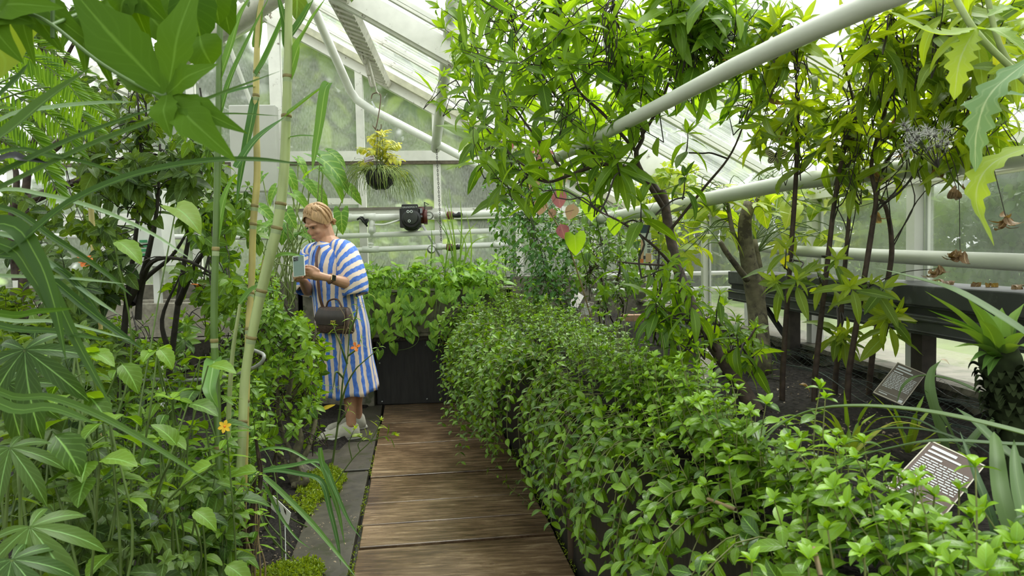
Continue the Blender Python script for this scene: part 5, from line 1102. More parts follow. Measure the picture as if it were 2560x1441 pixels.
for (l, tp_, poly, n, dr_), lo in zip(thin, low):
    t = thing('thin_trunked_shrub', l, 'shrub', P(*tp_[0])); lv, st, tk = Geo(), Geo(), Geo(); tp2 = catmull(pts_px(tp_), 6)
    tp2[0] = V3(tp2[0][0], tp2[0][1], .70); tk.tube(tp2, [.0105, .009, .0085, .007, .005, .003], 8)
    for i in range(9): c = tp2[random.randint(4, len(tp2)-8)]; tk.ball(c+perp(V3(0, 0, 1))*.007, rs(.003, .005), 6, 4)
    crown(lv, st, tp2[14:], int(n*1.45), poly, dr_, [T_LANCE, T_LANCE2, T_LANCE3], .125, .14, 6, 'alt', 60, .4, .3, .0016, tip=5)
    crown(lv, st, tp2[10:24], 3, lo, (dr_[0]+.05, dr_[1]-.2), [T_LANCE, T_LANCE3], .12, .06, 5, 'alt', 78, .55, .1, .0024, tip=5)
    if l.startswith('last'): crown(lv, st, tp2[-14:], 26, [(2260, -30), (2570, -30), (2570, 260), (2420, 120)], (1.3, 2.0), [T_LANCE, T_LANCE2, T_LANCE3], .11, .13, 6, 'alt', 60, .4, .3, .0014, tip=5)
    for i in range(9):                                         # long bare whips
        a = tp2[random.randint(14, len(tp2)-1)]; x, y = pick(poly); st.tube(sag(a, P(x+rs(-150, 150), y+rs(-60, 160), rs(*dr_)), rs(-.1, .15), .05, 4), [.0024, .001], 4, smooth=5)
    dl = Geo()
    for i in range(4):
        x, y = pick(poly); p = P(x, y+80, rs(*dr_)); st.tube([nearest(p, np.array(tp2)), p+V3(0, 0, .03), p], .0012, 3)
        for q_ in range(4): dl.leaf(TC, p, V3(rs(-.3, .3), rs(-.3, .3), -1), rv(), rs(.04, .08), 1)
    for hx, hy, hd_ in {'last': [(2392, 470, 1.95), (2515, 545, 1.75), (2400, 625, 1.95)], 'thin': [(2225, 320, 2.1), (2345, 672, 2.0)], 'seco': [(2120, 330, 2.3)]}.get(l[:4], []):
        p = PI_(hx, hy, hd_); a = nearest(p, np.array(tp2)); st.tube(sag(a, p, .1, .04), [.002, .001], 4, smooth=4)
        for q_ in range(9): dl.leaf(TC, p+rv(.006), V3(rs(-.35, .35), rs(-.35, .35), -1), rv(), rs(.03, .065), .8, rs(0, .4))
    tk.build('trunk', STEM_B, t); st.build('twig', STEM_D, t); lv.build('foliage', LAN2, t); dl.build('dry_leaves', DRY, t)
    if l.startswith('thin'): flower('yellow_flower', P(2235, 142, 2.1), V3(0, -1, .3), .018, YFL, t, 5)

# ---- bark stump tree with broad leaves
LOB = leafmat('broad_yellow_green_leaf', (0.16, 0.28, 0.03), (0.38, 0.48, 0.05), rib=(.5, .55, .15), old=(.6, .55, .08), old_at=.97, trans=.5, veins=6)
sp_ = thing('pruned_tree', 'thick pruned grey trunk with sawn limbs and broad yellow green leaves', 'tree', G(1905, 935, .72)); tk, lv, st = Geo(), Geo(), Geo()
tp2 = catmull(pts_px([(1905, 940, 3.0), (1893, 780, 3.1), (1880, 700, 3.1), (1866, 620, 3.1), (1862, 560, 3.1), (1874, 506, 3.1)]), 5); tp2[0][2] = .70
tk.tube(tp2, [.045, .04, .038, .032, .028, .024], 10, cap=True)
for L, r_ in [([(1868, 700, 3.05), (1845, 670, 3.0), (1815, 630, 2.98), (1800, 604, 2.97)], .014), ([(1862, 640, 3.1), (1835, 590, 3.12), (1825, 545, 3.15), (1818, 500, 3.15)], .012), ([(1893, 790, 3.1), (1905, 720, 3.15), (1885, 600, 3.2)], .02), ([(1874, 540, 3.1), (1900, 480, 3.1), (1905, 448, 3.1)], .009)]:
    b = catmull(pts_px(L), 4); tk.tube(b, [r_, r_*.7], 8, cap=True); tp2 += b
for i in range(75):
    x, y = pick([(1690, 470), (1860, 440), (2100, 470), (2120, 590), (1960, 620), (1900, 560), (1840, 600), (1700, 640)]); p = P(x, y, rs(3.0, 3.7)); a = nearest(p, np.array(tp2[10:])); st.tube(sag(a, p, .2, .05), [.003, .0018], 4, smooth=3)
    lv.leaf(random.choice([T_PALM, T_BROAD, T_HEART]), p, nrm(V3(rs(-1, 1), rs(-.6, .4), rs(-.7, .1))), V3(rs(-.3, .3), -.2, 1), rs(.08, .14), 1)
tk.build('trunk', STEM_Y, sp_); st.build('twig', STEM_G, sp_); lv.build('foliage', LOB, sp_)

# ---- dark small-leaved bush and its neighbours at the back of the bed
DRK = leafmat('small_dark_leaf', (0.03, 0.10, 0.02), (0.11, 0.26, 0.05), rib=(.16, .32, .1), old=(.4, .42, .08), old_at=.98, rough=.35, trans=.3)
def bush(name, label, cat, base, n, poly, dr_, T, ll, mat, SL=.12, nodes=6, style='opp', stemmat=STEM_D, droop=.35, ang=62, up=.3, tip=3, twig=.0017, spread=.1, trunks=5, trunk_r=.006, jit=.1, bias=None):
    t = thing(name, label, cat, base); lv, st = Geo(), Geo(); J = []
    for i in range(trunks):
        x, y = pick(poly); e_ = P(x, y, rs(*dr_)); b = catmull(sag(V3(base)+V3(rs(-spread, spread), rs(-spread, spread), -.02), V3(base)+(e_-V3(base))*rs(.55, .8), .06, .05), 5); st.tube(b, [trunk_r, trunk_r*.45], 6); J += b[3:]
    crown(lv, st, J, n, poly, dr_, T, ll, SL, nodes, style, ang, droop, up, twig, bias, tip, None, jit)
    st.build('stem', stemmat, t); lv.build('foliage', mat, t); return t
bush('small_leaved_bush', 'dark glossy small-leaved bush at the back corner of the raised bed', 'bush', (.62, 5.0, .72), 125, [(1215, 430), (1290, 390), (1400, 400), (1440, 560), (1430, 720), (1330, 740), (1240, 640), (1200, 520)], (4.4, 5.2), [T_OVATE, T_OVATE2], .068, DRK, SL=.2, nodes=9, style='alt', bias=(-.2, 0, .3), twig=.0013, droop=.55, tip=5, trunk_r=.004)
bush('tangled_bush', 'tangled green bush behind the pair of grey signs', 'bush', (.95, 4.9, .72), 70, [(1420, 520), (1560, 480), (1640, 560), (1640, 740), (1450, 730)], (3.9, 5.0), [T_OVATE, T_LANCE], .07, HED, SL=.16, nodes=6, style='opp', stemmat=STEM_B, twig=.0015, droop=.5)
bush('low_herb', 'low bright herb on the soil left of the bark stump', 'plant', (1.1, 3.9, .72), 26, [(1620, 720), (1740, 700), (1800, 780), (1660, 810)], (3.4, 3.9), [T_OVATE], .05, HED, SL=.1)
bush('low_lance_plant', 'low plant with drooping lance leaves at the foot of the main tree', 'plant', G(1830, 930, .72), 12, [(1780, 790), (1900, 780), (1930, 880), (1800, 900)], (2.3, 2.7), [T_LANCE2, T_LANCE], .10, LAN, SL=.08, droop=.6, style='alt', tip=6)
bush('back_corner_shrub', 'green shrub filling the back right corner beside the windows', 'shrub', (1.4, 5.4, .72), 60, [(1560, 420), (1760, 420), (1800, 640), (1600, 680)], (4.3, 5.6), [T_OVATE, T_BROAD], .09, LOB, SL=.16, style='alt')
for i, (px, py, D, s, l, m_) in enumerate([(1442, 603, 3.6, .115, 'single bright heart-shaped leaf on a thin stem above the signs', VIN), (1482, 515, 3.7, .12, 'bright heart-shaped leaf just right of the pink leaves', VIN), (1540, 565, 3.7, .09, 'small bright heart leaf left of the pale hanging tag', VIN)]):
    c = P(px, py, D); t = thing('heart_leaved_plant', l, 'plant', G(px+20, 800, .72)); b0 = origin_of(t)
    g = Geo(); g.leaf(T_HEART, c+CU*.03-CR*.01, CR*.10-CU*1.0+CF*.1, -CF+CU*.35, s, 1.1, .9); g.build('leaf_blade', m_, t)
    g = Geo(); g.tube([b0-V3(0, 0, .02), (b0+c)/2+V3(.05, 0, 0), c+CU*.035], [.003, .002], 5, smooth=5); g.build('stem', STEM_G, t)
PNK = leafmat('pink_leaf', (0.40, 0.14, 0.17), (0.46, 0.40, 0.20), rib=(.5, .25, .22), old_at=1.0, old=(.5, .45, .15), trans=.25, tcol=(1.1, 1., .9))
pk = thing('pink_leaved_vine', 'vine with pink and cream faded leaves hanging before the dark bush', 'vine', (.72, 4.2, .72)); g, s_ = Geo(), Geo()
path = pts_px([(1500, 740, 3.9), (1430, 640, 3.7), (1380, 540, 3.6), (1330, 450, 3.6), (1320, 380, 3.6), (1275, 340, 3.6)]); path[0][2] = .70; s_.tube(path, [.004, .002], 5, smooth=5)
for px, py, s, r_ in [(1392, 492, .11, .05), (1358, 512, .10, .6), (1400, 575, .095, .0), (1435, 525, .10, .7), (1380, 530, .06, .5), (1345, 385, .09, .2), (1372, 400, .09, .5), (1340, 455, .09, .8), (1400, 440, .09, .9), (1275, 360, .05, .05), (1240, 285, .06, .3), (1330, 375, .08, .3), (1375, 385, .07, .1)]:
    p = P(px, py, 3.6); a = nearest(p, np.array(catmull(path, 5))); s_.tube([a, p], .0015, 4); g.leaf(T_OVATE, p+CU*s*.4, CR*rs(-.5, .5)-CU, -CF+CU*.3+CR*rs(-.3, .3), s, 1.35, r_)
g.build('foliage', PNK, pk); s_.build('stem', STEM_T, pk)
bx_ = Geo(); q7 = G(1580, 795, .74); bx_.beam(q7-V3(.08, 0, 0), q7+V3(.08, -.02, 0), .08, .05); prop(bx_.build('brick', plain('pale_brick', (0.5, 0.3, 0.2), 0.7, vary=.2), None, False, .004), 'pale pink brick lying on soil behind the yellow green rosette', 'brick')
# seedlings on the dark soil
for px, py, l in [(1930, 925, 'tiny seedling on the dark soil beside the first thin trunk'), (1960, 870, 'small sprig by the netting near the first thin trunk'), (2178, 905, 'small bright leafed sprout on the last thin trunk base'), (2055, 855, 'little two leafed sprig between the thin trunks')]:
    p = G(px, py+25, .73); t = thing('seedling', l, 'seedling', p); lv, st = Geo(), Geo(); shoot(lv, st, p-V3(0, 0, .01), V3(0, 0, 1), .07, [T_LANCE3], .05, 3, 'opp', 75, .0015, .2, .1, 3); st.build('stem', STEM_G, t); lv.build('foliage', HED, t)

# ---- rosettes and long straps at the right front
STRP = leafmat('grey_green_strap', (0.04, 0.085, 0.028), (0.095, 0.16, 0.045), rib=(.095, .16, .05), old_at=1.0, old=(.3, .35, .1), veins=0, veinmix=0, bump=0, trans=.12, rough=.5)
ROS = leafmat('rosette_strap', (0.12, 0.24, 0.03), (0.33, 0.44, 0.06), rib=(.3, .42, .08), old_at=.95, old=(.5, .40, .10), veins=0, veinmix=0, bump=0, trans=.28)
def straps(name, label, base, blades, mat, up=V3(0, 0, 1), fold=.35):
    t = thing(name, label, 'plant', base)
    for L, w_ in blades:
        g = Geo(); g.ribbon(pts_px(L), w_, up, fold, prof=([0, .15, .5, .8, 1], [.7, 1, .9, .55, .03])); g.build('strap_leaf', mat, t)
    return t
straps('long_strap_plant', 'big plant off the right edge with long grey green arching straps', P(2700, 1200, 1.05), [
    ([(2720, 1150, 1.0), (2560, 1088, 1.05), (2300, 1030, 1.15), (2080, 1020, 1.25), (1960, 1058, 1.3), (1885, 1130, 1.3)], .024),
    ([(2720, 960, .95), (2560, 835, 1.0), (2400, 735, 1.1), (2300, 700, 1.2), (2180, 668, 1.3)], .022),
    ([(2720, 1120, 1.1), (2540, 1115, 1.15), (2350, 1105, 1.2), (2240, 1120, 1.25), (2130, 1150, 1.3), (2070, 1195, 1.3)], .020),
    ([(2680, 1200, 1.1), (2540, 1150, 1.15), (2440, 1060, 1.25), (2390, 1020, 1.3)], .022),
    ([(2550, 1400, .95), (2505, 1250, 1.0), (2490, 1120, 1.1), (2485, 1080, 1.15)], .024),
    ([(2600, 1400, .9), (2560, 1280, .95), (2540, 1180, 1.0), (2535, 1100, 1.05)], .022),
    ([(2500, 1400, .98), (2480, 1300, 1.0), (2440, 1190, 1.05), (2400, 1080, 1.15)], .014)], STRP)
straps('spotted_strap_plant', 'clump of pale arching straps behind the nearest brown sign', P(2380, 1150, 1.6), [
    ([(2365, 1130, 1.6), (2345, 1060, 1.62), (2325, 980, 1.65), (2330, 930, 1.68), (2352, 902, 1.7)], .026),
    ([(2560, 1060, 1.65), (2450, 985, 1.7), (2370, 950, 1.75), (2300, 942, 1.8), (2260, 965, 1.8), (2241, 1010, 1.8)], .022),
    ([(2400, 1130, 1.6), (2360, 1050, 1.62), (2330, 1000, 1.65), (2312, 975, 1.65)], .016),
    ([(2420, 1130, 1.55), (2300, 1055, 1.6), (2210, 1045, 1.65), (2150, 1058, 1.7)], .016),
    ([(2440, 1120, 1.5), (2330, 1080, 1.55), (2200, 1075, 1.6), (2090, 1110, 1.65)], .018),
    ([(2400, 1140, 1.6), (2470, 1060, 1.65), (2540, 1030, 1.7)], .02)], STRP)
def rosette(label, base, D, tips, w_, n_extra=6):
    b = P(base[0], base[1], D); t = thing('strap_rosette', label, 'plant', V3(b[0], b[1], .725)); b = V3(b[0], b[1], .74)
    for tx, ty, ax_, ay in tips:
        g = Geo(); g.ribbon([b, P(ax_, ay, D+rs(-.08, .04)), P(tx, ty, D-rs(.0, .12))], w_*rs(.8, 1.1), V3(0, 0, 1), .4, prof=([0, .15, .5, .8, 1], [.9, 1, .75, .45, .03])); g.build('strap_leaf', ROS, t)
rosette('yellow green strap rosette on the soil before the thin trunks', (2125, 1150), 1.72, [(1885, 1075, 2000, 1042), (1910, 1108, 2030, 1090), (1935, 1140, 2030, 1125), (1970, 1165, 2050, 1150), (2015, 1020, 2080, 1040), (2110, 975, 2118, 1060), (2190, 1035, 2150, 1070), (2300, 1055, 2200, 1075), (2290, 1085, 2200, 1110), (2250, 1150, 2190, 1130), (2020, 1190, 2070, 1160), (2060, 1040, 2090, 1070), (2180, 1000, 2150, 1050), (1900, 1092, 1990, 1050), (2330, 1075, 2230, 1060), (1950, 1190, 2040, 1150), (2230, 1040, 2180, 1060), (1985, 1060, 2060, 1060)], .0155)
rosette('half hidden strap rosette right behind the spotted straps', (2270, 1130), 1.75, [(2180, 985, 2230, 1040), (2230, 1010, 2250, 1060), (2330, 1020, 2300, 1060), (2380, 1060, 2330, 1090), (2400, 1110, 2340, 1110), (2160, 1100, 2210, 1090), (2310, 990, 2290, 1040)], .015)
g = Geo(); STR = []
for L in [[(2080, 1130, 1.5), (2110, 1190, 1.42), (2150, 1240, 1.38), (2240, 1290, 1.35)], [(2000, 1188, 1.45), (2080, 1205, 1.4), (2170, 1215, 1.38)], [(2020, 1215, 1.42), (2110, 1240, 1.38), (2200, 1310, 1.35)], [(2050, 1260, 1.38), (2130, 1265, 1.36), (2220, 1330, 1.33)], [(2100, 1300, 1.3), (2110, 1275, 1.3), (2150, 1265, 1.32)]]:
    g.tube([V3(q_[0], q_[1], max(.735, q_[2]*.2+.735*.8)) for q_ in pts_px(L)], .003, 5, smooth=4)
prop(g.build('dry_straw', STEM_T, None), 'tangle of dry tan straw lying on soil under the strap rosette', 'straw', kind='stuff')
# spiky trunk at the right edge
SPK = leafmat('spiky_leaf', (0.07, 0.17, 0.03), (0.22, 0.36, 0.08), rib=(.2, .35, .08), old_at=1., old=(.3, .3, .1), veins=0, veinmix=0, bump=0, trans=.2)
sk = thing('spiky_trunked_plant', 'thick stemmed plant with a crown of pointed pineapple-like leaves', 'plant', P(2560, 1130, 1.45)); tk = Geo()
q5 = P(2575, 1190, 1.42); tk.tube([V3(q5[0], q5[1], .69)]+pts_px([(2560, 1120, 1.45), (2530, 1000, 1.48), (2500, 900, 1.5), (2490, 840, 1.5)]), [.036, .038, .04, .04, .028], 12, smooth=4)
for i in range(170):
    t_ = random.random(); c = P(2560-55*t_, 1130-215*t_, 1.47); a = perp(V3(-.2, 0, 1)); tk.ribbon([c+a*.035, c+a*.052+V3(0, 0, .012), c+a*.06+V3(0, 0, .0)], .018, V3(0, 0, 1), .3)
tk.build('trunk', plain('leaf_scarred_stem', (0.022, 0.032, 0.012), 0.85, vary=.5), sk)
c0 = P(2500, 900, 1.5)
for tx, ty, dD, w_ in [(2312, 728, -.05, .022), (2420, 748, -.05, .03), (2320, 775, -.1, .02), (2342, 793, -.1, .018), (2358, 815, -.15, .026), (2385, 868, -.15, .02), (2425, 905, -.15, .018), (2455, 925, -.12, .018), (2460, 775, .1, .03), (2505, 770, .0, .032), (2540, 790, .05, .03), (2560, 760, 0, .03), (2590, 830, -.1, .03), (2575, 870, -.15, .026), (2500, 790, .15, .03), (2450, 800, -.2, .026), (2470, 940, -.1, .02)]:
    e_ = P(tx, ty, 1.5+dD); m_ = (c0+e_)/2+V3(0, 0, .015)+nrm(e_-c0)*.0; g = Geo(); g.ribbon([c0+(e_-c0)*.03, m_, e_], w_*1.35, nrm(V3(0, 0, 1)+(c0-e_)*2), .4, prof=([0, .3, .7, 1], [.9, 1, .6, .02])); g.build('pointed_leaf', SPK, sk)
# thistle-like stems at the top right
THI = leafmat('jagged_leaf', (0.16, 0.28, 0.04), (0.33, 0.44, 0.05), rib=(.36, .45, .2), old_at=1., old=(.4, .45, .05), veins=5, trans=.45, rough=.6)
THG = leafmat('grey_jagged_leaf', (0.15, 0.26, 0.12), (0.26, 0.38, 0.20), rib=(.36, .45, .28), old_at=1., old=(.3, .4, .2), veins=5, trans=.3, rough=.7)
th_ = thing('jagged_leaved_weed', 'tall weed leaning in at the top right with big jagged leaves', 'weed', P(2660, 700, 1.25)); g, g2, s_ = Geo(), Geo(), Geo()
J_ = ([0, .12, .2, .24, .34, .38, .48, .52, .62, .66, .76, .8, .9, 1], [.2, .35, .85, .4, 1, .5, 1.05, .5, .95, .45, .75, .38, .4, .02])
for L, w_, gg in [([(2435, 72, 1.2), (2340, 85, 1.2), (2220, 28, 1.22)], .055, g), ([(2440, 70, 1.2), (2400, 150, 1.18), (2385, 250, 1.18)], .05, g), ([(2450, 72, 1.2), (2500, 80, 1.15), (2580, 140, 1.12)], .055, g), ([(2600, 130, 1.1), (2480, 230, 1.1), (2442, 330, 1.1), (2438, 430, 1.1)], .05, g2), ([(2620, 350, 1.1), (2480, 410, 1.1), (2440, 500, 1.1), (2485, 615, 1.1)], .042, g), ([(2620, 250, 1.2), (2500, 235, 1.2), (2400, 265, 1.2)], .03, g2), ([(2470, 40, 1.2), (2520, 20, 1.2), (2580, 40, 1.2)], .04, g)]:
    gg.ribbon(pts_px(L), w_, nrm(-CF*.6+CU), .2, prof=J_, smooth=16)
for L, r_ in [([(2700, 330, 1.2), (2560, 200, 1.22), (2440, 80, 1.22), (2370, -40, 1.25)], .0055), ([(2700, 300, 1.3), (2520, 150, 1.3), (2460, -40, 1.3)], .005), ([(2700, 420, 1.2), (2660, 700, 1.25), (2690, 1150, 1.2)], .007)]: s_.tube(pts_px(L), r_, 7, smooth=5)
b_ = P(2690, 1150, 1.2); s_.tube([b_, V3(b_[0], b_[1], .7)], .007, 7)
s_.build('stem', plain('hairy_green_stem', (0.26, 0.33, 0.12), 0.6, vary=.2), th_); g.build('foliage', THI, th_); g2.build('grey_foliage', THG, th_)
g = Geo(); g3 = Geo()
for i in range(16):
    p = P(2310+rs(-55, 65), 335+rs(-25, 45), 1.35+rs(-.05, .05)); g3.ball(p, .004, 6, 4)
    for j in range(26): d = nrm(rv()+V3(0, 0, .3)); g.tube([p, p+d*rs(.010, .018)], .00035, 3)
    g3.tube([p, P(2345, 420, 1.38)], .0008, 3)
g3.build('seed_head', plain('dark_seed', (0.05, 0.045, 0.04), 0.7), th_); fz = g.build('seed_fluff', plain('pale_fluff', (0.5, 0.5, 0.48), 0.9), th_)

# ---- butterflies
def butterfly(name, label, c, R, up, nv, mat, spread=.9, body=True):
    t = thing(name, label, 'butterfly', c); R_, U_, n_ = nrm(R), nrm(up), nrm(nv); s = np.linalg.norm(R)
    wing = outline([.02, .30, .42, .40, .26, .1], [0, .12, .35, .62, .85, .95], [0, .2, .45, .65, .82, .95], .05, .2)
    for sg in (-1, 1):
        g = Geo(); g.leaf(wing, c, R_*sg*spread+U_*.55, n_, s, 1, .5); g.build('forewing', mat, t)
        g = Geo(); g.leaf(wing, c, R_*sg*spread*.7-U_*.7, n_, s*.7, 1.1, .5); g.build('hindwing', mat, t)
    g = Geo(); g.tube([c+U_*s*.35, c, c-U_*s*.5], [.002, .003, .0015], 6); g.build('body', BLACK, t)
ZEB, ns, lk = _mat('striped_wing'); out = N(ns, 'OutputMaterial'); b = N(ns, 'BsdfPrincipled'); lk.new(b.outputs[0], out.inputs[0]); uvn = N(ns, 'UVMap'); sp2 = N(ns, 'SeparateXYZ'); lk.new(uvn.outputs[0], sp2.inputs[0])
mu = N(ns, 'Math', operation='MULTIPLY'); lk.new(sp2.outputs[0], mu.inputs[0]); mu.inputs[1].default_value = 4.0; pp_ = N(ns, 'Math', operation='PINGPONG'); lk.new(mu.outputs[0], pp_.inputs[0]); pp_.inputs[1].default_value = .5
cr2 = N(ns, 'ValToRGB'); lk.new(pp_.outputs[0], cr2.inputs[0]); cr2.color_ramp.elements[0].position = .27; cr2.color_ramp.elements[0].color = (.012, .010, .008, 1); cr2.color_ramp.elements[1].position = .33; cr2.color_ramp.elements[1].color = (.55, .52, .25, 1); lk.new(cr2.outputs[0], b.inputs[0])
ORW = plain('orange_wing', (0.80, 0.20, 0.02), 0.5, vary=.2)
butterfly('striped_butterfly', 'black butterfly with pale yellow stripes among the dark twigs', P(1938, 392, 2.3), CR*.042, CU*.6-CF*.5, -CF+CU*.6, ZEB)
butterfly('orange_butterfly', 'orange butterfly resting on a hedge sprig before the black panel', P(1122, 858, 5.6), CR*.075+CU*.01, CU*.2-CF, CU+CF*.1-CR*.2, ORW)
butterfly('orange_butterfly', 'small red orange butterfly high under the right roof', P(2152, 93, 2.2), CR*.035, CU*.3-CF, CU-CF*.3, ORW)
# ================================================================ left side plants
NET = leafmat('nettle_leaf', (0.033, 0.085, 0.008), (0.145, 0.26, 0.016), rib=(.22, .42, .1), old=(.42, .44, .06), old_at=.985, rough=.42, trans=.36, veins=7, veinmix=.22)
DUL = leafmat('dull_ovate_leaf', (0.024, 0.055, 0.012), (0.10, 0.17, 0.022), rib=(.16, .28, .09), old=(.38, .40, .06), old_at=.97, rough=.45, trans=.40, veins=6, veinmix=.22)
LNT = leafmat('shrub_leaf', (0.05, 0.125, 0.008), (0.21, 0.37, 0.016), rib=(.27, .5, .1), old=(.55, .55, .07), old_at=.985, rough=.38, trans=.34, veins=7, veinmix=.2)
FRN = leafmat('pinnate_leaflet', (0.07, 0.17, 0.008), (0.20, 0.36, 0.016), rib=(.3, .5, .08), old_at=1., old=(.4, .5, .05), trans=.48, veins=0, veinmix=0, bump=0)
CAN = leafmat('cane_leaf', (0.05, 0.14, 0.035), (0.14, 0.28, 0.06), rib=(.26, .4, .16), old_at=1., old=(.3, .4, .08), trans=.32, veins=0, veinmix=0, bump=0)
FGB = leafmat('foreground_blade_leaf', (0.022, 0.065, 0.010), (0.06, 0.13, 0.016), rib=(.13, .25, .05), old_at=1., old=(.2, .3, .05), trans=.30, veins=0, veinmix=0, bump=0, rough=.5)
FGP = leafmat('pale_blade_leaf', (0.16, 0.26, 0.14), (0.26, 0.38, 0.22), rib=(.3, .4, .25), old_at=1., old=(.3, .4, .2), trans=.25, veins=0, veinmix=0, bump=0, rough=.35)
LBV = leafmat('lobed_vine_leaf', (0.03, 0.08, 0.003), (0.07, 0.15, 0.005), rib=(.09, .18, .02), old_at=1., old=(.4, .42, .05), rough=.65, spec=.12, trans=.26, veins=7, veinmix=.12)
TARO = leafmat('elephant_ear_leaf', (0.06, 0.18, 0.03), (0.20, 0.40, 0.05), rib=(.38, .55, .14), old=(.6, .6, .1), old_at=.99, trans=.45, veins=6, veinmix=.55, rough=.4)

# ---- shrub in front of the person
b0 = G(735, 1215, 0.0)
t = thing('leafy_shrub', 'bright leafy shrub with gnarled mossy trunk between the canes and the person', 'shrub', b0); lv, st, tk = Geo(), Geo(), Geo(); J = []
for L, r0_, r1_ in [([(742, 1225, 3.92), (735, 1150, 3.92), (750, 1090, 3.95), (720, 1010, 3.95), (735, 900, 4.0), (720, 800, 4.0)], .030, .007), ([(742, 1215, 3.92), (700, 1140, 3.9), (660, 1080, 3.85), (630, 980, 3.8), (600, 870, 3.8)], .022, .006), ([(738, 1180, 3.92), (770, 1120, 4.0), (790, 1030, 4.1), (770, 920, 4.15), (790, 830, 4.2)], .018, .005), ([(735, 1150, 3.92), (700, 1060, 3.95), (690, 930, 4.0), (660, 800, 4.0), (680, 690, 4.0)], .014, .004), ([(720, 1010, 3.95), (760, 940, 3.9), (760, 840, 3.9)], .01, .004), ([(735, 1215, 3.85), (765, 1205, 3.8), (752, 1170, 3.85), (745, 1150, 3.9)], .020, .014)]:
    b = catmull(pts_px(L), 5); tk.tube(b, [r0_, r1_], 8); J += b[8:]
crown(lv, st, J, 150, [(600, 650), (670, 650), (705, 720), (755, 800), (800, 850), (800, 900), (805, 1000), (780, 1060), (700, 1100), (620, 1080), (570, 900)], (3.4, 4.55), [T_OVATE, T_LANCE3, T_OVATE], .062, .20, 6, 'opp', 70, .15, .2, .0024, tip=3)
crown(lv, st, J, 26, [(630, 720), (700, 740), (770, 830), (780, 900), (680, 840)], (3.4, 3.9), [T_OVATE], .07, .16, 5, 'opp', 72, .15, .2, .0024, tip=3)
crown(lv, st, J, 10, [(720, 740), (770, 800), (815, 870), (815, 960)], (4.3, 4.6), [T_OVATE], .07, .12, 5, 'opp', 68, .15, .25, .0024, tip=3)
tk.build('trunk', STEM_Y, t); st.build('stem', STEM_B, t); lv.build('foliage', LNT, t)
# low branch with thin leaves over the slabs
def sprig(name, label, cat, L, r, T, ll, mat, stem, n=9, D2=None, style='alt', ends=None):
    t = thing(name, label, cat, P(*L[0][0])); lv, st = Geo(), Geo()
    for path in L:
        b = catmull(pts_px(path), 5); st.tube(b, r, 6); e_ = b[-1]; d = nrm(b[-1]-b[-3]); shoot(lv, st, e_-d*.02, d, .06, T, ll, 5, style, 65, r[-1], .1, .15, 5, .06)
    st.build('stem', stem, t); lv.build('foliage', mat, t); return t
s1 = sprig('thin_branched_plant', 'thin green branching plant with narrow leaves in front of the striped dress', 'plant', [[(829, 1175, 4.3), (845, 1060, 4.3), (852, 1005, 4.3), (858, 945, 4.28), (868, 905, 4.3), (873, 835, 4.3), (877, 800, 4.3)], [(852, 1011, 4.3), (866, 965, 4.28), (886, 928, 4.26), (905, 908, 4.26), (938, 880, 4.26)], [(858, 945, 4.28), (840, 930, 4.2), (835, 960, 4.2)], [(845, 1060, 4.3), (860, 1040, 4.25), (866, 1030, 4.25)], [(870, 890, 4.3), (890, 875, 4.28), (897, 862, 4.28)], [(868, 910, 4.3), (850, 860, 4.25), (838, 830, 4.25)], [(874, 830, 4.3), (890, 790, 4.28), (893, 765, 4.28)]], [.007, .0028], [T_NARROW], .075, LNT, STEM_G)
flower('orange_flower', P(889, 868, 4.24), V3(0, -1, .4), .032, OFL, s1, 4)
sprig('low_branch_plant', 'low leafy branch reaching over the edging slabs beside the shoes', 'plant', [[(820, 1235, 3.75), (880, 1150, 3.8), (925, 1105, 3.8), (945, 1070, 3.8)], [(880, 1150, 3.8), (872, 1110, 3.8), (880, 1090, 3.8)], [(900, 1128, 3.8), (895, 1112, 3.8), (907, 1100, 3.8)], [(925, 1105, 3.8), (950, 1095, 3.78), (965, 1092, 3.78)]], [.0035, .002], [T_LANCE3, T_LANCE], .075, LAN2, STEM_G)
sprig('dead_twig_plant', 'leafless tangle of pale twigs before the brown handbag', 'twigs', [[(845, 980, 4.5), (850, 880, 4.5), (862, 800, 4.5), (850, 770, 4.5)], [(862, 840, 4.5), (880, 790, 4.5), (896, 770, 4.5)], [(855, 860, 4.5), (840, 835, 4.5), (836, 820, 4.5)], [(870, 820, 4.5), (885, 830, 4.5), (892, 790, 4.5)]], [.003, .0015], [T_NARROW], .035, NET, STEM_T)
straps('spider_plant', 'small arching spider plant beside the dress at the planter end', P(905, 760, 5.1), [([(880, 770, 5.0), (905, 735, 5.0), (935, 742, 5.0), (937, 765, 5.0)], .012), ([(880, 765, 5.0), (870, 735, 4.95), (862, 718, 4.95)], .012), ([(880, 768, 5.0), (910, 745, 4.95), (945, 710, 4.95)], .012), ([(880, 770, 5.0), (895, 760, 4.9), (905, 800, 4.9)], .010), ([(880, 770, 5.0), (865, 760, 4.9), (850, 740, 4.9)], .010)], ROS)

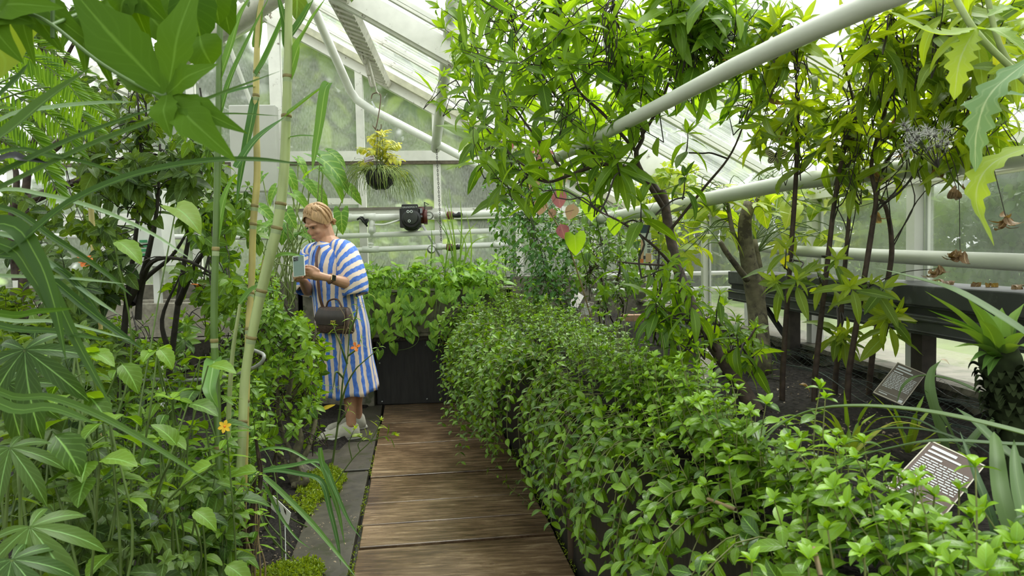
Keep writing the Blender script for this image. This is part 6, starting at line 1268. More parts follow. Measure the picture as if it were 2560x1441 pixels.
# ---- elephant ears by the gable
te = thing('elephant_ear_plant', 'elephant ear plant with big ribbed leaves behind the person', 'plant', V3(*BW(730, 700, 5.95))); lv, st = Geo(), Geo(); rb = BW(735, 690, 5.9)
for bx1, by1, tx, ty, D, s, upv in [(800, 395, 886, 448, 5.6, 1.15, 1), (806, 428, 880, 478, 5.6, 1.1, 1), (770, 435, 800, 400, 5.7, 1.1, 1), (745, 398, 775, 430, 5.8, 1.05, 1), (715, 428, 748, 470, 5.6, 1.1, 1), (762, 455, 800, 485, 5.5, 1.0, 1), (735, 485, 775, 510, 5.5, 1.1, 1), (780, 465, 835, 515, 5.8, 1.0, 1), (853, 530, 853, 578, 5.4, 1.15, 0), (716, 530, 735, 560, 5.3, 1.2, 0), (870, 470, 905, 500, 5.8, 1.1, 1), (690, 470, 668, 500, 5.7, 1.3, 1), (655, 440, 630, 470, 5.8, 1.3, 1), (650, 520, 690, 545, 5.6, 1.1, 1), (820, 380, 870, 400, 5.9, 1.1, 1), (700, 560, 740, 585, 5.5, 1.0, 1)]:
    a, e_ = P(bx1, by1, D), P(tx, ty, D-.07); L = np.linalg.norm(e_-a); lv.leaf(T_TARO, a, e_-a, (V3(0, -.35, 1) if upv else V3(.2, -1, .3))+rv(.12), L*s*.95, .66 if upv else .8, rs(.3, .98) if upv else .4)
    st.tube(sag(rb+V3(rs(-.22, .22), rs(-.1, .1), -.2), a, rs(-.05, .05), .02), [.008, .0045], 5, smooth=5)
for i in range(26):
    a = rb+V3(rs(-.4, .35), rs(-.15, .15), -.25); x, y = rs(640, 830), rs(540, 640); e_ = P(x, y, rs(5.3, 5.9)); st.tube(sag(a, e_, 0, .04), [.007, .003], 5, smooth=4)
    if i % 2: lv.leaf(T_TARO, e_, V3(rs(-1, 1), rs(-1, .2), rs(-.7, 0)), V3(0, -.3, 1)+rv(.2), rs(.10, .17), 1)
st.build('stem', plain('pale_green_stem', (0.30, 0.38, 0.13), 0.5, vary=.2), te); lv.build('foliage', TARO, te)

# ---- canes
CANE_P = plain('pale_cane', (0.34, 0.40, 0.17), 0.4, vary=.22, scale=7, stretch=(3, 3, .6)); CANE_Y = plain('yellow_cane', (0.45, 0.38, 0.13), 0.42, vary=.25, scale=7); CANE_D = plain('dark_green_cane', (0.085, 0.15, 0.03), 0.42, vary=.25, scale=8)
NODE = plain('cane_node', (0.21, 0.17, 0.06), 0.6, vary=.3); NODE2 = plain('waxy_node', (0.27, 0.33, 0.17), 0.6, vary=.15)
def cane(label, path, r, mat, nodes, leaves):
    t = thing('giant_cane', label, 'cane', P(*path[0])); b = catmull(pts_px(path), 8); b[0] = V3(b[0][0], b[0][1], min(b[0][2], .0)); g = Geo(); g.tube(b, r, 12); g.build('stalk', mat, t); ba = np.array(b)
    for ny in nodes:
        pr_ = (ba-CAM)@CF; yy = 720.5-FPX*((ba-CAM)@CU)/pr_; i = int(np.argmin(abs(yy-ny))); i = max(1, min(len(b)-2, i)); d = nrm(ba[i+1]-ba[i-1]); rr_ = lerpr(r, len(b))[i]
        g = Geo(); g.tube([ba[i]-d*.006, ba[i]-d*.003, ba[i]+d*.003, ba[i]+d*.006], [rr_*1.02, rr_*1.14, rr_*1.12, rr_*1.02], 12); nd = g.build('node', NODE, t)
        g = Geo(); g.tube([ba[i]-d*.022, ba[i]-d*.008], [rr_*1.02, rr_*1.04], 12); g.build('waxy_ring', NODE2, nd)
    for L, w_ in leaves:
        g = Geo(); g.ribbon(pts_px(L), w_, nrm(-CF*.7+CU*.7+CR*.1), .5, prof=([0, .08, .4, .75, 1], [.8, 1, .95, .6, .03]), smooth=7); g.build('cane_leaf', CAN, t)
cane('thick pale green cane nearest the gable window, leaning left at its foot', [(560, 1500, 2.5), (600, 1180, 2.55), (612, 950, 2.6), (640, 790, 2.6), (668, 670, 2.6), (695, 555, 2.6), (710, 430, 2.6), (716, 290, 2.6), (720, 130, 2.6), (722, -30, 2.6)], [.014, .016, .019, .019, .017, .013], CANE_P, [196, 292, 508, 566, 725, 850, 1060],
     [([(716, 290, 2.58), (745, 268, 2.55), (790, 232, 2.5), (823, 207, 2.45)], .036), ([(823, 207, 2.46), (812, 230, 2.45), (800, 310, 2.45), (788, 380, 2.45), (780, 428, 2.45)], .036), ([(590, 420, 2.4), (640, 350, 2.45), (716, 290, 2.55)], .028), ([(722, 198, 2.6), (745, 120, 2.6), (775, 60, 2.55), (818, -10, 2.5)], .042), ([(718, 120, 2.6), (712, 60, 2.6), (690, -30, 2.6)], .03), ([(720, 345, 2.6), (755, 340, 2.55), (806, 342, 2.5)], .012), ([(720, 100, 2.62), (760, 40, 2.65), (800, -40, 2.65)], .03)])
cane('yellowish cane with reddish nodes left of the thick pale cane', [(600, 1520, 2.75), (612, 1180, 2.8), (620, 850, 2.85), (629, 700, 2.9), (633, 560, 2.9), (643, 440, 2.9), (640, 300, 2.9), (641, 180, 2.9), (646, 60, 2.9), (660, -40, 2.9)], [.010, .013, .014, .013, .009], CANE_Y, [185, 240, 512, 566, 735, 830, 1010],
     [([(641, 190, 2.88), (665, 150, 2.85), (700, 70, 2.8), (738, -30, 2.75)], .045), ([(641, 120, 2.9), (648, 60, 2.9), (655, -30, 2.9)], .035), ([(641, 215, 2.9), (600, 225, 2.85), (545, 240, 2.8), (480, 250, 2.75)], .018), ([(639, 245, 2.9), (625, 320, 2.85), (605, 420, 2.85), (590, 520, 2.85)], .035)])
cane('dark green upright cane among the stems at the left of the white cabinet', [(556, 1520, 2.1), (550, 1250, 2.15), (542, 1000, 2.2), (535, 800, 2.2), (541, 560, 2.2), (546, 300, 2.2), (549, 100, 2.2), (553, -30, 2.2)], [.011, .011, .010, .009], CANE_D, [620, 860, 1120],
     [([(548, 200, 2.2), (575, 120, 2.2), (600, 40, 2.2), (640, -30, 2.2)], .025), ([(546, 300, 2.2), (575, 200, 2.2), (620, 100, 2.2), (680, -20, 2.2)], .018), ([(536, 900, 2.2), (530, 935, 2.1), (525, 980, 2.0), (545, 1020, 2.0)], .05), ([(541, 600, 2.2), (560, 500, 2.2), (590, 430, 2.2)], .025)])
cane('slim yellow orange cane low in front of the bright shrub', [(598, 1500, 2.9), (610, 1180, 3.0), (615, 950, 3.1), (625, 840, 3.1), (640, 760, 3.1), (660, 650, 3.1)], [.009, .010, .010, .007], CANE_Y, [770, 900, 1090], [([(655, 680, 3.1), (700, 640, 3.0), (760, 640, 3.0)], .03), ([(640, 760, 3.1), (600, 720, 3.0), (560, 735, 3.0)], .03)])
cane('pale green cane low behind the yellow flower', [(590, 1500, 2.6), (575, 1300, 2.65), (570, 1100, 2.7), (580, 900, 2.7), (600, 760, 2.7)], [.010, .010, .006], CANE_P, [1000, 1180, 1300], [([(600, 760, 2.7), (640, 720, 2.7), (700, 730, 2.7)], .025)])
cane('dim cane stalk far left behind the dark stems', [(262, 1400, 3.6), (252, 900, 3.7), (236, 640, 3.7), (226, 500, 3.7), (215, 300, 3.7)], [.016, .015, .010], CANE_Y, [600, 660, 780], [([(226, 500, 3.7), (260, 420, 3.6), (300, 380, 3.6)], .03)])

# ---- arching grass over the butterfly card
straps('arching_grass', 'arching green strap grass hanging over the butterfly card and slabs', P(615, 1200, 2.9), [
    ([(600, 1200, 2.85), (660, 1178, 2.85), (730, 1166, 2.85), (802, 1157, 2.85), (835, 1220, 2.8), (870, 1300, 2.75), (905, 1350, 2.72)], .024),
    ([(605, 1192, 2.9), (680, 1178, 2.9), (745, 1186, 2.88), (803, 1205, 2.85), (826, 1280, 2.8), (845, 1360, 2.75), (852, 1415, 2.72)], .026),
    ([(645, 1180, 2.8), (706, 1235, 2.8), (780, 1310, 2.75), (835, 1375, 2.7), (895, 1450, 2.62)], .024),
    ([(615, 1150, 2.9), (660, 1125, 2.9), (720, 1125, 2.9), (790, 1165, 2.88), (805, 1180, 2.85)], .016),
    ([(800, 1120, 2.85), (806, 1160, 2.84), (830, 1230, 2.8), (848, 1290, 2.78), (862, 1365, 2.75)], .022),
    ([(640, 1190, 2.85), (665, 1220, 2.9), (700, 1290, 2.9), (740, 1345, 2.85), (775, 1372, 2.8)], .014)], CAN, up=V3(0, -.5, 1))
# ---- moss patches
MOS = leafmat('moss_sprig', (0.10, 0.16, 0.01), (0.30, 0.40, 0.03), old_at=1., old=(.4, .4, .05), veins=0, veinmix=0, bump=0, trans=.3)
for poly, l, n in [([(740, 1240), (760, 1190), (830, 1170), (868, 1195), (850, 1230), (790, 1262)], 'yellow green moss patch behind the butterfly card', 900), ([(640, 1441), (700, 1420), (790, 1405), (812, 1430), (800, 1470), (600, 1480)], 'yellow green moss patch at the bottom edge before the slabs', 900), ([(700, 1265), (745, 1240), (800, 1262), (770, 1300)], 'small thin moss patch on the soil near the gnarled trunk', 200)]:
    g = Geo()
    for i in range(n):
        x, y = pick(poly); p = G(x, y, .01); 
        for q_ in range(4): g.leaf(T_SMALL, p+V3(0, 0, rs(0, .025)), nrm(rv()+V3(0, 0, .5)), rv(), rs(.012, .022), .7)
    prop(g.build('moss', MOS, None), l, 'moss', kind='stuff')
for sgn, l in ((-.435, 'thin line of moss along the left seam of the boardwalk'), (.435, 'thin line of moss along the right seam of the boardwalk')):
    g = Geo()
    for i in range(900):
        s_ = rs(2.2, 5.6); p = way(s_, sgn+random.gauss(0, .007), rs(-.012, .004)); dn_ = math.sin(s_*9)+math.sin(s_*23+1)
        if dn_ > -.3: g.leaf(T_SMALL, p, nrm(rv()+V3(0, 0, .6)), rv(), rs(.006, .014), .8)
    prop(g.build('moss', MOS, None), l, 'moss', kind='stuff')
LIT = leafmat('litter_flake', (0.10, 0.07, 0.04), (0.32, 0.24, 0.15), old_at=1., old=(.3, .3, .15), veins=0, veinmix=0, bump=0, trans=.05)
g = Geo()
for i in range(420):
    x, y = pick([(1880, 1020), (1950, 900), (2250, 960), (2300, 1090), (2150, 1240), (1960, 1120)]); p = G(x, y, .742); g.leaf(T_CARD, p, rv()*V3(1, 1, .1), V3(0, 0, 1)+rv(.2), rs(.004, .014), rs(.3, 1))
prop(g.build('leaf_litter', LIT, None), 'pale flakes scattered over the dark soil under the thin trunks', 'leaf litter', kind='stuff')
g = Geo()
for i in range(260):
    x, y = pick([(620, 1441), (640, 1270), (860, 1200), (900, 1300), (820, 1441)]); p = G(x, y, .03); g.leaf(T_CARD, p, rv()*V3(1, 1, .1), V3(0, 0, 1)+rv(.2), rs(.005, .016), rs(.3, 1))
prop(g.build('leaf_litter', LIT, None), 'pale flakes scattered over the left soil around the white card', 'leaf litter', kind='stuff')

# ---- dark stemmed trees in the middle left
def dark_tree(label, stems, polys, n, dr_, T, ll, mat, SL=.14, droop=.75, style='opp', r=(.016, .004), bark=STEM_D, nodes=6, up=-.1, name='dark_stemmed_tree', ang=58, cat='tree'):
    t = thing(name, label, cat, P(*stems[0][0])); lv, st, tk = Geo(), Geo(), Geo(); J = []
    for L in stems:
        b = catmull(pts_px(L), 5); tk.tube(b, list(r), 8); J += b[3:]
    b_ = P(*stems[0][0]); tk.tube([b_, V3(b_[0], b_[1], -.03)], r[0], 8)
    for po, k_ in zip(polys, n): crown(lv, st, J, k_, po, dr_, T, ll, SL, nodes, style, ang, droop, up, .0022, tip=3)
    tk.build('trunk', bark, t); st.build('twig', STEM_D, t); lv.build('foliage', mat, t)
dark_tree('dark stemmed tree with drooping oval leaves before the white box', [[(300, 960, 3.2), (315, 780, 3.2), (325, 700, 3.2), (338, 600, 3.2), (352, 470, 3.2), (350, 330, 3.2), (340, 200, 3.2)], [(318, 760, 3.2), (355, 690, 3.15), (380, 590, 3.1), (395, 500, 3.1), (400, 360, 3.1)], [(330, 760, 3.2), (360, 700, 3.3), (430, 640, 3.3), (480, 560, 3.3)], [(345, 800, 3.2), (352, 730, 3.2), (380, 655, 3.1), (460, 650, 3.1), (540, 690, 3.1)]],
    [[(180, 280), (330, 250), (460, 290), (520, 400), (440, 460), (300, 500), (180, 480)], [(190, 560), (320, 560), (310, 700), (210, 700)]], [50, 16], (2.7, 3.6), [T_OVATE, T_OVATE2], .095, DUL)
dark_tree('second dark stemmed tree whose pale green leaves hang left of the canes', [[(420, 960, 3.4), (440, 800, 3.4), (455, 690, 3.4), (475, 580, 3.4), (500, 450, 3.4), (515, 340, 3.4), (500, 220, 3.4)], [(445, 760, 3.4), (490, 660, 3.3), (540, 590, 3.2), (570, 480, 3.2)], [(430, 900, 3.4), (405, 800, 3.4), (450, 690, 3.45)]],
    [[(420, 300), (540, 280), (600, 440), (640, 560), (600, 640), (480, 600), (420, 460)], [(430, 640), (600, 640), (620, 760), (480, 800)]], [46, 20], (2.7, 3.6), [T_OVATE2, T_OVATE], .075, NET, droop=.7)
dark_tree('broad dark tree filling the far left back of the greenhouse', [[(60, 900, 4.6), (60, 600, 4.6), (75, 400, 4.6), (140, 200, 4.6), (210, 60, 4.6)], [(45, 700, 4.6), (30, 560, 4.6), (40, 430, 4.6), (-20, 300, 4.6)], [(70, 420, 4.6), (180, 330, 4.7), (320, 180, 4.8), (440, 100, 4.9)], [(140, 220, 4.6), (100, 100, 4.6), (60, -20, 4.6)], [(75, 500, 4.6), (200, 450, 4.7), (330, 400, 4.8)]],
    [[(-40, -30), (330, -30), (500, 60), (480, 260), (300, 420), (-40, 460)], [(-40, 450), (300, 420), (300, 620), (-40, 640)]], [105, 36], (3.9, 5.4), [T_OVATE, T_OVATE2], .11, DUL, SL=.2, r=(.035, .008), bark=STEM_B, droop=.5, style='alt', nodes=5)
dark_tree('shrub with oval leaves low behind the dark stems', [[(360, 1000, 4.2), (350, 860, 4.3), (330, 780, 4.4)], [(360, 960, 4.2), (430, 860, 4.3), (480, 780, 4.4)], [(350, 960, 4.2), (240, 860, 4.3), (200, 760, 4.4)], [(360, 980, 4.2), (560, 880, 4.4)]],
    [[(150, 740), (330, 790), (480, 780), (640, 760), (620, 960), (200, 960)]], [60], (3.7, 5.0), [T_OVATE, T_LANCE3], .09, NET, name='oval_leaved_shrub', droop=.3, up=.2, cat='shrub')
dark_tree('dark shrub in the lower left back behind the palmate leaves', [[(120, 1200, 3.0), (110, 1000, 3.1), (90, 800, 3.2)], [(120, 1150, 3.0), (200, 1000, 3.1), (240, 860, 3.2)], [(120, 1150, 3.0), (20, 1000, 3.0), (-20, 900, 3.0)]],
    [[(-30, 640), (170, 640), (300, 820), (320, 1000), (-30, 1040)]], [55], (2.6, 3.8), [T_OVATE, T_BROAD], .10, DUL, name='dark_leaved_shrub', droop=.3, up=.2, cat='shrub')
# pinnate fronds
pf = thing('pinnate_frond_plant', 'bright green feathery fronds at the upper left edge', 'plant', P(-220, 700, 2.4)); lv, st = Geo(), Geo(); hub = P(-220, 330, 2.4); st.tube([P(-220, 700, 2.4), hub], .012, 7); hb_ = P(-220, 700, 2.4); st.tube([hb_, V3(hb_[0], hb_[1], -.03)], .012, 7)
for L in [[(-60, 120), (60, 140), (150, 190), (215, 265)], [(-60, 160), (40, 185), (120, 240), (165, 310)], [(-60, 210), (60, 250), (150, 310), (190, 380)], [(-60, 270), (30, 300), (90, 350), (120, 400)], [(60, 180), (150, 200), (215, 235), (262, 290)], [(-40, 100), (40, 105), (130, 130), (200, 180)], [(-60, 330), (40, 370), (110, 420), (150, 490)], [(100, 220), (180, 270), (240, 330)]]:
    D = rs(2.1, 2.6); b = catmull([hub]+pts_px([(x, y, D) for x, y in L]), 8); st.tube(b, [.004, .0015], 5)
    for i in range(9, len(b)-1):
        tg = nrm(b[i+1]-b[i-1]); sd_ = nrm(np.cross(tg, CF))
        for s in (-1, 1): lv.leaf(T_LANCE3, b[i], sd_*s*(1 if s < 0 else .8)+tg*.55-V3(0, 0, .45), nrm(-CF*.6+V3(0, 0, .8)+rv(.15)), rs(.055, .075), .75, rs(.0, .8))
lv.build('foliage', FRN, pf); st.build('stem', STEM_G, pf)

# ---- lobed leaves overhead, close to the camera
lb_ = thing('lobed_leaved_vine', 'large lobed leaves hanging close overhead at the upper left', 'vine', P(-300, -200, .9)); 
def lobe_leaf(c, tips, D, w_, name='lobed_leaf'):
    g = Geo(); a = P(c[0], c[1], D)
    for (tx, ty, ww, dd) in tips:
        e_ = P(tx, ty, D+dd); m_ = (a+e_)/2-CF*.012; g.ribbon([a, a+(m_-a)*.5, m_, e_], w_*ww, nrm(-CF+CU*.3), .12, prof=([0, .12, .3, .45, .55, .65, .76, .88, 1], [.3, .4, .6, .95, .8, 1, .6, .35, .02]), r=.5+.4*rs(-.5, .5))
    return g.build(name, LBV, lb_)
lobe_leaf((418, 235), [(170, -40, 2.0, .05), (500, -60, 1.5, .04), (620, 335, .95, -.03), (592, 405, 1.3, -.05), (428, 345, 1.0, -.03), (545, 160, 1.1, .0), (290, 190, .8, .05)], .82, .034)
lobe_leaf((60, -30), [(160, 135, 1.2, 0), (90, 170, .9, 0), (240, 120, 1.3, 0), (-20, 130, 1.2, 0)], .85, .030)
lobe_leaf((230, 20), [(235, 105, 1.2, 0), (215, 190, 1.1, .02), (150, 130, 1.1, .02), (330, 60, 1.2, .04), (285, 225, 1.0, .05)], .95, .034)
lobe_leaf((-40, 20), [(90, 60, 1.5, 0), (160, 20, 1.6, 0), (60, 160, 1.2, 0)], .8, .03)
lobe_leaf((330, -40), [(300, 90, 1.4, .02), (420, 60, 1.5, .03), (380, 120, 1.1, .05)], 1.0, .036)
for px, py, tx, ty, D, w_ in [(480, -40, 505, 110, 1.1, .075), (420, -30, 452, 85, 1.15, .06), (540, -50, 548, 62, 1.2, .06), (560, -40, 575, 88, 1.25, .045), (370, 30, 430, 100, 1.1, .05), (500, 90, 530, 165, 1.05, .06)]:
    g = Geo(); g.ribbon([P(px, py, D), (P(px, py, D)+P(tx, ty, D))/2-CF*.01, P(tx, ty, D)], w_, -CF+CU*.2, .15, prof=([0, .2, .5, .8, 1], [.3, .85, 1, .7, .03])); g.build('oval_leaf', LBV, lb_)
g = Geo()
for L in [[(-40, 10, .8), (60, 30, .8), (130, 62, .8), (240, 150, .81), (330, 205, .82), (400, 238, .82), (418, 235, .82)], [(134, -40, .82), (132, 20, .82), (132, 95, .82)], [(-300, -200, .9), (-40, 10, .8)], [(-40, 10, .8), (60, -30, .85)], [(130, 62, .8), (230, 20, .95)], [(60, -30, .85), (330, -40, 1.0), (540, -50, 1.2)]]: g.tube(pts_px(L), .0022, 6, smooth=5)
b1 = P(-300, -200, .9); g.tube([b1, V3(b1[0]-.1, b1[1]+.2, .9), V3(b1[0]-.1, b1[1]+.3, -.03)], .006, 6, smooth=4); g.build('stem', plain('dark_green_petiole', (0.06, 0.12, 0.02), 0.5, vary=.2), lb_)

# ---- creeper added to shade the left bed; only its lowest leaves dip into view
oc = thing('added_shade_creeper', 'leafy creeper added under the glass, mostly unseen, to shade the left bed', 'creeper', V3(-2.4, .3, -.02)); lv, st = Geo(), Geo(); JJ = []
for i in range(7):
    b = catmull([V3(-2.4, .3, -.03), V3(-2.3, .4, 1.5), V3(-2.2+rs(-.4, .8), .8+rs(-.5, 1), 2.25), V3(rs(-3.2, -.7), rs(.3, 3.2), 2.5)], 6); st.tube(b, [.014, .004], 6); JJ += b[10:]
for i in range(900):
    y = rs(-.3, 3.6); x = rs(-3.3, -.45); lo_ = 1.25+.345*y+.02; hi_ = zroof(x)-.12
    if hi_ <= lo_: continue
    p = V3(x, y, rs(lo_, hi_)); lv.leaf(random.choice([T_OVATE, T_BROAD, T_LANCE3]), p, nrm(V3(rs(-1, 1), rs(-1, 1), rs(-.9, .1))), V3(0, 0, 1)+rv(.35), rs(.09, .17), 1)
    if i % 9 == 0: st.tube(sag(nearest(p, np.array(JJ)), p, .05, .05), [.003, .0015], 4, smooth=3)
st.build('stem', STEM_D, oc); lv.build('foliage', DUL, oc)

# ---- long blades close to the camera
fb_ = thing('long_bladed_plant', 'plant at the left edge with long narrow blades crossing the view', 'plant', P(-420, 1000, .95)); hub2 = P(-420, 640, .95)
g = Geo(); q2 = P(-420, 1000, .95); g.tube([V3(q2[0], q2[1], -.03), q2, hub2], .02, 8); g.build('stem', STEM_G, fb_)
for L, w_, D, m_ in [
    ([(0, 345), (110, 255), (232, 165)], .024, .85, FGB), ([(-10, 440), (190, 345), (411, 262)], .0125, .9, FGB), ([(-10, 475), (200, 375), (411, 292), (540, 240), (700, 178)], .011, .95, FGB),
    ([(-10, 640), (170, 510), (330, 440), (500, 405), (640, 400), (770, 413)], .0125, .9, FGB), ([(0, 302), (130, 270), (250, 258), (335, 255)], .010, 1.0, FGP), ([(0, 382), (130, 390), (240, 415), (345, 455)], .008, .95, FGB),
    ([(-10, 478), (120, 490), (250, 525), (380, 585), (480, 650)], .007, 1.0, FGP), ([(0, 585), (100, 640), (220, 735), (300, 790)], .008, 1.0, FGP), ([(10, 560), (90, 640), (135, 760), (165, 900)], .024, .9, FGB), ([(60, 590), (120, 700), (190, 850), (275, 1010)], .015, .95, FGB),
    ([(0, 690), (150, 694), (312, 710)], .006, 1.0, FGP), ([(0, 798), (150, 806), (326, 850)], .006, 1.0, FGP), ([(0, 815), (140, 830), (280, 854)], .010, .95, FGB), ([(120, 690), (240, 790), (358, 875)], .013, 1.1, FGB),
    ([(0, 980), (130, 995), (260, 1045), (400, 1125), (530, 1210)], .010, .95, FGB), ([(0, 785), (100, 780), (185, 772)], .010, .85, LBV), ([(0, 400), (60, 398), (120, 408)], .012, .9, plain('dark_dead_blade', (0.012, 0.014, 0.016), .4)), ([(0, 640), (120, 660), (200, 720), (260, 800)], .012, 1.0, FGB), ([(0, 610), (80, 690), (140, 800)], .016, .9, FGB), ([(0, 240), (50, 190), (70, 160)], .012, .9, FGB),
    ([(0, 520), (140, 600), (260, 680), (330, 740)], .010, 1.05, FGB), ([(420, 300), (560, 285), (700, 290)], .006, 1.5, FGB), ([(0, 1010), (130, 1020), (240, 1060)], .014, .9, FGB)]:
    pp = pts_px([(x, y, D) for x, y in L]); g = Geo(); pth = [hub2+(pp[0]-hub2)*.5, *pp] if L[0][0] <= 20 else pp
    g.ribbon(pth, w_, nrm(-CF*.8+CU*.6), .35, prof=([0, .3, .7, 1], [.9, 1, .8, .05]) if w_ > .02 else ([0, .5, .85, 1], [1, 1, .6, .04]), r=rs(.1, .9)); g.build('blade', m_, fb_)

# ---- nettle-like plants filling the lower left
def upright(label, stems, T, ll, mat, name='broad_leaved_herb', style='opp', n=7, stem=STEM_G, droop=.2, r=.004, bare=.25, ang=72):
    t = thing(name, label, 'plant', G(stems[0][0], 1441, 0) if False else P(stems[0][0], stems[0][1], stems[0][4])); lv, st = Geo(), Geo()
    for x0, y0_, x1, y1_, D in stems:
        a, b = P(x0, y0_, D), P(x1, y1_, D+rs(-.1, .1)); a = V3(a[0], a[1], -.02) if y0_ > 1300 or a[2] < .35 else a; st.tube(sag(a, b, .02, .03), [r, r*.6], 6, smooth=5)
        path = catmull(sag(a, b, .02, .03), 5); ph = rs(0, 6); st.tube(path, [r, r*.6], 6)
        for i in range(n):
            t_ = bare+(1-bare)*(i+1)/n; c = path[min(len(path)-1, int(t_*(len(path)-1)))]; ph += PI/2; d = nrm(b-a)
            for q_ in (0, PI):
                rad = perp(d, ph+q_+rs(-.3, .3)); s = ll*(1.15-.45*t_)*rs(.75, 1.15); pe = c+nrm(rad+d*.4)*s*.3; st.tube([c, pe], r*.3, 4)
                lv.leaf(random.choice(T), pe, nrm(rad+d*.15-V3(0, 0, droop)*rs(.2, 1.5)), nrm(d+V3(0, 0, .4)+rv(.18)), s)
        for q_ in range(4): lv.leaf(random.choice(T), b, nrm(perp(d)+d*.6), d, ll*.5, 1, .9)
    st.build('stem', stem, t); lv.build('foliage', mat, t)
upright('tall broad leaved herb at the bottom left centre with forked stems', [(235, 1441, 275, 1060, 1.5), (240, 1300, 188, 880, 1.5), (238, 1300, 225, 1130, 1.5), (300, 1441, 330, 1180, 1.7)], [T_BROAD, T_BROAD, T_OVATE], .10, NET, n=5)
upright('broad leaved herb with serrate leaves beside the yellow flower', [(480, 1441, 470, 1080, 2.1), (430, 1441, 400, 1100, 2.0), (520, 1441, 540, 1110, 2.3)], [T_BROAD, T_OVATE], .115, NET, n=6)
upright('broad leaved herb under the hose at the left', [(400, 1441, 390, 880, 2.4), (470, 1441, 500, 900, 2.6), (330, 1441, 300, 930, 2.4), (440, 1441, 430, 1000, 2.2)], [T_BROAD, T_OVATE, T_LANCE3], .105, LNT, n=8)
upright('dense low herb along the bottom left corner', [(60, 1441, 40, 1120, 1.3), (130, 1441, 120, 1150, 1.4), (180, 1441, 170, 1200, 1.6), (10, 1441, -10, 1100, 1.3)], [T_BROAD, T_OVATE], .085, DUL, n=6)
upright('dense low herb at the bottom between the forked stems and the cane feet', [(360, 1460, 370, 1220, 1.7), (420, 1460, 430, 1250, 1.8), (480, 1460, 500, 1230, 1.9), (300, 1460, 290, 1260, 1.6), (540, 1460, 560, 1290, 2.1)], [T_BROAD, T_OVATE], .085, DUL, n=6)
upright('herb with large pale leaves in front of the canes at mid left', [(560, 1441, 500, 980, 2.2), (600, 1441, 520, 1130, 2.4)], [T_BROAD], .13, NET, n=5, bare=.4)
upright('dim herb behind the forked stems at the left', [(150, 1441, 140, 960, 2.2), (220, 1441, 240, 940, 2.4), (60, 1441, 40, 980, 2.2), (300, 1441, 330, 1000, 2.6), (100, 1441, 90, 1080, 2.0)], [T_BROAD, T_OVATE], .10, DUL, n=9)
upright('leafy herb between the canes and the butterfly card', [(650, 1460, 640, 1240, 2.6), (640, 1460, 600, 1180, 2.5), (620, 1460, 650, 1290, 2.5)], [T_OVATE, T_LANCE3], .07, LNT, n=4, bare=.5, stem=STEM_T)
upright('bare brown twiggy stems with few leaves beside the white card', [(610, 1441, 640, 1190, 2.7), (665, 1441, 690, 1130, 3.3), (625, 1441, 640, 1100, 2.75), (600, 1441, 610, 1230, 2.6)], [T_OVATE], .05, LNT, n=3, bare=.6, stem=STEM_B, name='twiggy_plant', r=.008)
for l, poly, n, dr_, ll, m_, T in [
    ('leafy mass of mixed herb low behind the thick canes at the left', [(150, 860), (420, 840), (580, 940), (580, 1180), (150, 1200)], 70, (2.3, 3.3), .08, NET, [T_OVATE, T_LANCE3]),
    ('leafy herb filling the very bottom of the view left of centre', [(-20, 1180), (300, 1160), (470, 1250), (470, 1460), (-20, 1460)], 80, (1.5, 2.3), .075, DUL, [T_OVATE, T_BROAD]),
    ('leafy herb around the feet of the canes', [(420, 1160), (590, 1160), (640, 1460), (420, 1460)], 48, (2.0, 2.7), .07, NET, [T_OVATE, T_BROAD]),
    ('dim leafy herb at the left edge under the long blades', [(-20, 780), (250, 800), (320, 1000), (260, 1160), (-20, 1150)], 60, (1.6, 2.5), .085, DUL, [T_BROAD, T_OVATE]),
    ('pale green herb between the yellow flower and the shrub trunk', [(560, 930), (660, 930), (680, 1200), (560, 1240)], 36, (2.8, 3.4), .07, LNT, [T_OVATE, T_LANCE3])]:
    x, y = pick(poly); b_ = P((poly[0][0]+poly[2][0])/2, 1441, sum(dr_)/2); bush('leafy_herb', l, 'herb', (b_[0], b_[1], 0), n, poly, dr_, T, ll, m_, SL=.13, nodes=4, style='opp', stemmat=STEM_G, droop=.3, ang=70, up=.3, trunks=9, trunk_r=.004, spread=.25)
# single big leaves seen on their own
bl = thing('large_leaved_creeper', 'creeper with large pale round leaves across the middle left', 'creeper', P(300, 1000, 1.9)); lv, st = Geo(), Geo(); rt = P(300, 1300, 1.9); rt[2] = -.03
for px, py, D, s, dx, dy, r_ in [(395, 870, 1.8, .07, .6, -.4, .9), (220, 878, 1.6, .075, 1, -.15, .85), (445, 1120, 1.6, .08, -.4, .9, .55), (540, 1160, 1.5, .09, -1, -.25, .9), (440, 520, 2.4, .13, 1, -.55, .95), (285, 600, 2.0, .11, 1, -.4, .9), (520, 915, 2.0, .09, .9, .1, .92), (300, 905, 1.7, .09, .8, -.7, .5), (130, 1080, 1.3, .10, 1, -.8, .1), (215, 985, 1.6, .09, .9, -.6, .3), (650, 1180, 2.2, .10, -.9, .15, .9), (470, 1010, 1.8, .09, .9, .0, .3), (250, 1150, 1.3, .08, .8, .2, .8), (480, 1275, 1.7, .08, .9, -.3, .8), (560, 1410, 1.9, .1, .9, -.3, .8), (430, 1230, 1.8, .08, -.7, .2, .8)]:
    p = P(px, py, D); d = CR*dx+CU*dy; st.tube(sag(rt+rv(.1)*V3(1, 1, 0), p, .05, .04), [.004, .0022], 5, smooth=5); lv.leaf(T_BROAD if s < .125 else T_HEART, p, d-CF*.25, nrm(CU*.95-CF*.3), s, 1.05, r_)
lv.build('foliage', NET, bl); st.build('stem', STEM_G, bl)
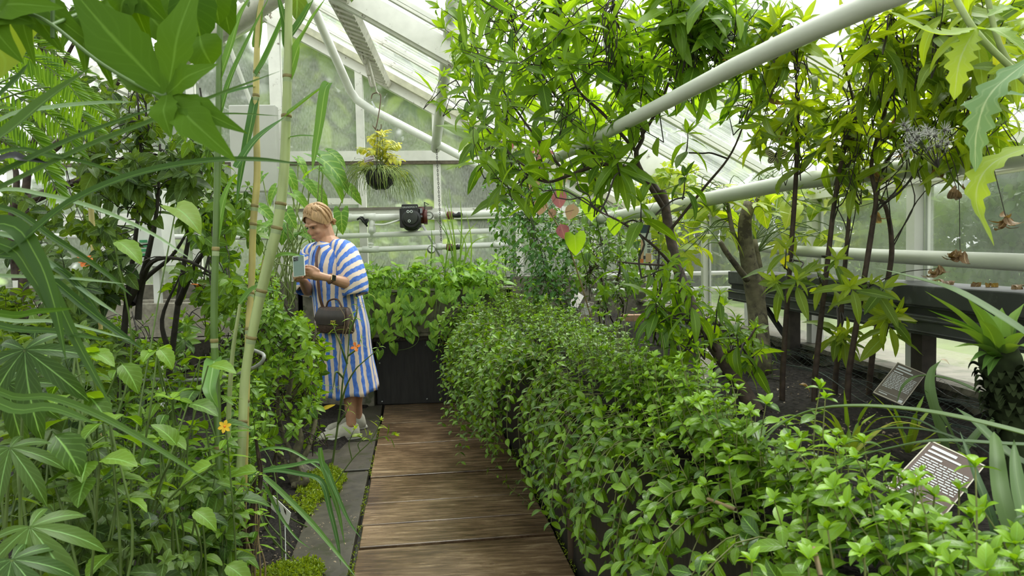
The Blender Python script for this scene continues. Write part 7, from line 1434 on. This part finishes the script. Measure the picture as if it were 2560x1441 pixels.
# palmate leaves
PLM = leafmat('palmate_leaf', (0.026, 0.065, 0.012), (0.10, 0.18, 0.02), rib=(.2, .38, .12), old_at=1., old=(.3, .4, .1), trans=.32, veins=8, veinmix=.12)
for l, L in [('dark palmate leaf spread at the left edge above the corner', [(62, 875, 1.15, .16, .2, -.6, .1), (20, 960, 1.2, .13, .3, -.8, .2)]), ('bright palmate leaves at the bottom left corner', [(75, 1318, 1.0, .14, .75, -.5, .55), (25, 1120, 1.1, .11, .8, -.6, .4), (30, 1400, .95, .11, .8, -.5, .15)])]:
    t = thing('palmate_leaved_plant', l, 'plant', P(L[0][0]-60, 1441, L[0][2])); lv, st = Geo(), Geo()
    for px, py, D, s, dx, dy, r_ in L:
        p = P(px, py, D); lv.leaf(T_CASSAVA, p, CR*dx+CU*dy-CF*.3, nrm(CU-CF*.5), s, 1, r_); a = P(px-60, 1441, D); a[2] = -.03; st.tube(sag(a, p, .04, .04), [.004, .0025], 5, smooth=5)
    lv.build('foliage', PLM, t); st.build('stem', STEM_G, t)
# yellow flower
yf = thing('flowering_herb', 'slender herb topped by one yellow star flower in front of the canes', 'plant', P(575, 1441, 2.05)); lv, st = Geo(), Geo(); fp_ = P(562, 1067, 2.05); a = P(580, 1441, 2.05); a[2] = -.03
st.tube(sag(a, fp_+V3(0, .01, -.012), .01, .01), [.0035, .002], 6, smooth=4)
for q_ in range(9): lv.leaf(T_LANCE3, fp_-V3(0, 0, .02+.008*q_), perp(V3(0, 0, 1), q_*2.4)+V3(0, 0, rs(-.1, .3)), V3(0, 0, 1), rs(.055, .085), 1)
st.build('stem', STEM_G, yf); lv.build('foliage', LNT, yf); flower('yellow_flower', fp_, V3(.05, -1, .25), .020, YFL, yf, 6, OFL, .55)
# yellowed leaf by the legs, orange butterflies among the stems
g = Geo(); g.leaf(T_LANCE3, P(798, 1028, 4.2), CR+CU*.5, -CF+CU, .10, 1.0, .99); prop(g.build('yellow_leaf', leafmat('yellowed_leaf', (.6, .45, .03), (.7, .5, .04), old_at=1., old=(.7, .5, .05)), None), 'yellowed lance leaf caught in the shrub beside the legs', 'leaf')
butterfly('orange_butterfly', 'small orange butterfly among stems left of the yellow far cane', P(212, 654, 3.3), CR*.045, CU, -CF+CU*.5, ORW)
butterfly('orange_butterfly', 'small orange butterfly low between dark stems left of the canes', P(499, 713, 3.0), CR*.035, CU*.4-CF, -CF*.2+CU, ORW)
wc = Geo(); wc.obox(P(207, 1072, 3.0), (.03, .002, .02), (V3(1, .2, .5), V3(-.1, 1, 0), V3(-.5, 0, 1))); prop(wc.build('white_card', PALE, None, False), 'small white card glimpsed between leaves at the left', 'card')
